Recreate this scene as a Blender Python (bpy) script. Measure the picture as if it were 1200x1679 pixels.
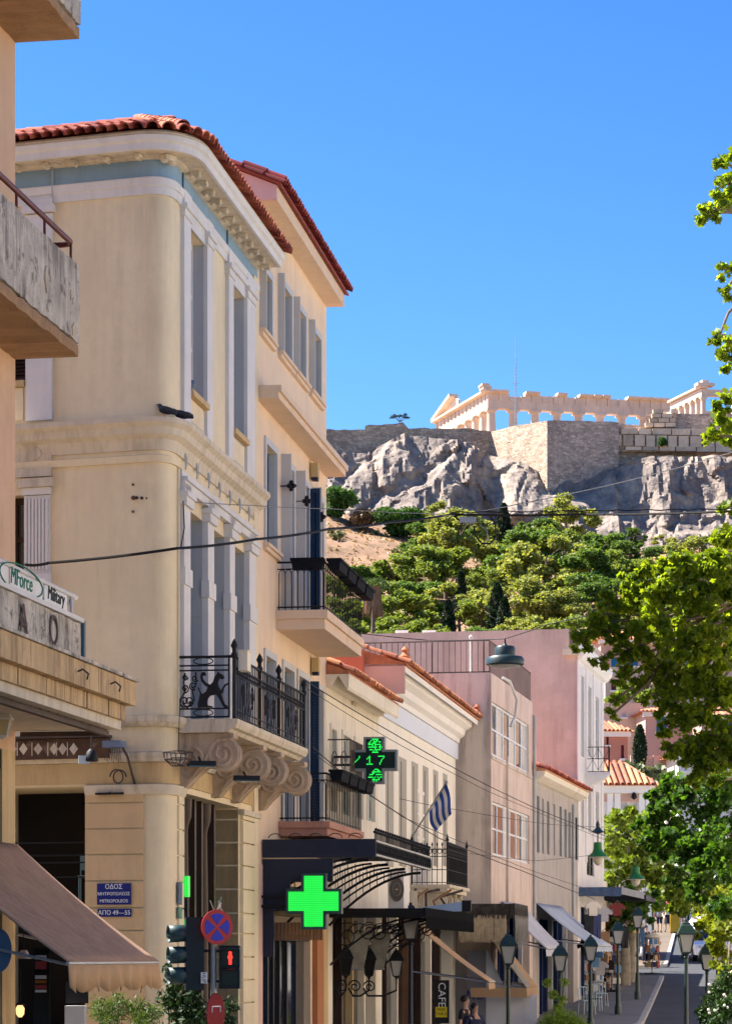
import bpy, bmesh, math, random
import numpy as np
from mathutils import Vector, Matrix, noise
R = math.radians
random.seed(7)
for o in list(bpy.data.objects): bpy.data.objects.remove(o)
scene = bpy.context.scene
COL = scene.collection
# ------------------------------------------------------------------ camera
FOC, CX, HY, CH = 4400.0, 600.0, 1570.0, 2.6        # focal length / principal column / horizon row in photo pixels, eye height
cam_d = bpy.data.cameras.new('Camera'); cam = bpy.data.objects.new('Camera', cam_d); COL.objects.link(cam)
cam.location = (0, 0, CH); cam.rotation_euler = (R(90), 0, 0)
cam_d.sensor_fit = 'HORIZONTAL'; cam_d.sensor_width = 36.0
cam_d.lens = 36.0 * FOC / 1200.0
cam_d.shift_x = 0.0; cam_d.shift_y = (HY - 839.5) / 1200.0
cam_d.clip_start = 0.5; cam_d.clip_end = 6000
scene.camera = cam
# ------------------------------------------------------------------ sky + sun
SUN_TO = Vector((-1.0, 0.34, 1.28)).normalized()       # direction towards the sun
world = bpy.data.worlds.new('World'); scene.world = world; world.use_nodes = True
nt = world.node_tree; nt.nodes.clear()
sky = nt.nodes.new('ShaderNodeTexSky'); sky.sky_type = 'NISHITA'; sky.sun_disc = False
sky.sun_elevation = math.asin(SUN_TO.z); sky.sun_rotation = math.atan2(SUN_TO.x, SUN_TO.y)
sky.altitude = 100; sky.air_density = 1.0; sky.dust_density = 0.6; sky.ozone_density = 5.0
hsv = nt.nodes.new('ShaderNodeHueSaturation'); hsv.inputs['Saturation'].default_value = 1.12; hsv.inputs['Value'].default_value = 0.43; hsv.inputs['Hue'].default_value = 0.502
bg = nt.nodes.new('ShaderNodeBackground'); bg.inputs[1].default_value = 0.08
wo = nt.nodes.new('ShaderNodeOutputWorld')
gm = nt.nodes.new('ShaderNodeGamma'); gm.inputs[1].default_value = 1.4
nt.links.new(sky.outputs[0], gm.inputs[0]); nt.links.new(gm.outputs[0], hsv.inputs['Color']); nt.links.new(hsv.outputs[0], bg.inputs[0]); nt.links.new(bg.outputs[0], wo.inputs[0])
sl = bpy.data.lights.new('Sun', 'SUN'); sl.energy = 5.0; sl.angle = R(0.53); sl.color = (1.0, 0.93, 0.82)
sun = bpy.data.objects.new('Sun', sl); COL.objects.link(sun)
sun.rotation_euler = (-SUN_TO).to_track_quat('-Z', 'Y').to_euler(); sun.location = (-60, 20, 90)
vs = scene.view_settings
vs.view_transform = 'Standard'; vs.look = 'None'; vs.exposure = 1.8; vs.gamma = 1.0; vs.use_curve_mapping = False
scene.render.resolution_x = 731; scene.render.resolution_y = 1024

# ------------------------------------------------------------------ measuring
V = Vector
def kx(px): return (px - CX) / FOC
def at(px, py, Y): return V((kx(px) * Y, Y, (HY - py) * Y / FOC + CH))
class Fr:
    """upright plane: s runs along it, o outwards, z up"""
    def __init__(self, P, u):
        self.P = V((P[0], P[1])); self.u = V(u).normalized(); self.n = V((self.u.y, -self.u.x))
    def xy(self, s, o=0): return self.P + self.u * s + self.n * o
    def pt(self, s, o, z): q = self.xy(s, o); return V((q.x, q.y, z))
    def S(self, px, o=0):
        k = kx(px); P, u, n = self.P, self.u, self.n
        return (k * (P.y + o * n.y) - P.x - o * n.x) / (u.x - k * u.y)
    def Z(self, px, py, o=0): Y = self.xy(self.S(px, o), o).y; return (HY - py) * Y / FOC + CH
    def z_at(self, s, py, o=0): return (HY - py) * self.xy(s, o).y / FOC + CH
def vdir(vx): return V(((vx - CX) / FOC, 1.0))
def nxt(P, vx, px):
    f = Fr(P, vdir(vx)); return f.xy(f.S(px))

# ------------------------------------------------------------------ objects
def thing(name, label, cat, loc=(0, 0, 0), group=None, kind=None):
    o = bpy.data.objects.new(name, None); COL.objects.link(o); o.location = loc; o.empty_display_size = 0.2
    tag(o, label, cat, group, kind); return o
def tag(o, label=None, cat=None, group=None, kind=None):
    if label: o['label'] = label
    if cat: o['category'] = cat
    if group: o['group'] = group
    if kind: o['kind'] = kind
    return o
def wloc(o):
    p = V((0, 0, 0))
    while o is not None: p = p + o.location; o = o.parent
    return p
def link(name, me, parent=None, loc=None):
    o = bpy.data.objects.new(name, me); COL.objects.link(o)
    if parent is not None: o.parent = parent
    if loc is not None: o.location = V(loc) - (wloc(parent) if parent is not None else V((0, 0, 0)))
    return o
class MB:
    def __init__(self): self.v = []; self.f = []
    def add(self, vs, fs):
        b = len(self.v); self.v += [tuple(q) for q in vs]; self.f += [tuple(b + i for i in f) for f in fs]; return self
    def quad(self, *p): return self.add(p, [tuple(range(len(p)))])
    def hexa(self, p):       # 4 bottom, 4 top, counter-clockwise
        return self.add(p, [(3, 2, 1, 0), (4, 5, 6, 7), (0, 1, 5, 4), (1, 2, 6, 5), (2, 3, 7, 6), (3, 0, 4, 7)])
    def fbox(self, fr, s0, s1, o0, o1, z0, z1):
        a = [fr.pt(s0, o1, z0), fr.pt(s1, o1, z0), fr.pt(s1, o0, z0), fr.pt(s0, o0, z0)]
        return self.hexa(a + [V((q.x, q.y, q.z + z1 - z0)) for q in a])
    def box(self, c, sx, sy, sz, rz=0.0):
        co, si = math.cos(rz), math.sin(rz); c = V(c); p = []
        for z in (0, sz):
            for x, y in ((-1, -1), (1, -1), (1, 1), (-1, 1)):
                X, Y = x * sx / 2, y * sy / 2
                p.append((c.x + X * co - Y * si, c.y + X * si + Y * co, c.z + z))
        return self.hexa(p)
    def tube(self, pts, r, n=6, cap=True):
        pts = [V(p) for p in pts]; m = len(pts); rs = r if isinstance(r, (list, tuple)) else [r] * m
        b = len(self.v); prev = None
        for i, p in enumerate(pts):
            d = (pts[min(i + 1, m - 1)] - pts[max(i - 1, 0)])
            d = d.normalized() if d.length > 1e-9 else V((0, 0, 1))
            if prev is None: a = d.orthogonal().normalized()
            else:
                a = prev - d * prev.dot(d)
                a = a.normalized() if a.length > 1e-6 else d.orthogonal().normalized()
            prev = a; c = d.cross(a)
            for j in range(n):
                t = 2 * math.pi * j / n
                self.v.append(tuple(p + (a * math.cos(t) + c * math.sin(t)) * rs[i]))
        for i in range(m - 1):
            for j in range(n):
                self.f.append((b + i * n + j, b + i * n + (j + 1) % n, b + (i + 1) * n + (j + 1) % n, b + (i + 1) * n + j))
        if cap:
            self.f.append(tuple(b + j for j in range(n))[::-1]); self.f.append(tuple(b + (m - 1) * n + j for j in range(n)))
        return self
    def lathe(self, prof, c, n=12, a0=0.0):
        c = V(c); b = len(self.v); m = len(prof)
        for r, z in prof:
            for j in range(n):
                t = a0 + 2 * math.pi * j / n; self.v.append((c.x + r * math.cos(t), c.y + r * math.sin(t), c.z + z))
        for i in range(m - 1):
            for j in range(n):
                self.f.append((b + i * n + j, b + i * n + (j + 1) % n, b + (i + 1) * n + (j + 1) % n, b + (i + 1) * n + j))
        self.f.append(tuple(b + j for j in range(n))[::-1]); self.f.append(tuple(b + (m - 1) * n + j for j in range(n)))
        return self
    def prism(self, pts, off):
        off = V(off); pts = [V(p) for p in pts]; n = len(pts); b = len(self.v)
        self.v += [tuple(p) for p in pts] + [tuple(p + off) for p in pts]
        self.f.append(tuple(b + i for i in range(n))[::-1]); self.f.append(tuple(b + n + i for i in range(n)))
        for i in range(n):
            j = (i + 1) % n; self.f.append((b + i, b + j, b + n + j, b + n + i))
        return self
    def fprism(self, fr, so, z0, z1):           # plan polygon in (s, o), extruded up
        return self.prism([fr.pt(s, o, z0) for s, o in so], (0, 0, z1 - z0))
    def eprism(self, fr, sz, o0, o1):           # elevation polygon in (s, z), extruded outwards
        return self.prism([fr.pt(s, o0, z) for s, z in sz], (fr.n.x * (o1 - o0), fr.n.y * (o1 - o0), 0))
    def xprism(self, fr, oz, s0, s1):           # section polygon in (o, z), extruded along s
        return self.prism([fr.pt(s0, o, z) for o, z in oz], (fr.u.x * (s1 - s0), fr.u.y * (s1 - s0), 0))
    def ball(self, c, r, seg=10, ring=6, sc=(1, 1, 1)):
        c = V(c); pr = [(math.sin(math.pi * i / ring), -math.cos(math.pi * i / ring)) for i in range(ring + 1)]
        b = len(self.v)
        for a, z in pr:
            for j in range(seg):
                t = 2 * math.pi * j / seg
                self.v.append((c.x + r * sc[0] * a * math.cos(t), c.y + r * sc[1] * a * math.sin(t), c.z + r * sc[2] * z))
        for i in range(ring):
            for j in range(seg):
                self.f.append((b + i * seg + j, b + i * seg + (j + 1) % seg, b + (i + 1) * seg + (j + 1) % seg, b + (i + 1) * seg + j))
        return self
    def sweep(self, path, prof, cap=True):
        path = [V((p[0], p[1])) for p in path]; m = len(path); q = len(prof); b = len(self.v)
        for i, p in enumerate(path):
            d0 = (path[i] - path[i - 1]).normalized() if i > 0 else None
            d1 = (path[i + 1] - path[i]).normalized() if i < m - 1 else None
            d0 = d0 or d1; d1 = d1 or d0
            n0 = V((d0.y, -d0.x)); n1 = V((d1.y, -d1.x)); n = (n0 + n1)
            n = n / max(0.3, n.dot(n0)) if n.length > 1e-6 else n0
            for o, z in prof: self.v.append((p.x + n.x * o, p.y + n.y * o, z))
        for i in range(m - 1):
            for j in range(q - 1):
                self.f.append((b + i * q + j, b + (i + 1) * q + j, b + (i + 1) * q + j + 1, b + i * q + j + 1))
        if cap and q > 2:
            self.f.append(tuple(b + j for j in range(q))[::-1]); self.f.append(tuple(b + (m - 1) * q + j for j in range(q)))
        return self
    def wall(self, fr, s0, s1, z0, z1, holes=(), o=0.0):
        """front face with openings (sa, sb, za, zb, depth) and their reveals"""
        ss = sorted({s0, s1, *[h[0] for h in holes], *[h[1] for h in holes]}); ss = [s for s in ss if s0 <= s <= s1]
        zs = sorted({z0, z1, *[h[2] for h in holes], *[h[3] for h in holes]}); zs = [z for z in zs if z0 <= z <= z1]
        for i in range(len(ss) - 1):
            for j in range(len(zs) - 1):
                sm, zm = (ss[i] + ss[i + 1]) / 2, (zs[j] + zs[j + 1]) / 2
                if any(h[0] < sm < h[1] and h[2] < zm < h[3] for h in holes): continue
                self.quad(fr.pt(ss[i], o, zs[j]), fr.pt(ss[i + 1], o, zs[j]), fr.pt(ss[i + 1], o, zs[j + 1]), fr.pt(ss[i], o, zs[j + 1]))
        for a, b, c, d, dep in holes:
            i = o - dep
            self.quad(fr.pt(a, o, c), fr.pt(a, o, d), fr.pt(a, i, d), fr.pt(a, i, c))
            self.quad(fr.pt(b, o, d), fr.pt(b, o, c), fr.pt(b, i, c), fr.pt(b, i, d))
            self.quad(fr.pt(a, o, d), fr.pt(b, o, d), fr.pt(b, i, d), fr.pt(a, i, d))
            self.quad(fr.pt(b, o, c), fr.pt(a, o, c), fr.pt(a, i, c), fr.pt(b, i, c))
        return self
    def mesh(self, name, mat, off=(0, 0, 0), smooth=None):
        me = bpy.data.meshes.new(name)
        me.from_pydata([(x - off[0], y - off[1], z - off[2]) for x, y, z in self.v], [], self.f)
        if mat is not None:
            for m_ in (mat if isinstance(mat, (list, tuple)) else [mat]): me.materials.append(m_)
        if smooth is not None:
            me.shade_smooth(); me.set_sharp_from_angle(angle=R(smooth))
        me.update(); return me
    def build(self, name, mat, parent=None, smooth=None, label=None):
        if parent is None:
            a = np.array(self.v); off = V(((a[:, 0].min() + a[:, 0].max()) / 2, (a[:, 1].min() + a[:, 1].max()) / 2, a[:, 2].min()))
            o = link(name, self.mesh(name, mat, off, smooth)); o.location = off
        else:
            o = link(name, self.mesh(name, mat, wloc(parent), smooth), parent)
        if label: o['label'] = label
        return o
def struct(o): o['kind'] = 'structure'; return o
def place(name, me, parent, pos, mtx3=None, scale=1.0):
    """object that shares mesh data, at a world position"""
    o = link(name, me, parent, pos)
    if mtx3 is not None: o.rotation_euler = mtx3.to_euler()
    if scale != 1.0: o.scale = (scale,) * 3 if not isinstance(scale, tuple) else scale
    return o
def copy_tree(o, parent=None, delta=None, label=None):
    c = o.copy(); COL.objects.link(c); c.parent = parent
    if delta is not None: c.location = o.location + V(delta)
    if label: c['label'] = label
    for ch in o.children: copy_tree(ch, c)
    return c
def arc(c, r, a0, a1, n=10):
    return [(c[0] + r * math.cos(R(a0 + (a1 - a0) * i / n)), c[1] + r * math.sin(R(a0 + (a1 - a0) * i / n))) for i in range(n + 1)]
def spiral(c, r0, r1, a0, turns, n=28):
    return [(c[0] + (r0 + (r1 - r0) * i / n) * math.cos(a0 + turns * 2 * math.pi * i / n),
             c[1] + (r0 + (r1 - r0) * i / n) * math.sin(a0 + turns * 2 * math.pi * i / n)) for i in range(n + 1)]

# ------------------------------------------------------------------ materials
MATS = {}
def mat(name, base, rough=0.85, var=0.12, scale=1.2, streak=0.0, scol=(0.12, 0.09, 0.07), sscale=5.0, bump=0.15, bscale=60.0,
        metal=0.0, spec=0.3, objvar=0.0, alpha=None, spots=0.0, trans=0.0, coat=0.0, shue=0.0):
    if name in MATS: return MATS[name]
    m = bpy.data.materials.new(name); m.use_nodes = True; n = m.node_tree.nodes; l = m.node_tree.links
    bs = n['Principled BSDF']; bs.inputs['Roughness'].default_value = rough; bs.inputs['Metallic'].default_value = metal
    bs.inputs['Specular IOR Level'].default_value = spec
    if coat: bs.inputs['Coat Weight'].default_value = coat
    geo = n.new('ShaderNodeNewGeometry')
    def noi(sc, det=5.0, vec=None, ro=0.6):
        x = n.new('ShaderNodeTexNoise'); x.inputs['Scale'].default_value = sc; x.inputs['Detail'].default_value = det; x.inputs['Roughness'].default_value = ro
        l.new(vec or geo.outputs['Position'], x.inputs['Vector']); return x.outputs['Fac']
    def mapr(fac, a, b, c, d):
        x = n.new('ShaderNodeMapRange'); x.inputs[1].default_value = a; x.inputs[2].default_value = b; x.inputs[3].default_value = c; x.inputs[4].default_value = d
        l.new(fac, x.inputs[0]); return x.outputs[0]
    def mix(fac, a, b, mode='MIX'):
        x = n.new('ShaderNodeMix'); x.data_type = 'RGBA'; x.blend_type = mode
        if isinstance(fac, float): x.inputs[0].default_value = fac
        else: l.new(fac, x.inputs[0])
        for s, q in ((6, a), (7, b)):
            if isinstance(q, tuple): x.inputs[s].default_value = (*q, 1)
            else: l.new(q, x.inputs[s])
        return x.outputs[2]
    c = tuple(base)
    col = mix(mapr(noi(scale), 0.3, 0.7, 0, 1), tuple(q * (1 - var) for q in c), tuple(min(1, q * (1 + var)) for q in c))
    if var > 0: col = mix(mapr(noi(scale * 9, 3), 0.35, 0.75, 0, 0.5), col, tuple(q * (1 - var * 0.9) for q in c))
    if streak > 0:
        mp = n.new('ShaderNodeMapping'); mp.inputs['Scale'].default_value = (1, 1, 0.1); l.new(geo.outputs['Position'], mp.inputs['Vector'])
        a = mapr(noi(sscale, 6, mp.outputs[0], 0.7), 0.46, 0.64, 0, streak)
        b = mapr(noi(0.55, 3), 0.35, 0.65, 0.15, 1)
        mm = n.new('ShaderNodeMath'); mm.operation = 'MULTIPLY'; l.new(a, mm.inputs[0]); l.new(b, mm.inputs[1])
        col = mix(mm.outputs[0], col, tuple(scol))
    if spots > 0:
        col = mix(mapr(noi(sscale * 0.6, 8, None, 0.75), 0.54, 0.62, 0, spots), col, tuple(scol))
    if objvar > 0:
        oi = n.new('ShaderNodeObjectInfo'); h = n.new('ShaderNodeHueSaturation'); l.new(mapr(oi.outputs['Random'], 0, 1, 1 - objvar, 1 + objvar), h.inputs['Value'])
        if shue: l.new(mapr(oi.outputs['Random'], 0, 1, 0.5 - shue, 0.5 + shue), h.inputs['Hue'])
        l.new(col, h.inputs['Color']); col = h.outputs[0]
    l.new(col, bs.inputs['Base Color'])
    if bump > 0:
        bp = n.new('ShaderNodeBump'); bp.inputs['Strength'].default_value = bump; bp.inputs['Distance'].default_value = 0.02
        l.new(noi(bscale, 6), bp.inputs['Height']); l.new(bp.outputs[0], bs.inputs['Normal'])
    if alpha is not None: bs.inputs['Alpha'].default_value = alpha
    if trans: bs.inputs['Transmission Weight'].default_value = trans
    MATS[name] = m; return m
def emit(name, col, st):
    if name in MATS: return MATS[name]
    m = bpy.data.materials.new(name); m.use_nodes = True; bs = m.node_tree.nodes['Principled BSDF']
    bs.inputs['Base Color'].default_value = (col[0] * .3, col[1] * .3, col[2] * .3, 1); bs.inputs['Emission Color'].default_value = (*col, 1); bs.inputs['Emission Strength'].default_value = st
    MATS[name] = m; return m
def leafmat(name, col, col2, trans=0.45, rough=0.5, tcol=None):
    if name in MATS: return MATS[name]
    m = bpy.data.materials.new(name); m.use_nodes = True; n = m.node_tree.nodes; l = m.node_tree.links; n.clear()
    geo = n.new('ShaderNodeNewGeometry'); rp = n.new('ShaderNodeValToRGB')
    rp.color_ramp.elements[0].color = (*col, 1); rp.color_ramp.elements[1].color = (*col2, 1)
    no = n.new('ShaderNodeTexNoise'); no.inputs['Scale'].default_value = 0.6; l.new(geo.outputs['Position'], no.inputs['Vector'])
    ad = n.new('ShaderNodeMath'); ad.operation = 'MULTIPLY_ADD'; ad.inputs[1].default_value = 0.55; l.new(geo.outputs['Random Per Island'], ad.inputs[0])
    m2 = n.new('ShaderNodeMath'); m2.operation = 'MULTIPLY'; m2.inputs[1].default_value = 0.45; l.new(no.outputs['Fac'], m2.inputs[0]); l.new(m2.outputs[0], ad.inputs[2])
    l.new(ad.outputs[0], rp.inputs[0])
    d = n.new('ShaderNodeBsdfPrincipled'); d.inputs['Roughness'].default_value = rough; d.inputs['Specular IOR Level'].default_value = 0.3
    t = n.new('ShaderNodeBsdfTranslucent'); mx = n.new('ShaderNodeMixShader'); mx.inputs[0].default_value = trans
    tm = n.new('ShaderNodeMix'); tm.data_type = 'RGBA'; tm.blend_type = 'MULTIPLY'; tm.inputs[0].default_value = 1.0
    tm.inputs[7].default_value = (*(tcol or (1.5, 1.4, 0.6)), 1); l.new(rp.outputs[0], tm.inputs[6])
    l.new(rp.outputs[0], d.inputs['Base Color']); l.new(tm.outputs[2], t.inputs['Color'])
    l.new(d.outputs[0], mx.inputs[1]); l.new(t.outputs[0], mx.inputs[2])
    o = n.new('ShaderNodeOutputMaterial'); l.new(mx.outputs[0], o.inputs[0]); MATS[name] = m; return m

CREAM = mat('cream_plaster', (0.74, 0.62, 0.42), var=0.10, scale=.7, streak=0.24, scol=(0.33, 0.26, 0.17), sscale=3.2, bscale=35)
WHITE = mat('white_trim', (0.66, 0.64, 0.63), var=0.06, streak=0.25, scol=(0.33, 0.30, 0.26), sscale=4)
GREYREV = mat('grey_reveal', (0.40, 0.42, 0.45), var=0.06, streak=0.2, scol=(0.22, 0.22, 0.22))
OFFWHITE = mat('offwhite_stone', (0.62, 0.54, 0.42), var=0.1, streak=0.55, scol=(0.22, 0.17, 0.12), sscale=6, bump=.3)
OCHRE = mat('ochre_plaster', (0.56, 0.40, 0.20), var=0.1, streak=0.5, scol=(0.2, 0.13, 0.07))
BLUEFR = mat('blue_frieze', (0.22, 0.34, 0.46), var=0.12, streak=0.2, scol=(0.14, 0.18, 0.2))
PEACH = mat('peach_plaster', (0.76, 0.58, 0.41), var=0.07, streak=0.25, scol=(0.35, 0.25, 0.18), sscale=3)
PEACHT = mat('peach_slab', (0.72, 0.54, 0.39), var=0.06, streak=0.25, scol=(0.35, 0.25, 0.18))
PINKG = mat('pink_gable', (0.66, 0.44, 0.38), var=0.05)
PINKBASE = mat('pink_base', (0.50, 0.25, 0.18), var=0.1, streak=.3)
PALE = mat('pale_plaster', (0.80, 0.72, 0.58), var=0.06, streak=0.4, scol=(0.35, 0.28, 0.2), sscale=5)
IVORY = mat('ivory_plaster', (0.85, 0.79, 0.67), var=0.05, streak=.2, scol=(.5, .42, .32), sscale=4)
IVSTR = mat('stripe_grey', (0.40, 0.37, 0.31), var=0.05)
WHITEC = mat('white_cornice', (0.80, 0.77, 0.73), var=0.03, streak=0.1, scol=(0.4, 0.36, 0.32))
PALEBL = mat('pale_blue_band', (0.66, 0.70, 0.78), var=0.03)
CONC = mat('stained_concrete', (0.60, 0.51, 0.44), var=0.08, streak=0.75, scol=(0.14, 0.11, 0.10), sscale=2.0, bump=.2)
CONCN = mat('weathered_concrete', (0.52, 0.46, 0.38), var=0.35, scale=2.5, streak=0.95, scol=(0.07, 0.055, 0.045), sscale=7, bump=.8, bscale=14, spots=.75)
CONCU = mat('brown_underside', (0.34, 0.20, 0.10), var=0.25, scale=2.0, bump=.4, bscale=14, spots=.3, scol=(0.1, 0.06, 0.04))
SALMON = mat('salmon_wall', (0.62, 0.42, 0.33), var=0.06, streak=0.2, scol=(0.4, 0.28, 0.24))
PINKW = mat('pink_wall', (0.57, 0.42, 0.36), var=0.14, streak=0.6, scol=(0.33, 0.22, 0.2), sscale=1.6)
GREYB = mat('grey_plaster', (0.44, 0.39, 0.35), var=0.1, streak=0.5, scol=(0.16, 0.13, 0.12))
TILE = mat('dark_red_tile', (0.34, 0.085, 0.055), rough=0.85, var=0.35, scale=5, objvar=0.45, bump=.5, spots=.35, scol=(.35, .24, .18), shue=.012)
TILEO = mat('orange_tile', (0.48, 0.19, 0.10), rough=0.88, var=0.3, scale=5, objvar=0.4, bump=.5, spots=.3, scol=(.3, .2, .14), shue=.012)
IRON = mat('black_iron', (0.010, 0.011, 0.015), rough=0.6, var=0.2, bump=.1, spec=.25)
IRONG = mat('rusty_iron', (0.07, 0.05, 0.045), rough=0.7, var=0.4, spots=.4, scol=(.16, .07, .04))
NAVY = mat('navy_paint', (0.004, 0.009, 0.030), rough=0.6, var=0.15, spec=.5)
BLUESH = mat('blue_shutter', (0.010, 0.035, 0.085), rough=0.5, var=0.1)
TEAL = mat('teal_shutter', (0.05, 0.11, 0.15), rough=0.55, var=0.1)
GREYSH = mat('grey_shutter', (0.50, 0.50, 0.50), rough=0.6, var=0.06)
GLASS = mat('dark_glass', (0.02, 0.022, 0.026), rough=0.06, var=0.0, bump=0, spec=.6)
GLASSB = mat('brown_glass', (0.20, 0.12, 0.09), rough=0.25, var=0.15, bump=0)
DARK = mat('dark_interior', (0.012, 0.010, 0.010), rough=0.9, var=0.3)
DWOOD = mat('dark_wood', (0.045, 0.022, 0.014), rough=0.5, var=0.25)
WOOD = mat('wood', (0.26, 0.13, 0.06), rough=0.6, var=0.25)
RUSTR = mat('oxblood_pipe', (0.13, 0.025, 0.02), rough=0.5, var=0.2)
PIPEW = mat('white_pipe', (0.62, 0.60, 0.56), rough=0.6, var=0.1)
PLBOX = mat('planter_plastic', (0.010, 0.012, 0.018), rough=0.85, var=0.1, spec=.08)
BLACKM = mat('black_matt', (0.008, 0.008, 0.009), rough=0.95, var=0.2, spec=.03)
LAMPG = mat('lamp_green', (0.012, 0.035, 0.03), rough=0.4, var=0.2, spec=.5)
RUBBER = mat('rubber_wire', (0.010, 0.009, 0.009), rough=0.6, var=0.1)
GALV = mat('galvanised', (0.35, 0.36, 0.37), rough=0.45, var=0.15, metal=.5)
CLEAR = mat('frosted_pane', (0.50, 0.50, 0.47), rough=0.25, var=0.05, bump=0)
scene.cycles.use_denoising = True
scene.cycles.max_bounces = 6
# ================================================================== ground, street, hill
def interp(x, tab):
    if x <= tab[0][0]: return tab[0][1]
    for (a, b), (c, d) in zip(tab, tab[1:]):
        if x <= c: return b + (d - b) * (x - a) / (c - a)
    return tab[-1][1]
GZ = [(-80, 0), (66, 0), (95, 1.1), (118, 2.06), (154, 4.0), (190, 5.6), (260, 6.0), (6000, 6.0)]
def gz(Y): return interp(Y, GZ)
CURB = [(0, -6.3), (40, 0.0), (66, 4.2), (82, 8.3), (113, 12.4), (154, 17.6), (190, 22.0)]
RCURB = [(0, -2.3), (40, 4.0), (62, 7.3), (75, 9.6), (82, 11.2), (113, 16.6), (154, 22.0), (190, 26.5)]
GROUND = mat('ground_earth', (0.22, 0.17, 0.12), var=0.3, scale=.2)
PAVE = mat('paving_slabs', (0.19, 0.185, 0.18), var=0.15, scale=.8, spots=.3, scol=(.14, .13, .12))
PAVEF = mat('sandy_pavement', (0.15, 0.115, 0.085), var=0.2, scale=.8)
ASPH = mat('asphalt', (0.055, 0.058, 0.066), var=0.25, scale=.7, bump=.3, bscale=90)
KERB = mat('kerb_stone', (0.42, 0.40, 0.37), var=0.15)
ys = sorted(set([-80, -20] + list(range(0, 200, 4)) + [66, 95, 118, 154, 190, 220, 260, 400, 1000, 3000, 6000]))
xs = [-3000, -800, -200, -60, -30, -10, 0, 10, 20, 30, 60, 200, 800, 3000]
g = MB()
for y in ys:
    for x in xs: g.v.append((x, y, gz(y) - 0.16))
nx = len(xs)
for j in range(len(ys) - 1):
    for i in range(nx - 1): g.f.append((j * nx + i, j * nx + i + 1, (j + 1) * nx + i + 1, (j + 1) * nx + i))
struct(g.build('ground', GROUND))
def strip(name, xa, xb, y0, y1, dz, m, step=2.0):
    b = MB(); n = max(2, int((y1 - y0) / step) + 1); yy = [y0 + (y1 - y0) * i / (n - 1) for i in range(n)]
    for y in yy: b.v += [(xa(y), y, gz(y) + dz), (xb(y), y, gz(y) + dz)]
    for i in range(n - 1): b.f.append((2 * i, 2 * i + 1, 2 * i + 3, 2 * i + 2))
    return struct(b.build(name, m))
strip('road', lambda y: interp(y, CURB) - 1.5, lambda y: interp(y, RCURB) + .5, -20, 190, -0.13, ASPH)
b = MB()
b.quad((-60, 112.4, gz(112.4) - .126), (interp(113, CURB), 112.4, gz(112.4) - .126), (interp(119, CURB), 119.6, gz(119.6) - .126), (-60, 119.6, gz(119.6) - .126))
struct(b.build('side_street', ASPH))
def pavement(name, xa, xb, y0, y1, side, rnd=0.0):
    """raised pavement with separate kerb stones along its road edge"""
    o = strip(name, xa, xb, y0, y1, 0.0, PAVEF if y0 > 100 else PAVE)
    n = int((y1 - y0) / 1.25); 
    for i in range(n):
        a = y0 + (y1 - y0) * i / n; c = y0 + (y1 - y0) * (i + 1) / n - 0.015
        e = xb if side > 0 else xa
        p, q = V((e(a), a, gz(a))), V((e(c), c, gz(c))); w = 0.16 * side
        mb = MB(); mb.hexa([(p.x + w, p.y, p.z - .16), (q.x + w, q.y, q.z - .16), (q.x, q.y, q.z - .16), (p.x, p.y, p.z - .16),
                            (p.x + w, p.y, p.z + .006), (q.x + w, q.y, q.z + .006), (q.x, q.y, q.z + .006), (p.x, p.y, p.z + .006)])
        mb.build('kerb_stone', KERB, o)
    b = MB()                                        # end riser
    for y in (y0, y1): b.quad((xa(y), y, gz(y) - .16), (xb(y), y, gz(y) - .16), (xb(y), y, gz(y) + .003), (xa(y), y, gz(y) + .003))
    b.build('end_kerb', KERB, o)
    return o
def round_end(y0, r):                                # kerb line that curves back at the corner of the block
    return lambda y: interp(y, CURB) - (r - math.sqrt(max(0, r * r - (r - min(r, y - y0)) ** 2)) if y - y0 < r else 0)
pavement('left_pavement', lambda y: interp(y, CURB) - (6 if y < 90 else 9), lambda y: interp(y, CURB), 60, 112.4, 1)
pavement('far_left_pavement', lambda y: interp(y, CURB) - 9, round_end(119.6, 3.0), 119.6, 185, 1)
pavement('right_pavement', lambda y: interp(y, RCURB), lambda y: interp(y, RCURB) + 9, 50, 185, -1)

# ------------------------------------------------------------------ hillside and rock
HP = [(180, 4.0), (200, 8), (225, 16), (300, 36), (350, 49.5), (380, 57.5), (396, 62), (412, 64), (440, 66)]
def hz(X, Y):
    z = interp(Y, HP)
    left = max(0.0, min(1.0, (18 - X) / 26.0)); z += left * 6.5 * max(0, min(1, (Y - 330) / 50.0))
    z += 1.6 * noise.noise(V((X * .05, Y * .05, 3.1))) + .6 * noise.noise(V((X * .2, Y * .2, 1.7)))
    z -= max(0.0, abs(X - 15) - 70) * 0.18
    return max(z, 2.0)
def grid_obj(name, x0, x1, y0, y1, n, m, fn, mt, sm=60):
    b = MB()
    for j in range(m + 1):
        for i in range(n + 1):
            x = x0 + (x1 - x0) * i / n; y = y0 + (y1 - y0) * j / m; b.v.append(fn(x, y))
    for j in range(m):
        for i in range(n): b.f.append((j * (n + 1) + i, j * (n + 1) + i + 1, (j + 1) * (n + 1) + i + 1, (j + 1) * (n + 1) + i))
    return struct(b.build(name, mt, smooth=sm))
HILLM = mat('dry_hillside', (0.30, 0.18, 0.11), var=0.4, scale=.25, spots=.7, scol=(0.13, 0.10, 0.05), sscale=.9, bump=.6, bscale=1.2)
grid_obj('hillside', -170, 200, 180, 445, 150, 110, lambda x, y: (x, y, hz(x, y)), HILLM)
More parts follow.
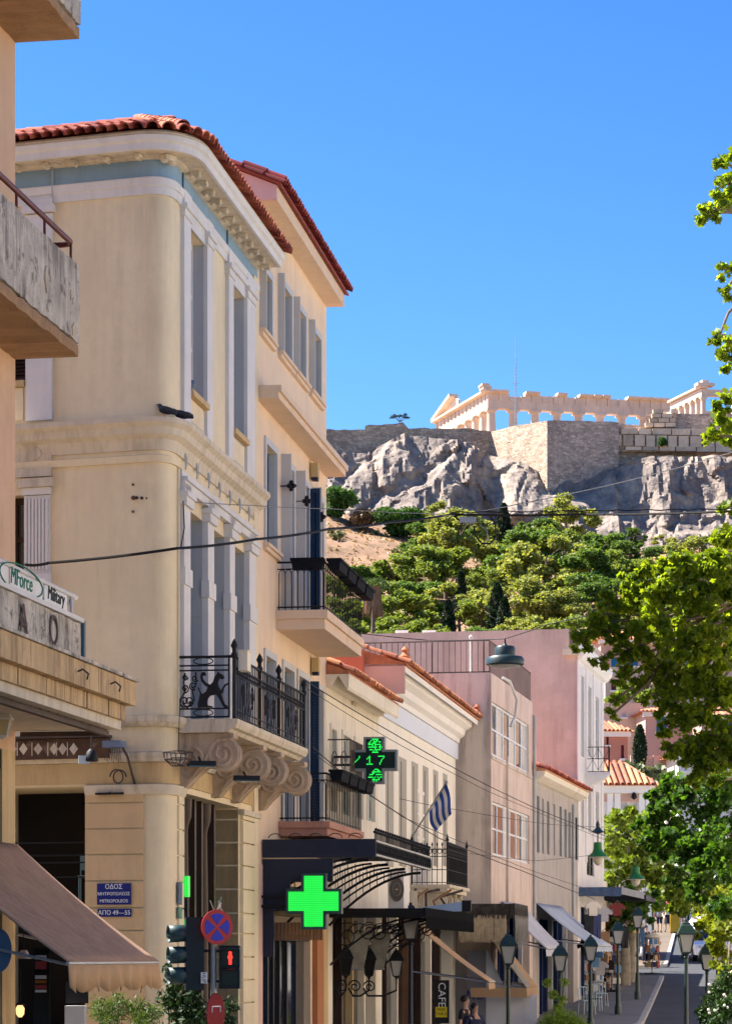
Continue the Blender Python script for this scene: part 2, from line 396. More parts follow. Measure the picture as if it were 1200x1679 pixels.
def rockmat(name, c1, c2, c3, sc=0.25):
    m = bpy.data.materials.new(name); m.use_nodes = True; n = m.node_tree.nodes; l = m.node_tree.links; bs = n['Principled BSDF']; bs.inputs['Roughness'].default_value = .9
    geo = n.new('ShaderNodeNewGeometry')
    a = n.new('ShaderNodeTexNoise'); a.inputs['Scale'].default_value = sc; a.inputs['Detail'].default_value = 8; a.inputs['Roughness'].default_value = .68; l.new(geo.outputs['Position'], a.inputs['Vector'])
    rp = n.new('ShaderNodeValToRGB'); e = rp.color_ramp.elements; e[0].position = .32; e[0].color = (*c1, 1); e[1].position = .66; e[1].color = (*c3, 1)
    q = e.new(.5); q.color = (*c2, 1); l.new(a.outputs['Fac'], rp.inputs[0])
    v = n.new('ShaderNodeTexVoronoi'); v.feature = 'DISTANCE_TO_EDGE'; v.inputs['Scale'].default_value = sc * 2.2; 
    w = n.new('ShaderNodeTexNoise'); w.inputs['Scale'].default_value = sc * 3; w.inputs['Detail'].default_value = 6; l.new(geo.outputs['Position'], w.inputs['Vector'])
    av = n.new('ShaderNodeVectorMath'); av.operation = 'MULTIPLY_ADD'; l.new(w.outputs['Color'], av.inputs[0]); av.inputs[1].default_value = (2.2, 2.2, 2.2); l.new(geo.outputs['Position'], av.inputs[2]); l.new(av.outputs[0], v.inputs['Vector'])
    mr = n.new('ShaderNodeMapRange'); mr.inputs[2].default_value = .12; mr.inputs[3].default_value = .55; mr.inputs[4].default_value = 1; l.new(v.outputs['Distance'], mr.inputs[0])
    mx = n.new('ShaderNodeMix'); mx.data_type = 'RGBA'; mx.blend_type = 'MULTIPLY'; mx.inputs[0].default_value = .6; l.new(rp.outputs[0], mx.inputs[6]); l.new(mr.outputs[0], mx.inputs[7])
    l.new(mx.outputs[2], bs.inputs['Base Color'])
    bp = n.new('ShaderNodeBump'); bp.inputs['Strength'].default_value = .8; bp.inputs['Distance'].default_value = .5; l.new(w.outputs['Fac'], bp.inputs['Height']); l.new(bp.outputs[0], bs.inputs['Normal'])
    MATS[name] = m; return m
ROCK = rockmat('limestone_rock', (0.13, 0.105, 0.10), (0.27, 0.215, 0.185), (0.42, 0.33, 0.25))
def fb(x, y, z, o=4):
    return noise.fractal(V((x, y, z)), 0.9, 2.1, o)
def cliff_top(X): return interp(X, [(-80, 74), (-12, 81), (0, 81), (6, 84), (16, 82.5), (24, 79), (28, 77), (33, 77), (39, 79), (44, 80.5), (60, 80.5), (90, 79), (140, 74)])
def facet(x, z, seed, amp, tilt):
    """blocky relief: every cell is one tilted plane, blended into its neighbour"""
    q = V((x, z, seed)); d, pts = noise.voronoi(q)
    def pl(v): return amp * noise.cell(v * 17.3) + tilt * (noise.cell(v * 9.1 + V((3, 1, 2))) * (x - v.x) + noise.cell(v * 5.7 + V((1, 8, 4))) * (z - v.y))
    w = min(1.0, (d[1] - d[0]) / .12); w = .5 + .5 * w * w * (3 - 2 * w)
    return pl(pts[0]) * w + pl(pts[1]) * (1 - w) + amp * .3 * (w - .5)
def cliff_pt(X, t):
    z1 = cliff_top(X); z = 54 + (z1 - 54) * t
    Y = 400 + 17 * t ** 1.2
    wx = X + 1.2 * noise.noise(V((X * .2, z * .2, 1))); wz = z + 1.5 * noise.noise(V((X * .15, z * .2, 6)))
    Y -= facet(wx * .13, wz * .075, 2.0, 1.4, 2.0) + facet(wx * .33, wz * .16, 5.0, .5, 1.0) + facet(wx * .95, wz * .5, 8.0, .24, .45)
    Y -= 1.6 * noise.noise(V((X * .07, z * .05, 3.3)))
    Y += -5.0 * math.exp(-((X - 27) / 5.5) ** 2) * (1 - .5 * t) + 3.5 * math.exp(-((X - 19.5) / 2.5) ** 2)
    return (X, Y, z + .35 * noise.noise(V((X * .35, z * .2, 7.0))))
grid_obj('rock_cliff', -70, 120, 0, 1, 560, 150, cliff_pt, ROCK, 22)
grid_obj('plateau', -90, 150, 425, 620, 40, 20, lambda x, y: (x, y, 80 + 12 * min(1, max(0, (y - 426) / 30)) - max(0, y - 560) * .5), HILLM)

# ------------------------------------------------------------------ fortification walls on the rock
STONEW = None
def stonemat(name, c1, c2, bs_=(1.5, .7), mortar=.02, tint=None):
    m = bpy.data.materials.new(name); m.use_nodes = True; n = m.node_tree.nodes; l = m.node_tree.links; p = n['Principled BSDF']; p.inputs['Roughness'].default_value = .92
    geo = n.new('ShaderNodeNewGeometry')
    def vn(inp, scale, det, ro=.6):
        x = n.new('ShaderNodeTexNoise'); x.inputs['Scale'].default_value = scale; x.inputs['Detail'].default_value = det; x.inputs['Roughness'].default_value = ro; l.new(inp, x.inputs['Vector']); return x
    mp = n.new('ShaderNodeMapping'); mp.inputs['Scale'].default_value = (1 / bs_[0], 1 / bs_[0], 1 / bs_[1]); l.new(geo.outputs['Position'], mp.inputs['Vector'])
    v = n.new('ShaderNodeTexVoronoi'); v.inputs['Scale'].default_value = 1.0; l.new(mp.outputs[0], v.inputs['Vector'])
    ve = n.new('ShaderNodeTexVoronoi'); ve.feature = 'DISTANCE_TO_EDGE'; ve.inputs['Scale'].default_value = 1.0; l.new(mp.outputs[0], ve.inputs['Vector'])
    big = vn(geo.outputs['Position'], .16, 5, .65)
    rp = n.new('ShaderNodeValToRGB'); rp.color_ramp.elements[0].position = .3; rp.color_ramp.elements[1].position = .7; rp.color_ramp.elements[0].color = (*c1, 1); rp.color_ramp.elements[1].color = (*c2, 1); l.new(big.outputs['Fac'], rp.inputs[0])
    hs = n.new('ShaderNodeHueSaturation'); l.new(rp.outputs[0], hs.inputs['Color']); sp = n.new('ShaderNodeSeparateColor'); l.new(v.outputs['Color'], sp.inputs[0])
    mr = n.new('ShaderNodeMapRange'); mr.inputs[3].default_value = .68; mr.inputs[4].default_value = 1.25; l.new(sp.outputs[0], mr.inputs[0]); l.new(mr.outputs[0], hs.inputs['Value'])
    me_ = n.new('ShaderNodeMapRange'); me_.inputs[2].default_value = .09; me_.inputs[3].default_value = .62; me_.inputs[4].default_value = 1; l.new(ve.outputs['Distance'], me_.inputs[0])
    mx = n.new('ShaderNodeMix'); mx.data_type = 'RGBA'; mx.blend_type = 'MULTIPLY'; mx.inputs[0].default_value = .8; l.new(hs.outputs[0], mx.inputs[6]); l.new(me_.outputs[0], mx.inputs[7]); l.new(mx.outputs[2], p.inputs['Base Color'])
    bp = n.new('ShaderNodeBump'); bp.inputs['Strength'].default_value = .7; bp.inputs['Distance'].default_value = .25; l.new(me_.outputs[0], bp.inputs['Height']); l.new(bp.outputs[0], p.inputs['Normal'])
    MATS[name] = m; return m
RUBBLE = stonemat('rubble_wall', (0.42, 0.30, 0.23), (0.60, 0.46, 0.33), (.75, .36))
RUBBLED = stonemat('dark_rubble_wall', (0.42, 0.32, 0.27), (0.60, 0.47, 0.37), (.7, .34))
ASHLAR = mat('ashlar_block', (0.66, 0.50, 0.36), var=0.25, scale=.5, objvar=.25, bump=.6, bscale=3, spots=.3, scol=(.2, .15, .12))
def rampart(name, label, pts, zb, mt):
    """pts: (px, Y, top row) along the wall head"""
    b = MB(); n = len(pts); P = []
    for px, Y, py in pts: P.append(at(px, py, Y))
    for k, p in enumerate(P):
        b.v += [(p.x, p.y, zb), tuple(p), (p.x + .3, p.y + 2.2, p.z), (p.x + .3, p.y + 2.2, zb)]
    for i in range(n - 1):
        for j in range(4): b.f.append((4 * i + j, 4 * i + 4 + j, 4 * i + 4 + (j + 1) % 4, 4 * i + (j + 1) % 4))
    b.f.append((0, 1, 2, 3)); b.f.append((4 * n - 1, 4 * n - 2, 4 * n - 3, 4 * n - 4))
    o = b.build(name, mt); tag(o, label, 'wall'); return o
rnd = random.Random(3)
def jag(x0, y0, x1, y1, Y0, Y1, n, j=2.0):
    out = []
    for i in range(n + 1):
        t = i / n; out.append((x0 + (x1 - x0) * t, Y0 + (Y1 - Y0) * t, y0 + (y1 - y0) * t + rnd.uniform(-j, j)))
    return out
rampart('rampart', 'weathered rampart along the cliff edge left of the temple', [(380, 420, 712)] + jag(440, 704, 598, 704, 421, 422, 14, 1.3) + [(599, 422, 698)] + jag(606, 697, 660, 693, 422, 422.5, 6, 1.5) + jag(670, 702, 760, 702, 423, 424, 10, 1.2) + jag(765, 701, 806, 708, 424, 425, 5, 1), 76, RUBBLE)
rampart('bastion_wall', 'sunlit slanting bastion wall below the temple corner', jag(798, 708, 830, 702, 426, 421, 4, .8) + jag(838, 699, 897, 689, 420, 412, 8, .6), 66, RUBBLE)
rampart('bastion_wall', 'shaded rubble bastion wall right of the sunlit corner', jag(897, 689, 930, 689, 412, 415, 4, .5) + jag(934, 689, 1014, 692, 415.5, 419, 8, .8), 68, RUBBLED)
rampart('rampart', 'dark upper rampart on top of the rock at far right', jag(1012, 694, 1056, 698, 421, 421, 6, .8) + jag(1060, 678, 1200, 678, 421.5, 423, 12, .5) + [(1320, 424, 684)], 76, RUBBLED)
# big ashlar blocks set into the right-hand rampart
root = thing('ashlar_course', 'course of big squared stone blocks in the right rampart', 'wall', at(1110, 738, 419.5))
def ash(px0, px1, py0, py1, Y, dep=1.2):
    a, c = at(px0 + .7, py1 - .5, Y), at(px1 - .7, py0 + .5, Y); b = MB(); j = rnd.uniform(-.12, .12)
    b.hexa([(a.x, a.y + j, a.z), (c.x, a.y + j, a.z), (c.x, a.y + dep, a.z), (a.x, a.y + dep, a.z), (a.x, a.y + j, c.z), (c.x, a.y + j, c.z), (c.x, a.y + dep, c.z), (a.x, a.y + dep, c.z)])
    b.build('stone_block', ASHLAR, root)
x = 1004
while x < 1290:
    w = rnd.choice((17, 19, 21)); ash(x, x + w - 1.5, 712 + (x - 1004) * .02, 731 + (x - 1004) * .02, 419.6); x += w
for row, (y0, y1) in enumerate(((702, 711.5), (731.5, 738))):
    x = 1018 + 7 * row
    while x < 1290:
        w = rnd.uniform(22, 38); ash(x, x + w - .6, y0, y1 + (x - 1004) * .02, 419.7); x += w
a_, c_ = at(1004, 738.5, 420.1), at(1290, 703, 420.1); b = MB(); b.box(((a_.x + c_.x) / 2, 420.4, a_.z - .2), c_.x - a_.x, .6, c_.z - a_.z); b.build('backing', RUBBLED, root)
root = thing('stone_stack', 'stepped stack of grey stone blocks against the temple colonnade', 'wall', at(1085, 700, 420))
for r_, (x0, x1) in enumerate(((1057, 1108), (1064, 1108), (1068, 1110), (1070, 1090), (1099, 1108))):
    x = x0
    while x < x1 - 4:
        w = min(x1 - x, rnd.uniform(12, 20)); y1 = 700 - 7.5 * min(r_, 3); ash(x, x + w, y1 - 7.5, y1, 420.3 + .1 * r_); x += w

# ------------------------------------------------------------------ temple
MARBLE = mat('warm_marble', (0.70, 0.56, 0.45), var=0.14, scale=.35, streak=.3, scol=(.33, .22, .16), sscale=.8, bump=.3, bscale=4)
TP = V((kx(800) * 500, 500)); TL = Fr(TP, V((.973, .232))); TE = Fr(TP + V((-.2975, .955)).normalized() * 30.9, -V((-.2975, .955)))
temple = thing('temple', 'ruined marble colonnaded temple standing on top of the rock', 'temple', (TP.x, TP.y, 92.0))
zA, zB = 101.6, 92.0                                    # underside of the architrave, stylobate
zA = (HY - 668) * 500 / FOC + CH; zB = zA - 10.4
col = MB(); 
def column_mesh(h, r0, r1, name):
    b = MB(); n = 20; prof = [(r0, 0), (r0 * .985, h * .3), (r0 * .93, h * .6), (r1, h - .95), (r1 * 1.02, h - .9)]
    bb = len(b.v)
    for r, z in prof:
        for j in range(n):
            t = 2 * math.pi * j / n; q = r * (1 - (.045 if j % 2 else 0)); b.v.append((q * math.cos(t), q * math.sin(t), z))
    for i in range(len(prof) - 1):
        for j in range(n): b.f.append((bb + i * n + j, bb + i * n + (j + 1) % n, bb + (i + 1) * n + (j + 1) % n, bb + (i + 1) * n + j))
    b.lathe([(r1, h - .9), (r1 * 1.1, h - .75), (r1 * 1.36, h - .42), (r1 * 1.38, h - .36)], (0, 0, 0), 16)
    b.box((0, 0, h - .36), r1 * 2.7, r1 * 2.7, .36, 0.23)
    return b.mesh(name, MARBLE, smooth=50)
CM = column_mesh(10.4, .95, .74, 'temple_column')
for i in range(17): place('column', CM, temple, TL.pt(i * 4.27 + .9, -1.0, zB))
for i in range(1, 8): place('column', CM, temple, TE.pt(30.9 - (i * 4.27 + .9), -1.0, zB))
b = MB(); b.fbox(TL, -.6, 70.2, -31.4, .6, zB - 1.6, zB - .05); b.build('stylobate', MARBLE, temple)
for i in range(16):                                     # architrave beams, each from column to column
    a = 0 if i == 0 else i * 4.27 + .9; c = (i + 1) * 4.27 + .9 - .03
    b = MB(); b.fbox(TL, a, c, -1.9, -.15, zA, zA + 1.42); b.build('architrave_block', MARBLE, temple)
for i in range(7):
    a = 30.9 - (i + 1) * 4.27 - .9; c = 30.9 - (0 if i == 0 else i * 4.27 + .9) - .03
    b = MB(); b.fbox(TE, a, c, -1.9, -.15, zA, zA + 1.42); b.build('architrave_block', MARBLE, temple)
zF = zA + 1.42
def frieze(fr, s0, s1, tops):
    s = s0; k = 0
    while s < s1 - .3:
        w = .84 if k % 2 == 0 else 1.29; w = min(w, s1 - s); h = tops((s + w / 2)); b = MB()
        if h > .1:
            b.fbox(fr, s + .02, s + w - .02, -1.5, -.18 if k % 2 else -.06, zF, zF + h)
            b.build('triglyph' if k % 2 == 0 else 'metope', MARBLE, temple)
        s += w; k += 1
def long_top(s):
    px = CX + FOC * TL.xy(s).x / TL.xy(s).y
    if px < 838 or any(a - 3 < px < c + 3 for a, c in ((861, 884), (913, 929), (949, 1000), (1028, 1096))): return 1.35
    if px < 870: return .85 + .2 * rnd.random()
    return rnd.choice((.8, .95, 1.2, 1.3)) if px < 1000 else 1.35
frieze(TL, 0, 40, long_top); frieze(TE, 0.4, 30.8, lambda s: 1.35)
def cornice(fr, s0, s1, z, h=.55, o=.75):
    b = MB(); b.xprism(fr, [(-1.3, z), (.1, z), (.35, z + .12), (o, z + .18), (o + .05, z + h), (-1.3, z + h)], s0, s1); b.build('cornice_block', MARBLE, temple)
s = 0.0
while s < 30.2: cornice(TE, s, s + 2.1, zF + 1.37); s += 2.13
for x0, x1, dz in ((797, 812, 0), (812.4, 833, 0), (861, 884, -.05), (913, 929, 0), (949, 972, -.05), (973, 986, .0), (987, 1000, 0), (1028, 1048, 0), (1048.5, 1072, 0), (1072.5, 1096, 0)):
    cornice(TL, TL.S(x0), TL.S(x1), zF + 1.36 + dz)
for x0, x1 in ((781, 803),):
    b = MB(); b.fbox(TL, TL.S(790), TL.S(804), -1.8, .9, zF + 1.93, zF + 2.5); b.fbox(TL, TL.S(788), TL.S(800), -1.6, 1.1, zF + 2.5, zF + 2.85); b.build('corner_block', MARBLE, temple)
zC = zF + 1.92                                          # what is left of the pediment, at the far corner
b = MB(); b.eprism(TE, [(0.2, zC), (13, zC), (12.4, zC + 1.9), (10.4, zC + 2.6), (8, zC + 1.95), (0.2, zC + .25)], -1.0, -.5); b.build('pediment_wall', MARBLE, temple)
b = MB(); b.eprism(TE, [(-.6, zC), (-.2, zC + .45), (10.6, zC + 3.3), (10.8, zC + 2.7), (0.4, zC)], -1.2, .7); b.build('raking_cornice', MARBLE, temple)
b = MB(); b.fbox(TL, 5.5, 60, -9.5, -8.6, zB, zB + 2.2); b.build('inner_wall', MARBLE, temple)
# second ruin at the right
P2 = V((kx(1150) * 452, 452)); QE = Fr(P2 + V((-.2975, .955)).normalized() * 13, -V((-.2975, .955))); QL = Fr(P2, V((.973, .232)))
ruin = thing('temple_ruin', 'smaller columned marble ruin at the far right above the rampart', 'ruin', (P2.x, P2.y, 84))
zq = (HY - 648) * 452 / FOC + CH; CM2 = column_mesh(7.6, .5, .42, 'ruin_column')
for s in (.4, 2.6, 4.9, 7.2, 9.6): place('column', CM2, ruin, QE.pt(13 - s, -.5, zq - 7.6))
for s in (6.0, 10.4): place('column', CM2, ruin, QL.pt(s, -.5, zq - 7.6))
b = MB(); b.fbox(QE, 0, 12.98, -1.0, 0, zq, zq + 1.15); b.build('architrave_block', MARBLE, ruin)
b = MB(); b.xprism(QE, [(-1, zq + 1.17), (.5, zq + 1.3), (.5, zq + 1.6), (-1, zq + 1.6)], -.2, 13.4); b.build('cornice_block', MARBLE, ruin)
b = MB(); b.fbox(QL, 0, 12, -1.0, 0, zq, zq + 1.1); b.build('architrave_block', MARBLE, ruin)
b = MB(); b.fbox(QL, -.8, 2.2, -1.4, .5, zq + 1.62, zq + 2.1); b.fbox(QL, .1, 1.2, -1.1, .2, zq + 2.1, zq + 2.6); b.build('corner_block', MARBLE, ruin)
b = MB(); b.fbox(QL, 1.0, 5.2, -1.2, -.3, zq - 8, zq - 3.2); b.build('inner_wall', MARBLE, ruin)
b = MB(); b.fbox(QE, -2.6, -.1, -.9, .1, zq - 8, zq - .2); b.fbox(QE, -4.4, -2.62, -.9, .1, zq - 8, zq + .3); b.build('anta_block', MARBLE, ruin)
# mast
m0 = at(845, 696, 470); hm = (696 - 545) * 470 / FOC
mast = thing('antenna_mast', 'thin lattice mast rising in front of the temple colonnade', 'mast', m0)
b = MB()
for dx, dy in ((-.16, -.1), (.16, -.1), (0, .18)): b.tube([m0 + V((dx, dy, -6)), m0 + V((dx, dy, hm * .62))], .04, 5)
for i in range(26): z = -4 + i * .6; b.tube([m0 + V((-.16, -.1, z)), m0 + V((.16, -.1, z + .3)), m0 + V((0, .18, z + .6))], .025, 4)
b.build('lattice', GALV, mast)
b = MB(); b.tube([m0 + V((0, 0, hm * .6)), m0 + V((0, 0, hm))], [.07, .035], 5); b.build('whip', GALV, mast)
b = MB(); b.tube([m0 + V((-.6, 0, hm * .45)), m0 + V((.6, 0, hm * .45))], .05, 5); b.build('crossarm', GALV, mast)
# ================================================================== plan of the left-hand street front
cB = V((kx(290) * 40, 40.0)); cE = nxt(cB, 1290, 420)               # cream corner house
pE = nxt(cE, 1235, 535)                                             # peach house
dE = nxt(pE, 1290, 620)                                             # low pale house
eE = nxt(dE, 1300, 747)                                             # ivory house
fB = V((kx(805) * eE.y, eE.y)); fE = nxt(fB, 1450, 873)             # concrete house
gE = nxt(fE, 1490, 947)                                             # grey house
hE = nxt(gE, 1490, 990)                                             # pink house
FS = Fr(cB, cE - cB); LS = (cE - cB).length
FP = Fr(cE, pE - cE); LP = (pE - cE).length
FD = Fr(pE, dE - pE); LD = (dE - pE).length
FE = Fr(dE, eE - dE); LE = (eE - dE).length
FF = Fr(fB, fE - fB); LF = (fE - fB).length
FG = Fr(fE, gE - fE); LG = (gE - fE).length
FH = Fr(gE, hE - gE); LH = (hE - gE).length
def core(parent, fr, s0, s1, depth, z0, z1, m, name='body'):
    b = MB(); b.fbox(fr, s0, s1, -depth, -0.4, z0, z1); return b.build(name, m, parent)
def barrel(L, r, name, m, th=.018, n=6, taper=.85):
    """half-round cover tile: axis +y (up the slope), crown +z"""
    b = MB()
    for y, rr in ((0, r), (L, r * taper)):
        for q in (rr, rr - th):
            for i in range(n + 1):
                t = math.pi * i / n; b.v.append((q * math.cos(t), y, q * math.sin(t)))
    k = n + 1
    for i in range(n):
        b.f += [(i, i + 1, 2 * k + i + 1, 2 * k + i), (k + i + 1, k + i, 3 * k + i, 3 * k + i + 1), (i + 1, i, k + i, k + i + 1), (2 * k + i, 2 * k + i + 1, 3 * k + i + 1, 3 * k + i)]
    return b.mesh(name, m, smooth=50)
def basis(up, nrm):
    y = up.normalized(); x = y.cross(nrm).normalized(); z = x.cross(y); return Matrix((x, y, z)).transposed()
def tile_field(parent, A, B, up, L, spacing, rows, me, limit=400, skip=None):
    A, B, up = V(A), V(B), V(up).normalized(); d = (B - A); n = max(1, int(d.length / spacing)); d.normalize(); nrm = d.cross(up)
    if nrm.z < 0: nrm = -nrm
    mt = basis(up, nrm); st = (B - A).length / n
    for r_ in range(rows):
        for i in range(n):
            p = A + d * (st * (i + .5)) + up * (r_ * L * .82) + nrm * .012 * (r_ % 2)
            if skip and skip(p): continue
            place('roof_tile', me, parent, p + V((random.uniform(-.008, .008), random.uniform(-.008, .008), random.uniform(0, .012))), mt)
def frame_window(parent, fr, a, b_, z0, z1, o, fw=.06, mf=GREYSH, mg=GLASSB, nx=2, nz=3, name='window'):
    w = MB(); w.fbox(fr, a, a + fw, o - .05, o, z0, z1); w.fbox(fr, b_ - fw, b_, o - .05, o, z0, z1)
    w.fbox(fr, a + fw, b_ - fw, o - .05, o, z0, z0 + fw); w.fbox(fr, a + fw, b_ - fw, o - .05, o, z1 - fw, z1)
    for i in range(1, nx): s = a + (b_ - a) * i / nx; w.fbox(fr, s - fw * .35, s + fw * .35, o - .04, o - .005, z0 + fw, z1 - fw)
    for i in range(1, nz): z = z0 + (z1 - z0) * i / nz; w.fbox(fr, a + fw, b_ - fw, o - .042, o - .003, z - fw * .4, z + fw * .4)
    win = w.build(name, mf, parent)
    g = MB(); g.fbox(fr, a + .01, b_ - .01, o - .06, o - .03, z0 + .01, z1 - .01); g.build('pane', mg, win)
    return win
def shutter(parent, fr, a, b_, z0, z1, o, m=BLUESH, name='shutter', th=.045, louv=True):
    """louvred leaf lying in plane fr"""
    w = MB(); fw = .07
    w.fbox(fr, a, a + fw, o - th, o, z0, z1); w.fbox(fr, b_ - fw, b_, o - th, o, z0, z1)
    for z in (z0, (z0 + z1) / 2 - fw / 2, z1 - fw): w.fbox(fr, a + fw, b_ - fw, o - th, o, z, z + fw)
    z = z0 + fw
    while louv and z < z1 - fw: w.xprism(fr, [(o - th * .8, z + .05), (o - th * .9, z + .05), (o - .003 - .01, z), (o - .003, z)], a + fw, b_ - fw); z += .055
    return w.build(name, m, parent)

# ================================================================== cream corner house
cream = thing('corner_building', 'cream three-storey corner house with white trim and red tiled roof', 'building', (cB.x, cB.y, 0))
cA = V((kx(240) * 39.6, 39.6)); cu = V((.952, -.306)).normalized()
FC = Fr(cA - cu * 5.0, cu)                                            # face towards the camera
# corner curve
def isect(p, d, q, e):
    c = d.x * e.y - d.y * e.x; t = ((q.x - p.x) * e.y - (q.y - p.y) * e.x) / c; return p + d * t
cc = isect(cA, cu, cB, FS.u)
ARC = [((1 - t) ** 2) * cA + 2 * t * (1 - t) * cc + t * t * cB for t in [i / 10 for i in range(11)]]
PATH = [FC.xy(0)] + ARC + [FS.xy(LS)]
zc = lambda py: (HY - py) / 110.0 + CH
Zg, Zl, Zm, Ze = zc(1290), zc(1182), zc(700), 14.40
EAVE = 0.44
def cz(px, py, o=0): return FS.Z(px, py, o)
# openings on the street side
w2 = [(FS.S(307), FS.S(334), FS.Z(307, 637), FS.Z(307, 369), .17), (FS.S(377.5), FS.S(400), FS.Z(377.5, 700), FS.Z(377.5, 462), .26)]
w1 = [(FS.S(a), FS.S(c), Zl + .02, FS.Z(a, y), .30) for a, c, y in ((303, 332, 832), (342, 368, 862), (376.5, 400.5, 889))]
g0 = [(FS.S(300), FS.S(391), 0.0, FS.Z(300, 1300), 1.2)]
b = MB(); b.wall(FS, 0, LS, 0, Ze + .02, w2 + w1 + g0); b.build('street_wall', CREAM, cream)
fc1 = [(FC.S(8), FC.S(41), FC.Z(30, 950), FC.Z(30, 812), .25)]; fc2 = [(FC.S(5), FC.S(42), FC.Z(30, 624), FC.Z(30, 420), .2)]
fc0 = [(FC.S(-40), FC.S(140), 1.2, FC.Z(80, 1291), 1.5)]
b = MB(); b.wall(FC, 0, 5.0, 0, Ze + .02, fc1 + fc2 + fc0); b.build('front_wall', CREAM, cream)
b = MB(); b.sweep(ARC, [(0, 0), (0, Ze + .02)], cap=False); b.build('rounded_corner', CREAM, cream, smooth=40)
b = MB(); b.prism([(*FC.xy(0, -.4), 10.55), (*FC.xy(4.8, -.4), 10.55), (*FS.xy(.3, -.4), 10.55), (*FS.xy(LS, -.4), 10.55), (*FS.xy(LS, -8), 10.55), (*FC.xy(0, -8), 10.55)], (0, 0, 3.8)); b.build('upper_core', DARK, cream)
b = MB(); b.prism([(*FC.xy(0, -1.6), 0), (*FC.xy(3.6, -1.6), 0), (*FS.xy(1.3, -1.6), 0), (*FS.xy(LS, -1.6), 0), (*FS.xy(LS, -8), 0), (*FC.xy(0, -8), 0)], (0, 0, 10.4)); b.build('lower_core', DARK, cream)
b = MB(); b.quad(FS.pt(LS, 0, 0), FS.pt(LS, -8, 0), FS.pt(LS, -8, 14.4), FS.pt(LS, 0, 14.4)); b.quad(FC.pt(0, 0, 0), FC.pt(0, 0, 14.4), FC.pt(0, -8, 14.4), FC.pt(0, -8, 0)); b.build('side_wall', CREAM, cream)
# string courses swept round the corner
def band(name, prof, m, path=PATH): b = MB(); b.sweep(path, prof); return b.build(name, m, cream, smooth=35)
band('ground_cap', [(0, Zg - .14), (.04, Zg - .14), (.09, Zg - .02), (.09, Zg), (0, Zg + .02)], OFFWHITE, ARC[:1] and [FC.xy(FC.S(141))] + ARC + [FS.xy(FS.S(299.5))])
band('architrave', [(0, Zg + .03), (.03, Zg + .03), (.03, Zg + .33), (0, Zg + .33)], OCHRE)
band('architrave_moulding', [(0, Zg + .335), (.06, Zg + .34), (.11, Zg + .42), (.11, Zg + .47), (0, Zg + .5)], OFFWHITE)
band('balcony_ledge', [(0, Zl - .12), (.08, Zl - .12), (.15, Zl - .05), (.16, Zl + .03), (0, Zl + .05)], OFFWHITE, [FC.xy(FC.S(150))] + ARC + [FS.xy(.02)])
band('middle_cornice', [(0, Zm - .42), (.03, Zm - .42), (.05, Zm - .32), (.07, Zm - .26), (.16, Zm - .2), (.18, Zm - .1), (.25, Zm - .04), (.25, Zm + .03), (0, Zm + .07)], OFFWHITE)
band('middle_moulding', [(0, Zm - .6), (.04, Zm - .6), (.05, Zm - .5), (0, Zm - .48)], CREAM)
band('lower_fascia', [(0, 13.86), (.035, 13.86), (.04, 13.98), (.06, 13.99), (.07, 14.1), (.05, 14.12), (0, 14.12)], WHITE)
band('blue_frieze', [(0, 14.121), (.022, 14.121), (.022, 14.38), (0, 14.38)], BLUEFR)
band('cornice_soffit', [(0, 14.37), (.10, 14.385), (.13, 14.41), (EAVE - .02, 14.42), (EAVE - .02, 14.5), (0, 14.5)], OFFWHITE)
band('eave_fascia', [(EAVE - .05, 14.405), (EAVE, 14.405), (EAVE + .01, 14.5), (EAVE + .05, 14.53), (EAVE + .07, 14.6), (EAVE - .05, 14.6)], WHITE)
band('eave_bed', [(0, 14.5), (EAVE + .03, 14.602), (EAVE + .06, 14.64), (EAVE + .02, 14.68), (0, 14.66)], OFFWHITE)
for s in (FC.S(88),): b = MB(); b.fbox(FC, s, s + .012, .02, .075, 13.86, 14.38); b.build('joint', GREYREV, cream)
for s in (FS.S(296), FS.S(369)): b = MB(); b.fbox(FS, s, s + .035, .02, .045, 14.12, 14.38); b.build('joint', TEAL, cream)
# modillions under the soffit
mod = MB(); mod.box((0, 0, -.08), .13, .22, .08); mod.lathe([(.0, -.14), (.05, -.12), (.06, -.08)], (0, .08, 0), 8); mod.lathe([(.03, -.12), (.05, -.10), (.05, -.08)], (0, -.09, 0), 8)
MODM = mod.mesh('modillion', OFFWHITE)
for i in range(12):
    s = .35 + i * .5
    if s < LS - .1: place('modillion', MODM, cream, FS.pt(s, .2, 14.41), Matrix.Rotation(math.atan2(FS.n.y, FS.n.x) - math.pi / 2, 3, 'Z'), .7)
for px in (28, 75, 122, 175, 227): place('modillion', MODM, cream, FC.pt(FC.S(px, .2), .2, 14.405), Matrix.Rotation(math.atan2(FC.n.y, FC.n.x) - math.pi / 2, 3, 'Z'), .65)
q = ARC[5]; place('modillion', MODM, cream, (q.x + .06, q.y - .15, 14.405), Matrix.Rotation(-.7, 3, 'Z'), 1.0)
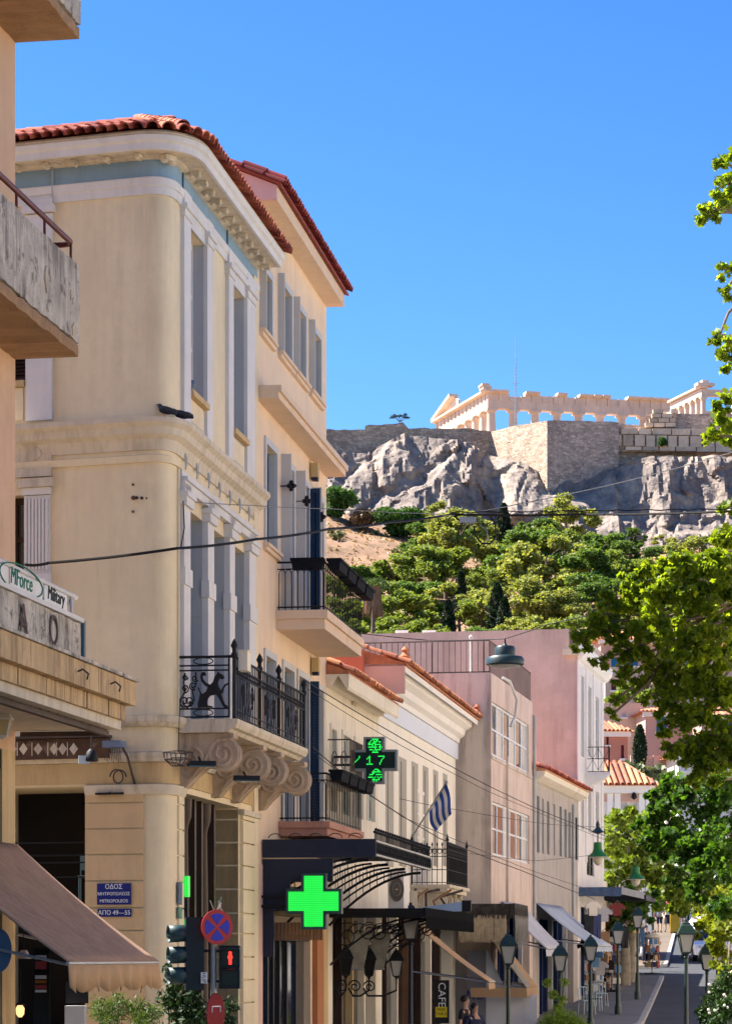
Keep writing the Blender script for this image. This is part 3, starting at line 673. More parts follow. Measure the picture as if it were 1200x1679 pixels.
# roof
hip = MB(); up = .36
rp = [FC.xy(0, EAVE), FC.xy(5.0, EAVE)] + [ARC[5] + V((.35, -.5))] + [FS.xy(0, EAVE), FS.xy(LS, EAVE)]
ri = [FC.xy(0, -1.45), FC.xy(4.2, -1.45), FC.xy(4.2, -1.45), FS.xy(1.5, -1.75), FS.xy(LS, -1.75)]
for i in range(4):
    a, b_, c, d = rp[i], rp[i + 1], ri[i + 1], ri[i]
    hip.quad((*a, 14.68), (*b_, 14.68), (*c, 15.42), (*d, 15.42))
hip.quad(*[(*p, 15.42) for p in (FC.xy(0, -1.45), FC.xy(4.2, -1.45), FS.xy(1.5, -1.75), FS.xy(LS, -1.75), FS.xy(LS, -8), FC.xy(0, -8))])
hip.quad((*FS.xy(LS, EAVE), 14.68), (*FS.xy(LS, EAVE), 14.6), (*FS.xy(LS, -8), 14.6), (*FS.xy(LS, -8), 15.42), (*FS.xy(LS, -1.75), 15.42))
roof = hip.build('roof', TILE, cream)
TB = barrel(.46, .1, 'barrel_tile', TILE)
def upv(fr, run, rise): return V((-fr.n.x * run, -fr.n.y * run, rise))
tile_field(roof, FC.pt(.1, EAVE + .17, 14.655), FC.pt(5.0, EAVE + .17, 14.655), upv(FC, 2.07, .74), .46, .17, 5, TB)
tile_field(roof, FS.pt(.0, EAVE + .17, 14.645), FS.pt(LS + .05, EAVE + .17, 14.645), upv(FS, 2.37, .74), .46, .17, 3, TB)
off = EAVE + .17; nT = 8
for i in range(nT):                                      # tiles fanned round the corner
    t = (i + .5) / nT; p = (1 - t) ** 2 * cA + 2 * t * (1 - t) * cc + t * t * cB; tg = (2 * (1 - t) * (cc - cA) + 2 * t * (cB - cc)).normalized(); n2 = V((tg.y, -tg.x)); p = p + n2 * off
    u3 = V((-n2.x, -n2.y, .33)).normalized(); nr = V((n2.x * .33, n2.y * .33, 1)).normalized()
    for r_ in range(3): place('roof_tile', TB, roof, V((p.x, p.y, 14.655)) + u3 * (.38 * r_), basis(u3, nr), 1.15)
RT = barrel(.42, .11, 'ridge_tile', TILE, taper=.8)
for i in range(15): place('ridge_tile', RT, roof, FC.pt(.0 + i * .30, -1.45, 15.42), basis(V((FC.u.x, FC.u.y, 0)), V((0, 0, 1))))
for i in range(10):
    p0, p1 = FC.pt(4.35, -1.35, 15.42), V((*(ARC[5] + V((.3, -.45))), 14.74)); t = i / 10; d = (p0 - p1)
    place('hip_tile', RT, roof, p1 + d * t, basis(d, V((-.2, -.3, 1)).normalized()))
# second-floor street windows: white surrounds, sills, panels
def trim(a, b_, z0, z1, o=.06, m=WHITE, fr=FS, name='pilaster'): x = MB(); x.fbox(fr, a, b_, -.01, o, z0, z1); return x.build(name, m, cream)
for (la, lb, ra, rb, top, bot, i) in ((296, 307, 334, 343.5, 369, 637, 0), (369.5, 377.5, 400, 412.3, 462, 700, 1)):
    a, c, z0, z1, dep = w2[i]
    for p, q_ in ((la, lb), (ra, rb)):
        s0, s1 = FS.S(p), FS.S(q_)
        trim(s0, s1, Zm + .07, z1 + .02); trim(s0 - .04, s1 + .03, z1 + .02, z1 + .13, .085, name='capital'); trim(s0 - .07, s1 + .06, z1 + .13, z1 + .2, .12, name='capital'); trim(s0 - .02, s1 + .02, z1 + .2, z1 + .42, .07, name='pilaster_block')
    s0, s1 = FS.S(lb), FS.S(ra)
    trim(s0, s1, z1 - .0, z1 + .2, .03, name='lintel'); trim(s0, s1, z1 + .2, z1 + .3, .07, name='lintel_moulding'); trim(FS.S(la) - .04, FS.S(rb) + .04, z1 + .42, 13.855, .05, name='lintel_band') if z1 + .42 < 13.8 else None
    trim(s0, s1, z0 - .1, z0 - .01, .1, OCHRE, name='sill'); trim(s0 + .06, s1 - .06, Zm + .1, z0 - .14, .02, CREAM, name='panel')
    for dz in (.18, .55): trim(s0 + .14, s1 - .14, Zm + .07 + dz, Zm + .085 + dz, .024, GREYREV, name='panel_line')
a, c, z0, z1, dep = w2[0]; frame_window(cream, FS, a, c, z0, z1, -dep, .09, WHITE, GLASSB, 2, 3)
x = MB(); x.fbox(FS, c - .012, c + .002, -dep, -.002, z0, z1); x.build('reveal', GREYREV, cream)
a, c, z0, z1, dep = w2[1]; shutter(cream, FS, a, c, z0, z1, -dep + .02, GREYSH)
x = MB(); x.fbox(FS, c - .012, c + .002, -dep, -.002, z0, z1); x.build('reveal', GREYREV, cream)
# first floor: four pilasters, three deep openings, glyph frieze
pil = ((292.6, 303), (332, 342), (368, 376.5), (400.5, 411))
for p, q_ in pil:
    s0, s1 = FS.S(p), FS.S(q_); z1 = FS.Z(p, 812 + (p - 292.6) * .72)
    trim(s0, s1, Zl + .03, z1 - .15, .09); trim(s0 - .05, s1 + .05, z1 - .15, z1 - .02, .14, name='capital'); trim(s0 - .08, s1 + .08, z1 - .02, z1 + .06, .17, name='capital'); trim(s0, s1, z1 + .06, z1 + .2, .1, name='pilaster_block')
    trim(s0 - .04, s1 + .04, FS.Z(p, 958 + (p - 292.6) * .55), FS.Z(p, 958 + (p - 292.6) * .55) + .26, .115, WHITE, name='pilaster_band')
zt = w1[0][3]
trim(FS.S(293), FS.S(411), zt + .22, zt + .34, .10, name='entablature'); trim(FS.S(293), FS.S(411), zt + .342, zt + .40, .14, name='entablature'); trim(FS.S(293), FS.S(411), zt + .402, Zm - .61, .05, name='glyph_frieze')
for px in (299.5, 318.5, 337.5, 355.5, 372.5, 388.5, 404):
    s = FS.S(px); x = MB(); zz = zt + .62
    x.fbox(FS, s - .06, s + .06, .045, .062, zz + .12, zz + .16); x.fbox(FS, s - .05, s - .015, .045, .062, zz - .08, zz + .118); x.fbox(FS, s + .02, s + .05, .045, .062, zz - .02, zz + .118)
    x.build('glyph', GREYREV, cream)
for a, c, z0, z1, dep in w1:
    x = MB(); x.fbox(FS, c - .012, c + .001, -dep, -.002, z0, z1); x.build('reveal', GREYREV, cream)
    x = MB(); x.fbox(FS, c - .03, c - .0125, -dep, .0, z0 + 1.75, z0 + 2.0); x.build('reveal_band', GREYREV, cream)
    frame_window(cream, FS, a, c, z0, z1, -dep, .08, GREYSH, GLASS, 2, 3)
x = MB(); x.fbox(FS, FS.S(412.5), FS.S(419), -.01, .05, 0, 14.2); x.build('end_pilaster', CREAM, cream)
x = MB(); x.fbox(FS, .0, FS.S(292), -.01, .03, Zl + .05, Zm - .61); x.build('corner_strip', CREAM, cream)
# camera-facing face: pilaster strips, fluted pilaster, roundel, shutters
FT = lambda a, b_, ya, yb, o, m=WHITE, nm='pilaster': trim(FC.S(a), FC.S(b_), FC.Z((a + b_) / 2, yb), FC.Z((a + b_) / 2, ya), o, m, FC, nm)
FT(44, 87, 352, 690, .05); FT(40, 91, 338, 350, .11, nm='capital'); FT(42, 89, 328, 337.5, .08, nm='capital')
FT(24, 86, 702 + 2, 768, .04, OFFWHITE, 'entablature'); FT(20, 86, 769, 783, .07, OFFWHITE, 'entablature'); FT(33, 90, 786, 800, .12, OFFWHITE, 'capital'); FT(38, 85, 800.5, 812, .07, WHITE, 'capital')
FT(41, 83, 813, 940, .035, WHITE); 
for i in range(7): FT(43.5 + i * 5.6, 46.5 + i * 5.6, 818, 935, .062, WHITE, 'fillet')
FT(38, 85, 941, 975, .07, WHITE, 'pilaster_base')
s, z = FC.S(61), FC.Z(61, 745); x = MB(); x.prism([FC.pt(s + .085 * math.cos(t), .04, z + .085 * math.sin(t)) for t in [i * math.pi / 8 for i in range(16)]], (FC.n.x * .03, FC.n.y * .03, 0)); x.build('roundel', OFFWHITE, cream)
a, c, z0, z1, d = fc1[0]; frame_window(cream, FC, a, c, z0, z1, -d, .09, DWOOD, GLASS, 1, 2)
a, c, z0, z1, d = fc2[0]; shutter(cream, FC, a, c, z0, z1, -d + .05, DWOOD)
trim(a - .05, c, z0 - .1, z0 - .01, .08, OCHRE, FC, 'sill'); trim(a - .02, c - .03, z0 - .6, z0 - .12, .03, CREAM, FC, 'panel')
# ground floor, camera side: rusticated pier as courses
pa, pb = FC.S(141), FC.S(236)
zs = [1300, 1319, 1361, 1403, 1446, 1490, 1527, 1570, 1612, 1654, 1700, 1760, 1850]
for y0, y1 in zip(zs, zs[1:]):
    x = MB(); z0, z1 = zc(y1) + .012, zc(y0) - .012; x.fbox(FC, pa, pb, -.0, .035, z0, z1); x.build('rustic_block', mat('rustic_cream', (0.60, 0.42, 0.23), var=.1, streak=.25, scol=(.3, .2, .12)), cream)
    x = MB(); x.fbox(FS, .02, FS.S(299), 0, .03, z0, z1); x.build('rustic_block', CREAM, cream)
    x = MB(); x.fbox(FS, FS.S(393), FS.S(418), .0, .06, z0, z1); x.build('rustic_block', CREAM, cream)
    x = MB(); x.fbox(FS, FS.S(391), FS.S(391) + .02, -1.2, -.01, z0, z1); x.build('rustic_block', OCHRE, cream)
x = MB(); x.fbox(FS, FS.S(391), FS.S(420), 0, .1, zc(1310), zc(1300)); x.build('pier_cap', OFFWHITE, cream)
# shopfront in the street opening
a, c, z0, z1, d = g0[0]
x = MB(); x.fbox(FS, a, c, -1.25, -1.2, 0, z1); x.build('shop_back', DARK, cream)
for px in (309, 323, 341, 352, 372): 
    s = FS.S(px); x = MB(); x.fbox(FS, s - .06, s + .06, -.32, -.2, 0, z1); x.build('mullion', DWOOD, cream)
for px, w in ((330, .13), (361, .13)):
    s = FS.S(px); x = MB(); x.lathe([(.11, 0), (.1, 3.6), (.085, z1 - .5), (.1, z1 - .42), (.14, z1 - .3), (.15, z1 - .02)], FS.pt(s, -.3, 0), 12); x.build('column', DWOOD, cream, smooth=40)
g_ = MB(); g_.fbox(FS, a + .02, c - .02, -.42, -.4, .5, z1 - .02); g_.build('shop_pane', GLASS, cream)
# dark bar window on the camera side with rails
a, c, z0, z1, d = fc0[0]
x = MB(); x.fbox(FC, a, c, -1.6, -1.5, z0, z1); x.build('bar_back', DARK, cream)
for i, py in enumerate((1381, 1402, 1414, 1438)): x = MB(); z = FC.Z(100, py); x.tube([FC.pt(a, -.25, z), FC.pt(c, -.25, z)], .012, 6); x.build('bar_rail', IRON, cream)
x = MB(); x.fbox(FC, FC.S(141) - .09, FC.S(141) - .01, -.3, -.2, z0, z1); x.build('bar_frame', DWOOD, cream)
# ================================================================== near-left house with concrete balconies
nE = V((kx(25) * 34, 34.0)); FN = Fr(nE - vdir(1350).normalized() * 15.0, vdir(1350)); LN = 15.0
WALLN = mat('near_wall', (0.62, 0.40, 0.25), var=.1, streak=.3, scol=(.3, .2, .14))
near = thing('balcony_building', 'peeling house at the left edge with crumbling concrete balconies', 'building', (nE.x, nE.y, 0))
zn = lambda py, Y=34.0: (HY - py) * Y / FOC + CH
zCan = zn(1150)
b = MB(); b.wall(FN, 0, LN, 5.2, 17.5, [(LN - 2.6, LN - 1.3, 6.4, 8.9, .25), (LN - 2.6, LN - 1.3, 10.2, 12.6, .25)]); b.quad(FN.pt(LN, 0, 5.2), FN.pt(LN, -9, 5.2), FN.pt(LN, -9, 17.5), FN.pt(LN, 0, 17.5)); b.quad(FN.pt(0, 0, 17.5), FN.pt(LN, 0, 17.5), FN.pt(LN, -9, 17.5), FN.pt(0, -9, 17.5)); b.build('wall', WALLN, near)
for z in (6.4, 10.2): shutter(near, FN, LN - 2.6, LN - 1.3, z, z + 2.45, -.2, DWOOD)
rg = random.Random(5); SANDP = mat('bare_render', (.50, .40, .29), var=.3, scale=5, bump=.5)
def rough_slab(parent, name, z0, z1, o, m, s1=LN, th=None, s0=2.0, notch=.03):
    """front face broken into uneven strips so that its edge crumbles"""
    b = MB(); n = 90; P = []
    for i in range(n + 1):
        s = s0 + (s1 - s0) * i / n; P.append((s, o - rg.random() * notch, z0 + rg.random() * notch, z1 - rg.random() * notch * .8))
    for (s, oo, a, c) in P: b.v += [tuple(FN.pt(s, oo, a)), tuple(FN.pt(s, oo + rg.random() * .012, (a + c) / 2)), tuple(FN.pt(s, oo, c)), tuple(FN.pt(s, oo - (th or o), c)), tuple(FN.pt(s, oo - (th or o), a))]
    for i in range(n):
        for j in range(5): b.f.append((5 * i + j, 5 * i + 5 + j, 5 * i + 5 + (j + 1) % 5, 5 * i + (j + 1) % 5))
    b.f.append((4, 3, 2, 1, 0)); b.f.append(tuple(5 * n + j for j in range(5)))
    return b.build(name, m, parent)
ob = FN.n.y and 0.86
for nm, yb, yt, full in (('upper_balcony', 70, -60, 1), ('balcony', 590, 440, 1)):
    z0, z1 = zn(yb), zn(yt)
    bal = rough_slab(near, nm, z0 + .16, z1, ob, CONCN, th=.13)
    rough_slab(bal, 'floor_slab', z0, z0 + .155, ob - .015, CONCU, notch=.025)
    b = MB(); b.fbox(FN, LN - .12, LN - .02, .0, ob - .16, z0 + .16, z1 - .05); b.build('end_parapet', CONCN, bal)
    if nm == 'balcony':
        for s_, zz, w_, h_ in ((LN - .28, z0 + .2, .3, .16), (LN - 1.5, z0 + .45, .12, .3), (LN - .45, z0 + .62, .07, .12)):
            x = MB(); x.eprism(FN, [(s_ + w_ * .55 * math.cos(q) * rg.uniform(.6, 1.1), zz + h_ / 2 + h_ * .6 * math.sin(q) * rg.uniform(.6, 1.1)) for q in [k * .6 for k in range(10)]], ob - .04, ob + .0025); x.build('plaster_patch', SANDP, bal)
        zr = z1 + .24; x = MB(); e = LN - .12
        x.tube([FN.pt(2, ob - .07, zr), FN.pt(e - .12, ob - .07, zr), FN.pt(e - .03, ob - .1, zr), FN.pt(e, ob - .2, zr), FN.pt(e, ob - .34, zr)], .035, 10); x.build('hand_rail', RUSTR, bal, smooth=50)
        for s in [e - .1 - i * 1.15 for i in range(6)]: x = MB(); x.tube([FN.pt(s, ob - .07, z1 - .05), FN.pt(s, ob - .07, zr)], .018, 6); x.build('rail_post', RUSTR, bal)
# sign parapet on the canopy
z0, z1 = zn(1098), zn(1016)
par = rough_slab(near, 'sign_parapet', z0, z1 - .06, .86, CONCN, s1=LN + .05, th=.12, notch=.02)
x = MB(); x.fbox(FN, 2, LN + .06, .7, .885, z1 - .055, z1 + .0); x.build('parapet_cap', PIPEW, par)
x = MB(); x.fbox(FN, LN + .07, LN + .15, .68, .88, z0 - .02, z1 - .02); x.build('drainpipe', TEAL, par)
zr = zn(984); x = MB(); x.tube([FN.pt(2, .82, zr), FN.pt(LN - .1, .82, zr)], .035, 8); x.build('white_rail', PIPEW, par, smooth=50)
for s in (LN - .3, LN - 1.65, LN - 3.0): x = MB(); x.tube([FN.pt(s, .82, z1), FN.pt(s, .82, zr)], .022, 6); x.build('rail_post', PIPEW, par)
x = MB(); x.fbox(FN, LN - .55, LN - .12, .45, .8, zr - .1, zr - .05); x.build('rail_bracket', GALV, par)
def text_mesh(name, s, m, parent, org, xd, zd, size, ext=.004, align='CENTER', shear=0.0, bold=0.0):
    cu_ = bpy.data.curves.new(name, 'FONT'); cu_.body = s; cu_.size = size; cu_.align_x = align; cu_.align_y = 'CENTER'; cu_.extrude = ext; cu_.shear = shear; cu_.offset = bold; cu_.resolution_u = 3
    t = bpy.data.objects.new('tmp', cu_); COL.objects.link(t); dg = bpy.context.evaluated_depsgraph_get(); me = bpy.data.meshes.new_from_object(t.evaluated_get(dg))
    bpy.data.objects.remove(t); xd, zd = V(xd).normalized(), V(zd).normalized(); nn = xd.cross(zd); o0 = V(org) - (wloc(parent) if parent else V((0, 0, 0)))
    for v in me.vertices: v.co = o0 + xd * v.co.x + zd * v.co.y + nn * v.co.z
    me.materials.clear(); me.materials.append(m); me.name = name
    return link(name, me, parent)
GREENP = mat('sign_green', (.02, .18, .10), var=0, bump=0); BLACKP = mat('sign_black', (.02, .02, .02), var=0, bump=0); WHITEP = mat('sign_white', (.72, .70, .66), var=.08, bump=0, streak=.3, scol=(.4, .36, .3))
u3 = V((FN.u.x, FN.u.y, 0))
sg = thing('sign_board', 'white sign boards lettered MForce and Military on balcony rail', 'sign', FN.pt(LN - 2.4, .86, z1 + .01))
for a, c in ((LN - 4.6, LN - 3.05), (LN - 2.98, LN - 1.68), (LN - 1.6, LN - .62)): x = MB(); x.fbox(FN, a, c, .845, .858, z1 + .012, zr - .045); x.build('board', WHITEP, sg)
zm_ = (z1 + zr) / 2
text_mesh('lettering', 'MForce', GREENP, sg, FN.pt(LN - 2.55, .862, zm_), u3, (0, 0, 1), .28, shear=.15)
x = MB(); x.tube([FN.pt(LN - 2.55 + .85 * math.cos(t), .864, zm_ + .17 * math.sin(t)) for t in [i * math.pi / 14 for i in range(29)]], .010, 4); x.build('oval_border', GREENP, sg)
text_mesh('lettering', 'Military', BLACKP, sg, FN.pt(LN - 1.12, .862, zm_), u3, (0, 0, 1), .24, shear=.15)
for s, ch in ((LN - 2.5, 'A'), (LN - 1.25, 'Ω')): text_mesh('ghost_letter', ch, mat('ghost_stain', (.10, .06, .05), var=.4, scale=6), par, FN.pt(s, .875, (z0 + z1) / 2 - .04), u3, (0, 0, 1), .55, .003)
# canopy ledge, two steps, each of separate stone lengths
led = MB(); led.fbox(FN, 2, LN + .0, 0, 1.38, zn(1200), zn(1106) - .02); ledge = led.build('canopy_ledge', OFFWHITE, near)
SAND = mat('sandstone_fascia', (0.55, 0.38, 0.20), var=.2, scale=2, streak=.9, scol=(.09, .05, .03), sscale=7, bump=.5, bscale=20)
s = LN + .12
for k in range(9):
    w = rg.uniform(.7, 1.1); zt = zn(1122)
    x = MB(); x.fbox(FN, s - w + .012, s, 1.2, 1.54 + rg.random() * .01, zn(1160), zt); x.build('fascia_stone', SAND, ledge)
    x = MB(); x.fbox(FN, s - w - .1, s - .14, 1.2, 1.43 + rg.random() * .01, zn(1185), zn(1160) - .006); x.build('fascia_stone', SAND, ledge)
    s -= w
x = MB(); x.fbox(FN, 2, LN + .16, .9, 1.58, zn(1121), zn(1116)); x.build('drip_slab', CONCN, ledge)
for s in (LN - 1.15, LN - 2.6): x = MB(); q = FN.pt(s, 1.56, zn(1140)); x.tube([q, q + V((.06, -.05, .02)), q + V((.12, -.02, -.03)), q + V((.1, .02, -.09))], .012, 5); x.build('iron_hook', IRONG, ledge)
# steel truss below
tr = thing('steel_truss', 'rusty dark steel truss hanging under the stone canopy ledge', 'truss', FN.pt(LN - .4, 1.2, zn(1206)))
x = MB(); x.fbox(FN, 2, LN - .05, 1.16, 1.24, zn(1210), zn(1202)); x.build('lower_beam', IRONG, tr)
x = MB(); x.fbox(FN, 2, LN - .05, 1.15, 1.23, zn(1189), zn(1186)); x.build('upper_beam', IRONG, tr)
for i in range(16): s = LN - .1 - i * .36; x = MB(); x.fbox(FN, s - .03, s + .03, 1.17, 1.22, zn(1202), zn(1189)); x.build('strut', IRONG, tr)
x = MB(); x.fbox(FN, LN - .12, LN - .05, .1, 1.2, zn(1210), zn(1202)); x.build('end_beam', IRONG, tr)
# shop below: pier, dark opening
b = MB(); b.fbox(FN, LN - .55, LN, -.5, -.0, 0, 5.2); b.build('shop_pier', OCHRE, near)
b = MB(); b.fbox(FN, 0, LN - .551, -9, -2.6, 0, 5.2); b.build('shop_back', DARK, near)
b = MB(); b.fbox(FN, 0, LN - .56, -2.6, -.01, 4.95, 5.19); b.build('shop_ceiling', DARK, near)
b = MB(); b.fbox(FN, LN - 1.2, LN - 1.1, -.4, -.3, 0, 3.4); b.build('shop_frame', DWOOD, near)
g_ = MB(); g_.fbox(FN, 3, LN - .56, -.4, -.38, .3, 3.4); g_.build('shop_pane', GLASS, near)
# awning
AWN = mat('brown_awning', (0.34, 0.21, 0.14), rough=.9, var=.2, scale=4, streak=.5, scol=(.16, .09, .06), sscale=9, bump=.2)
AWNV = mat('tan_valance', (0.52, 0.31, 0.15), rough=.9, var=.12, scale=4, streak=.3, scol=(.3, .16, .08))
awn = thing('awning', 'sloping faded brown awning with scalloped tan valance at the left shop', 'awning', FN.pt(LN - 2, 1, 2.3))
za, zb = zn(1386), zn(1578); oa, ob2 = .02, 1.87
b = MB(); n = 24; m_ = 14; s0, s1 = LN - 4.1, LN
for j in range(m_ + 1):
    for i in range(n + 1):
        t = j / m_; s = s0 + (s1 - s0) * i / n; sag = -.06 * math.sin(math.pi * t) - .012 * math.sin(i * 1.3) * math.sin(math.pi * t)
        b.v.append(tuple(FN.pt(s, oa + (ob2 - oa) * t, za + (zb - za) * t + sag)))
for j in range(m_):
    for i in range(n): b.f.append((j * (n + 1) + i, j * (n + 1) + i + 1, (j + 1) * (n + 1) + i + 1, (j + 1) * (n + 1) + i))
o = b.build('canvas', AWN, awn, smooth=60); md = o.modifiers.new('thick', 'SOLIDIFY'); md.thickness = .012
b = MB(); N = 96
for i in range(N + 1):
    s = s0 + (s1 - s0) * i / N; ph = (i % 8) / 8; d = .27 + .07 * abs(math.sin(math.pi * i / 8)); w = .02 * math.sin(i * .55)
    b.v += [tuple(FN.pt(s, ob2, zb)), tuple(FN.pt(s, ob2 + .01 + w, zb - d * .5)), tuple(FN.pt(s, ob2 + .02 + w * 1.5, zb - d))]
for i in range(N):
    for j in range(2): b.f.append((3 * i + j, 3 * i + j + 1, 3 * i + 4 + j, 3 * i + 3 + j))
o = b.build('valance', AWNV, awn, smooth=60); md = o.modifiers.new('thick', 'SOLIDIFY'); md.thickness = .006
x = MB(); x.tube([FN.pt(s0, ob2 - .01, zb - .01), FN.pt(s1, ob2 - .01, zb - .01)], .022, 6); x.build('front_bar', GALV, awn)
x = MB(); x.prism([FN.pt(s1, ob2, zb), FN.pt(s1, ob2 - .0, zb - .3), FN.pt(s1, ob2 - .28, zb - .27), FN.pt(s1, ob2 - .28, zb + .09)], (FN.u.x * .008, FN.u.y * .008, 0)); x.build('end_flap', AWNV, awn)
for s in (s0 + .1, s1 - .1): x = MB(); x.tube([FN.pt(s, .05, zb + .35), FN.pt(s, ob2 - .03, zb - .02)], .018, 6); x.build('arm', GALV, awn)

# ================================================================== peach house
peach = thing('apartment_house', 'peach four-storey house with grey shuttered windows and planter balconies', 'building', (cE.x, cE.y, 0))
zPe = 15.6
pw = []
for a, c, yt, yb in ((428.5, 443.5, 440, 541), (458.6, 476, 462, 578), (484, 499, 500, 610), (509, 524, 537, 641)): pw.append((FP.S(a), FP.S(c), FP.Z(a, yb), FP.Z(a, yt), .17))
wB = [(FP.S(434.7), FP.S(451.7), FP.Z(434.7, 892), FP.Z(434.7, 727), .17)]
zDk = FP.Z(452, 1001)
for a, c, yt in ((464, 480, 758), (488, 504, 785), (514.5, 528, 812)): wB.append((FP.S(a), FP.S(c), zDk + .03, FP.Z(a, yt), .17))
wC = [(FP.S(434), FP.S(450), FP.Z(434, 1240), FP.Z(434, 1075), .17)]
zD3 = FP.Z(458, 1348)
for a, c, yt in ((464, 480, 1093), (488, 504, 1108), (514.5, 528, 1128)): wC.append((FP.S(a), FP.S(c), zD3 + .03, FP.Z(a, yt), .17))
g1 = [(FP.S(429), FP.S(509), 0, FP.Z(460, 1480), .8)]
b = MB(); b.wall(FP, 0, LP, 0, zPe, pw + wB + wC + g1); b.build('street_wall', PEACH, peach)
b = MB(); b.quad(FP.pt(LP, 0, 0), FP.pt(LP, -8, 0), FP.pt(LP, -8, zPe), FP.pt(LP, 0, zPe)); b.build('end_wall', PEACH, peach)
core(peach, FP, .02, LP - .02, 8, 4.6, zPe - .1, DARK); b = MB(); b.fbox(FP, .02, LP - .02, -8, -.9, 0, 4.5); b.build('lower_body', DARK, peach)
# gable end and roof
eo = .36; sl_ = .42; zE = zPe + .22
gp = [(eo, zPe - .02), (eo, zE), (-1.3, zE + sl_ * (1.3 + eo)), (-4.6, zE + .1), (-4.6, zPe - 3), (0, zPe - 3), (0, zPe - .02)]
b = MB(); b.xprism(FP, gp, -.02, .1); b.build('gable', PINKG, peach)
b = MB(); b.xprism(FP, [(0, zPe - .02), (eo, zPe - .02), (eo, zE - .002), (0, zE)], .1, LP + .02); b.build('eave_box', PEACHT, peach)
b = MB(); b.xprism(FP, [(eo + .08, zE - .02), (eo + .08, zE + .03), (-1.3, zE + sl_ * (1.3 + eo) + .06), (-5.0, zE + .05), (-5.0, zE + .0), (-1.3, zE + sl_ * (1.3 + eo) + .01)], -.1, LP + .1); proof = b.build('roof', TILE, peach)
TP2 = barrel(.44, .085, 'barrel_tile', mat('maroon_tile', (0.22, 0.03, 0.028), rough=.6, var=.2, scale=3, objvar=.35))
upp = V((-FP.n.x, -FP.n.y, sl_)).normalized()
tile_field(proof, FP.pt(-.1, eo + .15, zE + .06), FP.pt(LP + .1, eo + .15, zE + .06), upp, .44, .165, 2, TP2)
for i in range(5): place('verge_tile', TP2, proof, FP.pt(-.06, eo + .14, zE + .005) + upp * (i * .40), basis(upp, V((0, 0, 1))))
# slab cornice between the storeys
z0 = FP.Z(458, 649, .43); z1 = FP.Z(458, 628, .43)
x = MB(); x.fbox(FP, -.02, LP, 0, .39, z0, z0 + .11); x.fbox(FP, -.03, LP + .02, 0, .44, z0 + .11, z1); x.build('slab_cornice', PEACHT, peach)
def psurround(h, sill=True, lip=.05, sm=None, o=.035):
    a, c, z0, z1, d = h; fw = .12
    x = MB(); x.fbox(FP, a - fw, a - .001, -.01, o, z0, z1 + fw); x.fbox(FP, c + .001, c + fw, -.01, o, z0, z1 + fw); x.fbox(FP, a - .001, c + .001, -.01, o, z1 + .001, z1 + fw); sur = x.build('window_surround', GREYSH, peach)
    x = MB(); x.fbox(FP, c - .014, c + .0005, -d + .01, .001, z0, z1); x.build('reveal', GREYSH, sur)
    if sill: x = MB(); x.fbox(FP, a - .2, c + .2, 0, .07, z0 - .13, z0 - .06); x.fbox(FP, a - .22, c + .22, 0, .11, z0 - .058, z0 - .001); x.build('sill', PEACHT, sur)
    return sur
for h in pw: psurround(h); shutter(peach, FP, h[0], h[1], h[2], h[3], -.12, TEAL)
psurround(wB[0]); shutter(peach, FP, wB[0][0], wB[0][1], wB[0][2], wB[0][3], -.12, TEAL)
for i, h in enumerate(wB[1:]):
    psurround(h, False); shutter(peach, FP, h[0], h[1], h[2], h[3], -.12, TEAL)
    x = MB(); x.fbox(FP, h[0] - .17, h[0] - .122, 0, .18, h[2], h[3] + .12); x.build('folded_leaf', GREYSH, peach)
for i, h in enumerate(wC): psurround(h, i == 0); shutter(peach, FP, h[0], h[1], h[2], h[3], -.12, TEAL)
for i in (0, 1, 2, 3):
    h = pw[i]; x = MB(); x.fbox(FP, h[0] - .165, h[0] - .122, 0, .12, h[2], h[3] + .12); x.build('folded_leaf', GREYSH, peach)
def door_leaf(h, ang_o, m):          # shutter leaf standing open at right angles to the wall
    fr = Fr(FP.xy(h[1], .06), -FP.n); fr2 = Fr(FP.xy(h[1], ang_o + .06), -FP.n); shutter(peach, fr2, 0, ang_o, h[2], h[3], .0, m, 'open_shutter')
door_leaf(wB[2], .19, BLUESH); door_leaf(wC[2], .17, BLUESH)
for px, py in ((459.6, 797), (485.6, 822), (510, 848)):
    s, z = FP.S(px), FP.Z(px, py); x = MB()
    for k in range(4): a = k * math.pi / 2; x.ball(FP.pt(s + .0, .2 + .045 * math.cos(a), z + .06 * math.sin(a)), .045, 6, 4)
    x.tube([FP.pt(s, 0, z), FP.pt(s, .3, z)], .014, 5); x.build('shutter_dog', IRON, peach)
for px, py in ((509, 775), (510, 1094)):
    s, z = FP.S(px), FP.Z(px, py); lamp = MB(); lamp.fbox(FP, s - .1, s + .1, .02, .16, z - .1, z + .17); lo = lamp.build('wall_light', mat('beige_metal', (.5, .38, .2), var=.05), peach)
    x = MB(); x.fbox(FP, s - .08, s + .08, .03, .15, z - .16, z - .101); x.build('lens', NAVY, lo)
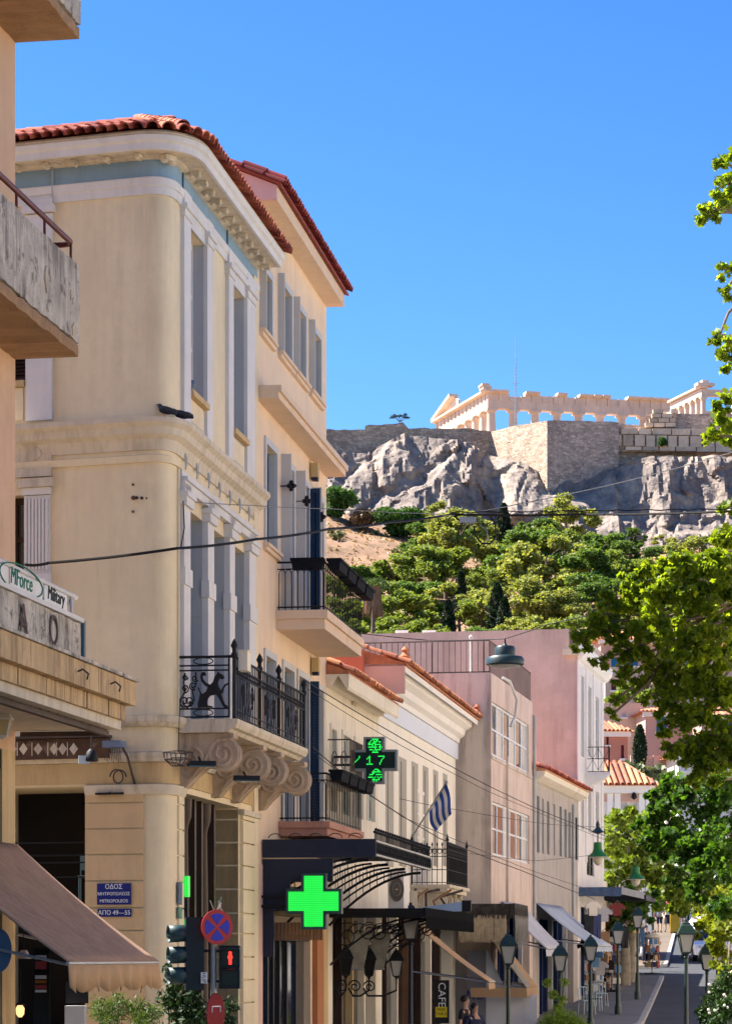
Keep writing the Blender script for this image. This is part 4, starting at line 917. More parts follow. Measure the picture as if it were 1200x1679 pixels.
# balconies of the peach house
def peach_balcony(zt, th, ya, rail_h, pxa, pxb, name, fillet=True, floor=PEACHT):
    o = .93; sa = FP.S(pxa); sb = FP.S(pxb, o)
    x = MB(); x.fbox(FP, sa + .05, sb - .05, 0, o - .05, zt - th, zt - th * .45); x.fbox(FP, sa, sb, 0, o, zt - th * .45, zt); bal = x.build(name, floor, peach)
    zr = zt + rail_h
    fr = Fr(FP.xy(sa + .06, 0), FP.n)                      # end railing runs outwards
    # fr.s runs outwards, its outside looks back along the street
    def bar(p, q, r=.011): y = MB(); y.tube([p, q], r, 5); return y
    E = lambda o_, z: FP.pt(sa + .06, o_, z)
    for dz, rr in ((zr, .018), (zr - .12, .011), (zt + .06, .014)): x = MB(); x.tube([E(.02, dz), E(o - .06, dz)], rr, 6); x.build('end_rail', IRON, bal)
    n = 7
    for i in range(n + 1): oo = .05 + (o - .13) * i / n; x = MB(); x.tube([E(oo, zt + .01), E(oo, zr - .2)], .010, 5); x.build('baluster', IRON, bal)
    x = MB()
    for i in range(n):
        a = .05 + (o - .13) * i / n; w = (o - .13) / n
        x.tube([E(a + w / 2 - w / 2 * math.cos(t), zr - .21 + .08 * math.sin(t)) for t in [k * math.pi / 6 for k in range(7)]], .009, 4)
    x.build('arch_scrolls', IRON, bal)
    L = lambda s, z: FP.pt(s, o - .06, z)
    for dz, rr in ((zr, .02), (zr - .12, .011), (zt + .06, .014)): x = MB(); x.tube([L(sa + .06, dz), L(sb - .06, dz)], rr, 6); x.build('front_rail', IRON, bal)
    m = int((sb - sa) / .2)
    for i in range(m + 1): s = sa + .06 + (sb - sa - .12) * i / m; x = MB(); x.tube([L(s, zt + .01), L(s, zr - .02)], .012, 5); x.build('baluster', IRON, bal)
    return bal, sa, sb, o, zr
balB, sa, sb, o_, zr = peach_balcony(zDk, .34, 0, .86, 452, 597, 'balcony')
def planter(fr, s0, s1, o0, o1, z, label, m=PLBOX):
    """tapered trough with a rim, soil and a few dry stems"""
    t = thing('planter_box', label, 'planter', fr.pt((s0 + s1) / 2, (o0 + o1) / 2, z), 'planter boxes on the peach balconies')
    h = .19; i = .03
    a = [fr.pt(s0 + i, o1 - i, z), fr.pt(s1 - i, o1 - i, z), fr.pt(s1 - i, o0 + i, z), fr.pt(s0 + i, o0 + i, z)]; c = [fr.pt(s0, o1, z + h), fr.pt(s1, o1, z + h), fr.pt(s1, o0, z + h), fr.pt(s0, o0, z + h)]
    x = MB(); x.hexa(a + c); x.build('trough', m, t)
    x = MB(); x.fbox(fr, s0 - .012, s1 + .012, o1 - .012, o1 + .014, z + h - .035, z + h + .012); x.fbox(fr, s0 - .012, s1 + .012, o0 - .014, o0 + .012, z + h - .035, z + h + .012); x.fbox(fr, s0 - .013, s0 + .012, o0, o1, z + h - .034, z + h + .011); x.fbox(fr, s1 - .012, s1 + .013, o0, o1, z + h - .034, z + h + .011); x.build('rim', m, t)
    return t
fe = Fr(FP.xy(sa + .0, 0), FP.n)
def end_planter(zr, a, c, label):
    fr = Fr(FP.xy(sa + .05, 0), FP.n); return planter(fr, a, c, -.11, .11, zr - .14, label)
FEnd = lambda: None
end_planter(zr, .28, .86, 'planter trough on the end rail of the upper peach balcony')
nb = 4; wd = (sb - sa - .1) / nb
for i in range(nb): planter(FP, sa + .12 + i * wd, sa + .12 + (i + .86) * wd, o_ - .02, o_ + .22, zr - .13, ('nearest', 'second', 'third', 'farthest')[i] + ' planter box along the front of the upper peach balcony')
balC, sa, sb, o_, zr = peach_balcony(zD3, .26, 0, .86, 456, 597, 'balcony', floor=PINKBASE)
wd = (sb - sa - .1) / nb
for i in range(nb): planter(FP, sa + .12 + i * wd, sa + .12 + (i + .86) * wd, o_ - .02, o_ + .22, zr - .13, ('nearest', 'second', 'third', 'farthest')[i] + ' planter box along the front of the lower peach balcony')
# small dry plant standing on the upper balcony
# shopfront of the pharmacy
a, c, z0, z1, d = g1[0]
x = MB(); x.fbox(FP, a, c, -.85, -.8, 0, z1); x.build('shop_back', DARK, peach)
zt = FP.Z(470, 1543)
for px in (434, 447, 456, 466, 478, 493): s = FP.S(px); x = MB(); x.fbox(FP, s - .05, s + .05, -.2, -.08, 0, zt); x.build('mullion', NAVY if px % 2 else IRON, peach)
x = MB(); x.fbox(FP, a, c, -.15, -.13, .3, zt); x.build('shop_pane', GLASS, peach)
x = MB(); x.fbox(FP, a, c, -.3, -.02, zt, zt + .12); x.build('transom', IRON, peach)
x = MB(); x.fbox(FP, FP.S(512), FP.S(523), 0, .1, 0, FP.Z(515, 1480)); x.build('pilaster', mat('terracotta_paint', (.40, .16, .07), var=.1), peach)
x = MB(); x.fbox(FP, FP.S(524), FP.S(533), 0, .06, 0, FP.Z(527, 1480)); x.build('pilaster', OCHRE, peach)
x = MB(); x.fbox(FP, FP.S(421), FP.S(428), 0, .03, 0, 4.2); x.build('pilaster', PINKG, peach)
# ================================================================== low pale house (D)
pale = thing('row_house', 'low pale house with sagging red tile roof and green framed windows', 'building', (pE.x, pE.y, 0))
zDt = FD.Z(540, 1128)
dw = [(FD.S(a), FD.S(c), FD.Z(a, yb), FD.Z(a, yt), .12) for a, c, yt, yb in ((542, 550, 1195, 1330), (561, 572, 1205, 1335), (581, 594, 1216, 1340), (602, 613, 1230, 1345))]
gD = [(FD.S(545), FD.S(616), 0, FD.Z(580, 1490), 1.0)]
b = MB(); b.wall(FD, 0, LD, 0, zDt, dw + gD); b.build('street_wall', PALE, pale)
core(pale, FD, .02, LD - .02, 7, 4.6, zDt, DARK); b = MB(); b.fbox(FD, .02, LD - .02, -7, -1.05, 0, 4.5); b.build('lower_body', DARK, pale)
zt_, zb_ = FD.Z(538, 1084, .45), FD.Z(538, 1110, .45)
prof = [(0, zDt - .02), (.12, zDt + .02), (.25, zDt + .2), (.42, zb_), (.46, zb_ + .05), (.47, zt_), (0, zt_)]
x = MB(); x.xprism(FD, prof, -.05, LD); x.build('coved_cornice', PALE, pale)
x = MB(); x.xprism(FD, [(.46, zt_ + .005), (.46, zt_ + .05), (-4, zt_ + 1.75), (-8, zt_ + .1), (-8, zt_ + .005)], -.06, LD + .02); rf = x.build('roof', TILEO, pale)
TBO = barrel(.42, .09, 'barrel_tile', TILEO)
tile_field(rf, FD.pt(.0, .56, zt_ + .05), FD.pt(LD, .56, zt_ + .05), V((-FD.n.x, -FD.n.y, .38)), .42, .19, 5, TBO)
TEALW = mat('grey_green_frame', (.30, .36, .33), var=.1)
for h in dw:
    frame_window(pale, FD, h[0], h[1], h[2], h[3], -.06, .08, TEALW, CLEAR, 2, 3)
    x = MB(); x.fbox(FD, h[0] - .1, h[0] - .001, 0, .03, h[2], h[3] + .1); x.fbox(FD, h[1] + .001, h[1] + .1, 0, .03, h[2], h[3] + .1); x.fbox(FD, h[0], h[1], 0, .03, h[3] + .001, h[3] + .1); x.build('window_surround', PALE, pale)
x = MB(); p = FD.S(578); z = FD.Z(578, 1158)
for k in range(9): a = k * math.pi / 8; x.ball(FD.pt(p + .16 * math.cos(a), .03, z + .05 + .05 * math.sin(a)), .045, 6, 4)
x.build('wall_ornament', OFFWHITE, pale)
# small old balcony of the pale house
zb_ = FD.Z(540, 1268, .5); x = MB(); x.fbox(FD, .05, 1.6, 0, .5, zb_ - .1, zb_); ob_ = x.build('balcony', PALE, pale)
for dz in (.03, .85): x = MB(); x.tube([FD.pt(.06, .02, zb_ + dz), FD.pt(.06, .47, zb_ + dz), FD.pt(1.58, .47, zb_ + dz)], .015, 5); x.build('rail', IRONG, ob_)
for i in range(12): s = .08 + i * .136; x = MB(); x.tube([FD.pt(s, .47, zb_), FD.pt(s, .47, zb_ + .85)], .010, 5); x.build('baluster', IRONG, ob_)
x = MB(); 
for c0 in (.15, .34): x.tube([FD.pt(.06, c0 + .07 * math.cos(t) * (1 - t / 14), zb_ + .42 + .22 * math.sin(t) * (1 - t / 14)) for t in [k * .5 for k in range(22)]], .010, 4)
x.build('scrollwork', IRONG, ob_)

# ================================================================== ivory house with big white cornice (E)
ivory = thing('row_house', 'ivory house with broad white cornice and striped grey pilasters', 'building', (dE.x, dE.y, 0))
zEf = FE.Z(622, 1165); 
gEo = [(FE.S(626), FE.S(741), 0, FE.Z(680, 1500), 1.2)]
b = MB(); b.wall(FE, 0, LE, 0, zEf, gEo); b.build('street_wall', IVORY, ivory)
core(ivory, FE, .02, LE - .02, 8, 4.6, zEf, DARK); b = MB(); b.fbox(FE, .02, LE - .02, -8, -1.25, 0, 4.5); b.build('lower_body', DARK, ivory)
b = MB(); b.quad(FE.pt(LE, 0, 0), FE.pt(LE, -8, 0), FE.pt(LE, -8, zEf), FE.pt(LE, 0, zEf)); b.quad(FE.pt(0, 0, zDt), FE.pt(0, -8, zDt), FE.pt(0, -8, zEf + 1.0), FE.pt(0, 0, zEf + 1.0)); b.build('end_wall', IVORY, ivory)
zc1 = FE.Z(645, 1078, .62); zc0 = FE.Z(642, 1148, .1)
for nm, m, pr in (('frieze_band', PALEBL, [(0, zc0 - .45), (.06, zc0 - .45), (.07, zc0 - .02), (0, zc0 - .02)]),
                  ('cornice', WHITEC, [(0, zc0 - .018), (.1, zc0), (.12, zc0 + .12), (.24, zc0 + .2), (.28, zc0 + .34), (.44, zc0 + .44), (.46, zc0 + .6), (.6, zc1 - .12), (.62, zc1), (0, zc1)])):
    x = MB(); x.xprism(FE, pr, -.04, LE + .04); x.build(nm, m, ivory)
x = MB(); x.fbox(FE, -.08, -.045, -1.4, .62, zc1 - .62, zc1 + .05); x.build('cornice_end', PINKG, ivory)
x = MB(); x.fbox(FE, -.3, -.05, -5, -.3, zc1 - .6, zc1 + .28); x.build('firewall', mat('red_firewall', (.52, .17, .11), var=.08), ivory)
x = MB(); x.xprism(FE, [(.66, zc1 + .004), (.66, zc1 + .05), (-4, zc1 + 1.6), (-8, zc1 + .2), (-8, zc1 + .004)], -.08, LE + .1); rf = x.build('roof', TILEO, ivory)
tile_field(rf, FE.pt(-.05, .74, zc1 + .05), FE.pt(LE + .1, .74, zc1 + .05), V((-FE.n.x, -FE.n.y, .33)), .42, .17, 2, TBO)
tile_field(rf, FE.pt(-.18, .74, zc1 + .06), FE.pt(.02, .74, zc1 + .06), V((-FE.n.x, -FE.n.y, .33)), .42, .2, 9, TBO)
for s in (.1, LE): x = MB(); x.lathe([(.05, 0), (.1, .06), (.12, .14), (.06, .22), (.09, .28), (.03, .36)], FE.pt(s, .6, zc1 + .1), 10); x.build('roof_finial', TILEO, ivory, smooth=40)
for a, c in ((632, 645), (654, 666), (674.5, 685), (693, 702), (710, 718), (726, 733)):
    s0, s1 = FE.S(a), FE.S(c); x = MB(); x.fbox(FE, s0, s1, -.01, .006, FE.Z(a, 1420), FE.z_at(s0, 1232 + (a - 632) * .38)); x.build('grey_stripe', IVSTR, ivory)
    x = MB(); x.fbox(FE, s0 + .25, s1 - .25, .006, .03, FE.Z(a, 1420), FE.z_at(s0, 1240 + (a - 632) * .38)); x.build('strip_moulding', IVSTR, ivory)
# balcony of the ivory house: moulded slab on scroll brackets, spear railing
zEb = FE.Z(700, 1444, .9); sA, sB = FE.S(672), FE.S(768, .95); oE = .98
x = MB(); x.fbox(FE, sA, sB, 0, oE, zEb - .08, zEb); x.fbox(FE, sA + .06, sB - .06, 0, oE - .07, zEb - .19, zEb - .081); balE = x.build('balcony', OFFWHITE, ivory)
def scroll_poly(o0, zt, L, H):
    """side view of a scroll bracket in (o, z): volute at the nose, tail at the wall"""
    pts = [(o0, zt), (o0 + L, zt), (o0 + L, zt - .08 * H)]
    c = (o0 + L - .21 * H, zt - .38 * H); pts += [(c[0] + .30 * H * math.cos(R(a)), c[1] + .30 * H * math.sin(R(a))) for a in range(60, -130, -15)]
    pts += [(o0 + L * .5, zt - .62 * H), (o0 + L * .30, zt - .80 * H), (o0 + .14 * L, zt - .98 * H), (o0, zt - H)]
    return pts
def bracket(parent, fr, s, w, o0, zt, L, H, m, name='scroll_bracket'):
    x = MB(); x.xprism(fr, scroll_poly(o0, zt, L, H), s - w / 2, s + w / 2); br = x.build(name, m, parent)
    c1 = (o0 + L - .21 * H, zt - .38 * H); c2 = (o0 + .26 * L, zt - .46 * H)
    x = MB()
    for sd in (s - w / 2 - .004, s + w / 2 + .004):
        x.tube([fr.pt(sd, o, z) for o, z in spiral(c1, .27 * H, .03 * H, 1.2, 2.1, 34)], .03 * H + .006, 5)
        x.tube([fr.pt(sd, o, z) for o, z in spiral(c2, .22 * H, .03 * H, 2.4, -1.8, 30)], .03 * H + .006, 5)
        x.tube([fr.pt(sd, o0 + L * .95, zt - .1 * H), fr.pt(sd, o0 + L * .7, zt - .13 * H), fr.pt(sd, o0 + L * .45, zt - .55 * H), fr.pt(sd, o0 + L * .2, zt - .85 * H)], .035 * H, 5)
    x.build('volute', m, br, smooth=50)
    for k in (-.25, .25): x = MB(); x.tube([fr.pt(s + w * k, o, z) for o, z in scroll_poly(o0, zt, L, H)[3:15]], .022, 5); x.build('roll', m, br, smooth=50)
    return br
for i in range(4): bracket(balE, FE, sA + .35 + i * (sB - sA - .7) / 3, .2, .02, zEb - .2, .8, .5, OFFWHITE)
def spear_rail(parent, pts, z, h, pitch=.12):
    """iron railing along plan points: rails, spear bars, panel rings"""
    for a, c in zip(pts, pts[1:]):
        a, c = V(a), V(c); n = max(1, int((c - a).length / pitch))
        for dz in (.05, h * .38, h * .72, h - .1): x = MB(); x.tube([(a.x, a.y, z + dz), (c.x, c.y, z + dz)], .010, 5); x.build('rail', IRON, parent)
        for i in range(n):
            p = a + (c - a) * (i / n); x = MB(); x.tube([(p.x, p.y, z), (p.x, p.y, z + h)], [.009, .009], 5); x.lathe([(.004, h - .02), (.024, h + .02), (.0, h + .09)], (p.x, p.y, z), 6); x.build('baluster', IRON, parent)
        x = MB()
        for i in range(n):
            p = a + (c - a) * ((i + .5) / n); d = (c - a).normalized()
            for zz in (h * .86,): x.tube([(p.x + d.x * .05 * math.cos(t), p.y + d.y * .05 * math.cos(t), z + zz + .07 * math.sin(t)) for t in [k * math.pi / 5 for k in range(11)]], .008, 4)
        x.build('ring_band', IRON, parent)
    for p in pts: x = MB(); x.tube([(p[0], p[1], z), (p[0], p[1], z + h + .1)], .022, 6); x.lathe([(.02, h + .08), (.045, h + .13), (.03, h + .17), (.0, h + .3)], (p[0], p[1], z), 8); x.build('post', IRON, parent)
spear_rail(balE, [FE.xy(sA + .05, .04), FE.xy(sA + .05, oE - .07), FE.xy(sB - .06, oE - .07)], zEb, .95)
x = MB(); x.fbox(FE, sA + .35, sB - .3, oE - .085, oE - .075, zEb + .38, zEb + .68); x.build('rail_screen', IRON, balE)
for i in range(2): s = sA + .8 + i * 1.4; frame_window(ivory, FE, s, s + .85, zEb + .02, zEb + 2.4, .012, .08, WHITEC, CLEAR, 2, 4, 'balcony_door')

# ================================================================== stained concrete house (F)
conc = thing('concrete_building', 'stained beige concrete block with roof railing and metal windows', 'building', (fB.x, fB.y, 0))
zFt = FF.Z(805, 1103)
fw = [(FF.S(806.5), FF.S(867), FF.Z(806.5, 1238), FF.Z(806.5, 1150), .12), (FF.S(807), FF.S(868), FF.Z(807, 1402), FF.Z(807, 1314), .12)]
gF = [(FF.S(815), FF.S(868), gz(70), FF.Z(840, 1500), 1.0)]
SIDEF = Fr(FF.xy(0, -7.5), FF.n)                                     # side wall towards the camera
b = MB(); b.wall(FF, 0, LF, 0, zFt, fw + gF); b.build('street_wall', mat('pink_concrete', (.66, .52, .44), var=.1, streak=.6, scol=(.25, .17, .14), sscale=2.4), conc)
b = MB(); b.wall(SIDEF, 0, 7.5, 0, zFt); b.build('side_wall', CONC, conc)
b = MB(); b.quad(FF.pt(0, 0, zFt), FF.pt(LF, 0, zFt), FF.pt(LF, -7.5, zFt), FF.pt(0, -7.5, zFt)); b.quad(FF.pt(LF, 0, 0), FF.pt(LF, -7.5, 0), FF.pt(LF, -7.5, zFt), FF.pt(LF, 0, zFt)); b.build('roof_slab', CONC, conc)
core(conc, FF, .1, LF - .02, 7.4, 5, zFt - .1, DARK); b = MB(); b.fbox(FF, .1, LF - .02, -7.4, -1.1, 0, 4.9); b.build('lower_body', DARK, conc)
x = MB(); x.fbox(FF, -.03, LF, -.03, .03, FF.Z(810, 1240) - .12, FF.Z(810, 1240) - .02); x.build('string_course', CONC, conc)
BRWN = mat('brown_panel', (.34, .17, .11), var=.15); ALU = mat('white_aluminium', (.66, .68, .72), rough=.4, var=.04)
for k, h in enumerate(fw):
    a, c, z0, z1, d = h; n = 6; w = (c - a) / n
    for i in range(n):
        s0 = a + i * w
        if k == 1 and i in (1, 2, 3): pm = (BRWN, WHITE, BRWN)[i - 1]
        else: pm = None
        wn = frame_window(conc, FF, s0 + .01, s0 + w - .01, z0, z1, -.06, .07, ALU, pm or (CLEAR if i % 2 else GLASS), 1, 2)
for dz in (.03, .9): x = MB(); x.tube([(*SIDEF.xy(1.5, -.05), zFt + dz), (*FF.xy(.06, -.06), zFt + dz), (*FF.xy(LF - .05, -.06), zFt + dz)], .02, 6); x.build('roof_rail', IRONG, conc)
for i in range(38): p = SIDEF.xy(1.5 + i * 5.95 / 37, -.05); x = MB(); x.tube([(p.x, p.y, zFt), (p.x, p.y, zFt + .9)], .010 if i % 9 else .022, 5); x.build('rail_bar', IRONG, conc)
for i in range(50): p = FF.xy(.06 + i * (LF - .12) / 49, -.06); x = MB(); x.tube([(p.x, p.y, zFt), (p.x, p.y, zFt + .9)], .010, 5); x.build('rail_bar', IRONG, conc)
x = MB(); p0 = FF.pt(1.9, .03, zFt - .35); x.tube([p0 + V((.03, 0, .4)), p0 + V((.25, .5, .35)), p0 + V((.5, 1.2, -.1)), p0 + V((.45, 1.2, -.6)), p0 + V((.3, .9, -.9))], .045, 7); x.build('flue_hose', PIPEW, conc, smooth=60)
for px in (829,): s = FF.S(px); x = MB(); x.tube([FF.pt(s, .05, 4), FF.pt(s, .05, FF.Z(px, 1240))], .035, 7); x.build('drainpipe', CONC, conc)
s = LF - .08; x = MB(); x.tube([FF.pt(s, .07, 3), FF.pt(s, .07, zFt - .4)], .05, 7); x.build('drainpipe', GALV, conc)

# ================================================================== grey house with red eave (G)
greyh = thing('row_house', 'grey plastered house with narrow slot windows and red tile eave', 'building', (fE.x, fE.y, 0))
zG = FG.Z(878, 1282)
gw = [(FG.S(a), FG.S(a + 4.2), FG.z_at(FG.S(a), 1398 + i * 1.5), FG.z_at(FG.S(a), 1305 + i * 4.4), .12) for i, a in enumerate((880, 887.5, 896.5, 906, 917, 925, 931.5, 938, 943))]
gG = [(FG.S(884), FG.S(940), gz(76), FG.Z(910, 1510), 1.0)]
b = MB(); b.wall(FG, 0, LG, 0, zG, gw + gG); b.build('street_wall', GREYB, greyh)
core(greyh, FG, .02, LG - .02, 7, 5.5, zG, DARK); b = MB(); b.fbox(FG, .02, LG - .02, -7, -1.05, 0, 5.4); b.build('lower_body', DARK, greyh)
for h in gw: x = MB(); x.fbox(FG, h[0], h[1], -.1, -.06, h[2], h[3]); x.build('window', GREYREV if random.random() < .3 else TEAL, greyh)
zg1 = FG.Z(878, 1256, .4); x = MB(); x.xprism(FG, [(0, zG - .02), (.1, zG), (.36, zg1 - .16), (.4, zg1), (0, zg1)], 0, LG + .03); x.build('cornice', PALE, greyh)
x = MB(); x.xprism(FG, [(.42, zg1 + .005), (.42, zg1 + .05), (-5, zg1 + 1.5), (-5, zg1 + .005)], 0, LG + .06); rf = x.build('roof', TILEO, greyh)
tile_field(rf, FG.pt(.0, .52, zg1 + .05), FG.pt(LG + .05, .52, zg1 + .05), V((-FG.n.x, -FG.n.y, .3)), .42, .19, 2, TB)
s = FG.S(937.5); x = MB(); x.tube([FG.pt(s, .06, 4), FG.pt(s, .06, zG - .2)], .05, 7); x.build('drainpipe', GALV, greyh)

# ================================================================== tall pink house (H)
pink = thing('tall_house', 'tall pink-walled house with white street front and iron balcony', 'building', (gE.x, gE.y, 0))
zH = FH.Z(945, 1029)
SIDEH = Fr(FH.xy(0, -9.5), FH.n)
b = MB(); b.wall(SIDEH, 0, 9.5, 0, zH); b.build('side_wall', PINKW, pink)
hw = [(FH.S(a), FH.S(c), FH.z_at(FH.S(a), yb), FH.z_at(FH.S(a), yt), .14) for a, c, yt, yb in ((953, 957.5, 1108, 1240), (964.5, 969.5, 1125, 1240), (977, 982, 1142, 1244), (953, 957.5, 1285, 1360), (964.5, 969.5, 1292, 1365), (977, 982, 1298, 1368), (962, 974, 1402, 1435))]
gH = [(FH.S(952), FH.S(986), gz(84), FH.Z(970, 1490), 1.0)]
b = MB(); b.wall(FH, 0, LH, 0, zH - .6, hw + gH); b.build('street_wall', mat('white_render', (.74, .70, .66), var=.05, streak=.25, scol=(.45, .4, .36)), pink)
core(pink, FH, .02, LH - .02, 9.4, 6, zH - .7, DARK); b = MB(); b.fbox(FH, .02, LH - .02, -9.4, -1.05, 0, 5.9); b.build('lower_body', DARK, pink)
b = MB(); b.quad(FH.pt(0, 0, zH), FH.pt(LH, 0, zH), FH.pt(LH, -9.5, zH), FH.pt(0, -9.5, zH)); b.build('roof_slab', PINKW, pink)
x = MB(); x.fbox(FH, 0, LH, -.3, -.02, zH - .65, zH); x.build('parapet', PINKW, pink)
x = MB(); x.fbox(FH, -.15, .0, .02, -.9 + .9, zH - .8, zH - .6) if False else x.xprism(FH, [(0, zH - 1.1), (.12, zH - 1.05), (.3, zH - .85), (.34, zH - .6), (0, zH - .6)], -.02, LH + .1); x.build('cornice', WHITEC, pink)
x = MB(); x.fbox(SIDEH, 9.0, 9.55, 0, .25, zH - .95, zH - .72); x.build('broken_cornice', OFFWHITE, pink)
for h in hw[:6]: frame_window(pink, FH, h[0], h[1], h[2], h[3], -.08, .07, GREYSH, GLASS, 2, 3)
frame_window(pink, FH, hw[6][0], hw[6][1], hw[6][2], hw[6][3], -.06, .05, IRON, GLASS, 1, 2)
for px in (947, 960, 972, 985.5): s = FH.S(px); x = MB(); x.fbox(FH, s - .14, s + .14, 0, .05, 6.0, zH - 1.15); x.build('pilaster', WHITEC, pink)
zHb = FH.Z(970, 1250, .8); s0, s1 = FH.S(961), FH.S(998, .85); x = MB(); x.fbox(FH, s0, s1, 0, .9, zHb - .1, zHb); x.xprism(FH, [(0, zHb - .6), (.2, zHb - .5), (.75, zHb - .22), (.85, zHb - .101), (0, zHb - .101)], s0 + .1, s1 - .1); hb = x.build('balcony', WHITEC, pink)
pts = [FH.xy(s0 + .05, .02), FH.xy(s0 + .05, .84), FH.xy(s1 - .05, .84)]
for dz in (.04, .5, .92): x = MB(); x.tube([(*p, zHb + dz) for p in pts], .014, 5); x.build('rail', IRON, hb)
for a, c in zip(pts, pts[1:]):
    n = max(3, int((c - a).length / .2))
    for i in range(n + 1): p = a + (c - a) * (i / n); x = MB(); x.tube([(*p, zHb), (*p, zHb + .92)], .010, 5); x.build('baluster', IRON, hb)
    m2 = n // 2
    for i in range(m2): p, q_ = a + (c - a) * (i / m2), a + (c - a) * ((i + 1) / m2); x = MB(); x.tube([(*p, zHb + .08), (*q_, zHb + .88)], .009, 4); x.tube([(*q_, zHb + .08), (*p, zHb + .88)], .009, 4); x.build('cross_bar', IRON, hb)
for px in (659, 704):                                                # two white vents on the pink roof edge
    p = at(px, 1029, SIDEH.P.y + .5); t = thing('roof_vent', ('left' if px < 700 else 'right') + ' one of two small white boxes on the pink roof edge', 'vent', p)
    x = MB(); x.box((p.x, p.y, zH - .05), .4, .4, .22); x.build('vent_body', WHITEC, t); x = MB(); x.box((p.x, p.y, zH + .17), .46, .46, .04); x.build('vent_cap', WHITEC, t)
p = FF.pt(.2, -1.2, zFt); t = thing('vent_pipe', 'slim white pipe standing on the concrete roof by the railing', 'pipe', at(772, 1105, p.y))
x = MB(); q = at(772, 1105, p.y); x.tube([(q.x, q.y, zFt - .1), (q.x, q.y, zFt + 1.0)], .035, 8); x.build('pipe', PIPEW, t); x = MB(); x.lathe([(.05, 0), (.06, .05), (.0, .1)], (q.x, q.y, zFt + 1.0), 8); x.build('cap', PIPEW, t)
# ================================================================== cream balcony with iron griffin panel
LB = FS.S(505, .92); zD = Zl + .02; oB = .92
bal = thing('balcony', 'stone balcony with griffin iron railing on the cream corner house', 'balcony', FS.pt(LB / 2, 0, zD - .2))
x = MB(); x.xprism(FS, [(0, zD - .2), (oB - .14, zD - .2), (oB - .1, zD - .15), (oB - .04, zD - .13), (oB, zD - .06), (oB, zD), (0, zD)], .0, LB); x.build('deck', OFFWHITE, bal)
BRK = mat('bracket_stone', (0.50, 0.38, 0.27), var=.18, scale=3, streak=.6, scol=(.16, .10, .07), sscale=6, bump=.4, bscale=25)
for s in (.16, FS.S(398, .5), FS.S(428, .5), FS.S(468, .5)):
    bracket(bal, FS, s + .1, .30, .0, zD - .205, .84, .82, BRK)
zR = zD + .93
rail = MB(); rail.tube([FS.pt(.05, .02, zR), FS.pt(.05, oB - .06, zR), FS.pt(LB - .05, oB - .06, zR)], .022, 6); rail.build('hand_rail', IRON, bal)
G = lambda xz, yz: FS.pt(.05, (xz / 4.8 - 20) / 109.0 + .01, zc(1050 + yz / 4.8) - .0)
def gpoly(pts, nm, th=.018): x = MB(); x.prism([G(*p) for p in pts], (FS.u.x * th, FS.u.y * th, 0)); return x.build(nm, IRON, bal)
def gtube(pts, nm, r=.011, m=IRON): x = MB(); x.tube([G(*p) for p in pts], r, 5); return x.build(nm, m, bal)
for yy in (200, 238, 540, 605): gtube([(85, yy), (505, yy)], 'panel_rail', .013)
gtube([(88, 125), (88, 610)], 'panel_post', .018); gtube([(500, 125), (500, 610)], 'panel_post', .016)
gpoly([(465, 300), (452, 275), (425, 262), (412, 246), (404, 266), (384, 292), (372, 330), (350, 352), (318, 335), (296, 310), (290, 285), (303, 278), (314, 285), (317, 262), (300, 248), (278, 256), (270, 285), (276, 318), (300, 352), (330, 372), (316, 405), (285, 425), (268, 395), (262, 372), (250, 372), (268, 420), (262, 455), (250, 500), (252, 532), (290, 530), (372, 532), (366, 520), (330, 514), (325, 492), (332, 462), (352, 438), (398, 430), (424, 470), (444, 512), (462, 535), (490, 535), (487, 517), (470, 510), (452, 470), (440, 425), (452, 415), (458, 385), (474, 362), (497, 350), (494, 338), (462, 352), (446, 380), (434, 398), (420, 372), (412, 340), (424, 304), (445, 312)], 'griffin')
for c, r0, a0, tn in (((145, 480), 52, 0, 1.6), ((180, 480), 48, 3, -1.5), ((215, 360), 34, 1, 1.5), ((150, 380), 34, 2, -1.5), ((230, 300), 28, .5, 1.3), ((150, 290), 24, 0, 1.4)):
    gtube(spiral(c, r0, 6, a0, tn, 26), 'scroll', .011)
gtube([(105, 540), (110, 470), (150, 410), (140, 330), (150, 255)], 'scroll_stem', .013); gtube([(160, 540), (225, 470), (210, 400), (240, 340), (235, 250)], 'scroll_stem', .013)
for yc in (165, 572): gtube([(295 + 78 * math.cos(t), yc + 26 * math.sin(t)) for t in [k * math.pi / 10 for k in range(21)]], 'oval', .009)
def fpost(s): x = MB(); p = FS.pt(s, oB - .06, zD); x.tube([p, p + V((0, 0, 1.0))], .028, 8); x.lathe([(.03, .9), (.055, .95), (.03, 1.0), (.03, 1.04), (.055, 1.09), (.03, 1.15), (.0, 1.2)], p, 8); return x.build('newel_post', IRON, bal, smooth=50)
posts = [.06, FS.S(432, oB), FS.S(463, oB), LB - .06]
for s in posts: fpost(s)
for dz in (.05, .15, .66, .78): x = MB(); x.tube([FS.pt(.06, oB - .06, zD + dz), FS.pt(LB - .06, oB - .06, zD + dz)], .012, 5); x.build('rail', IRON, bal)
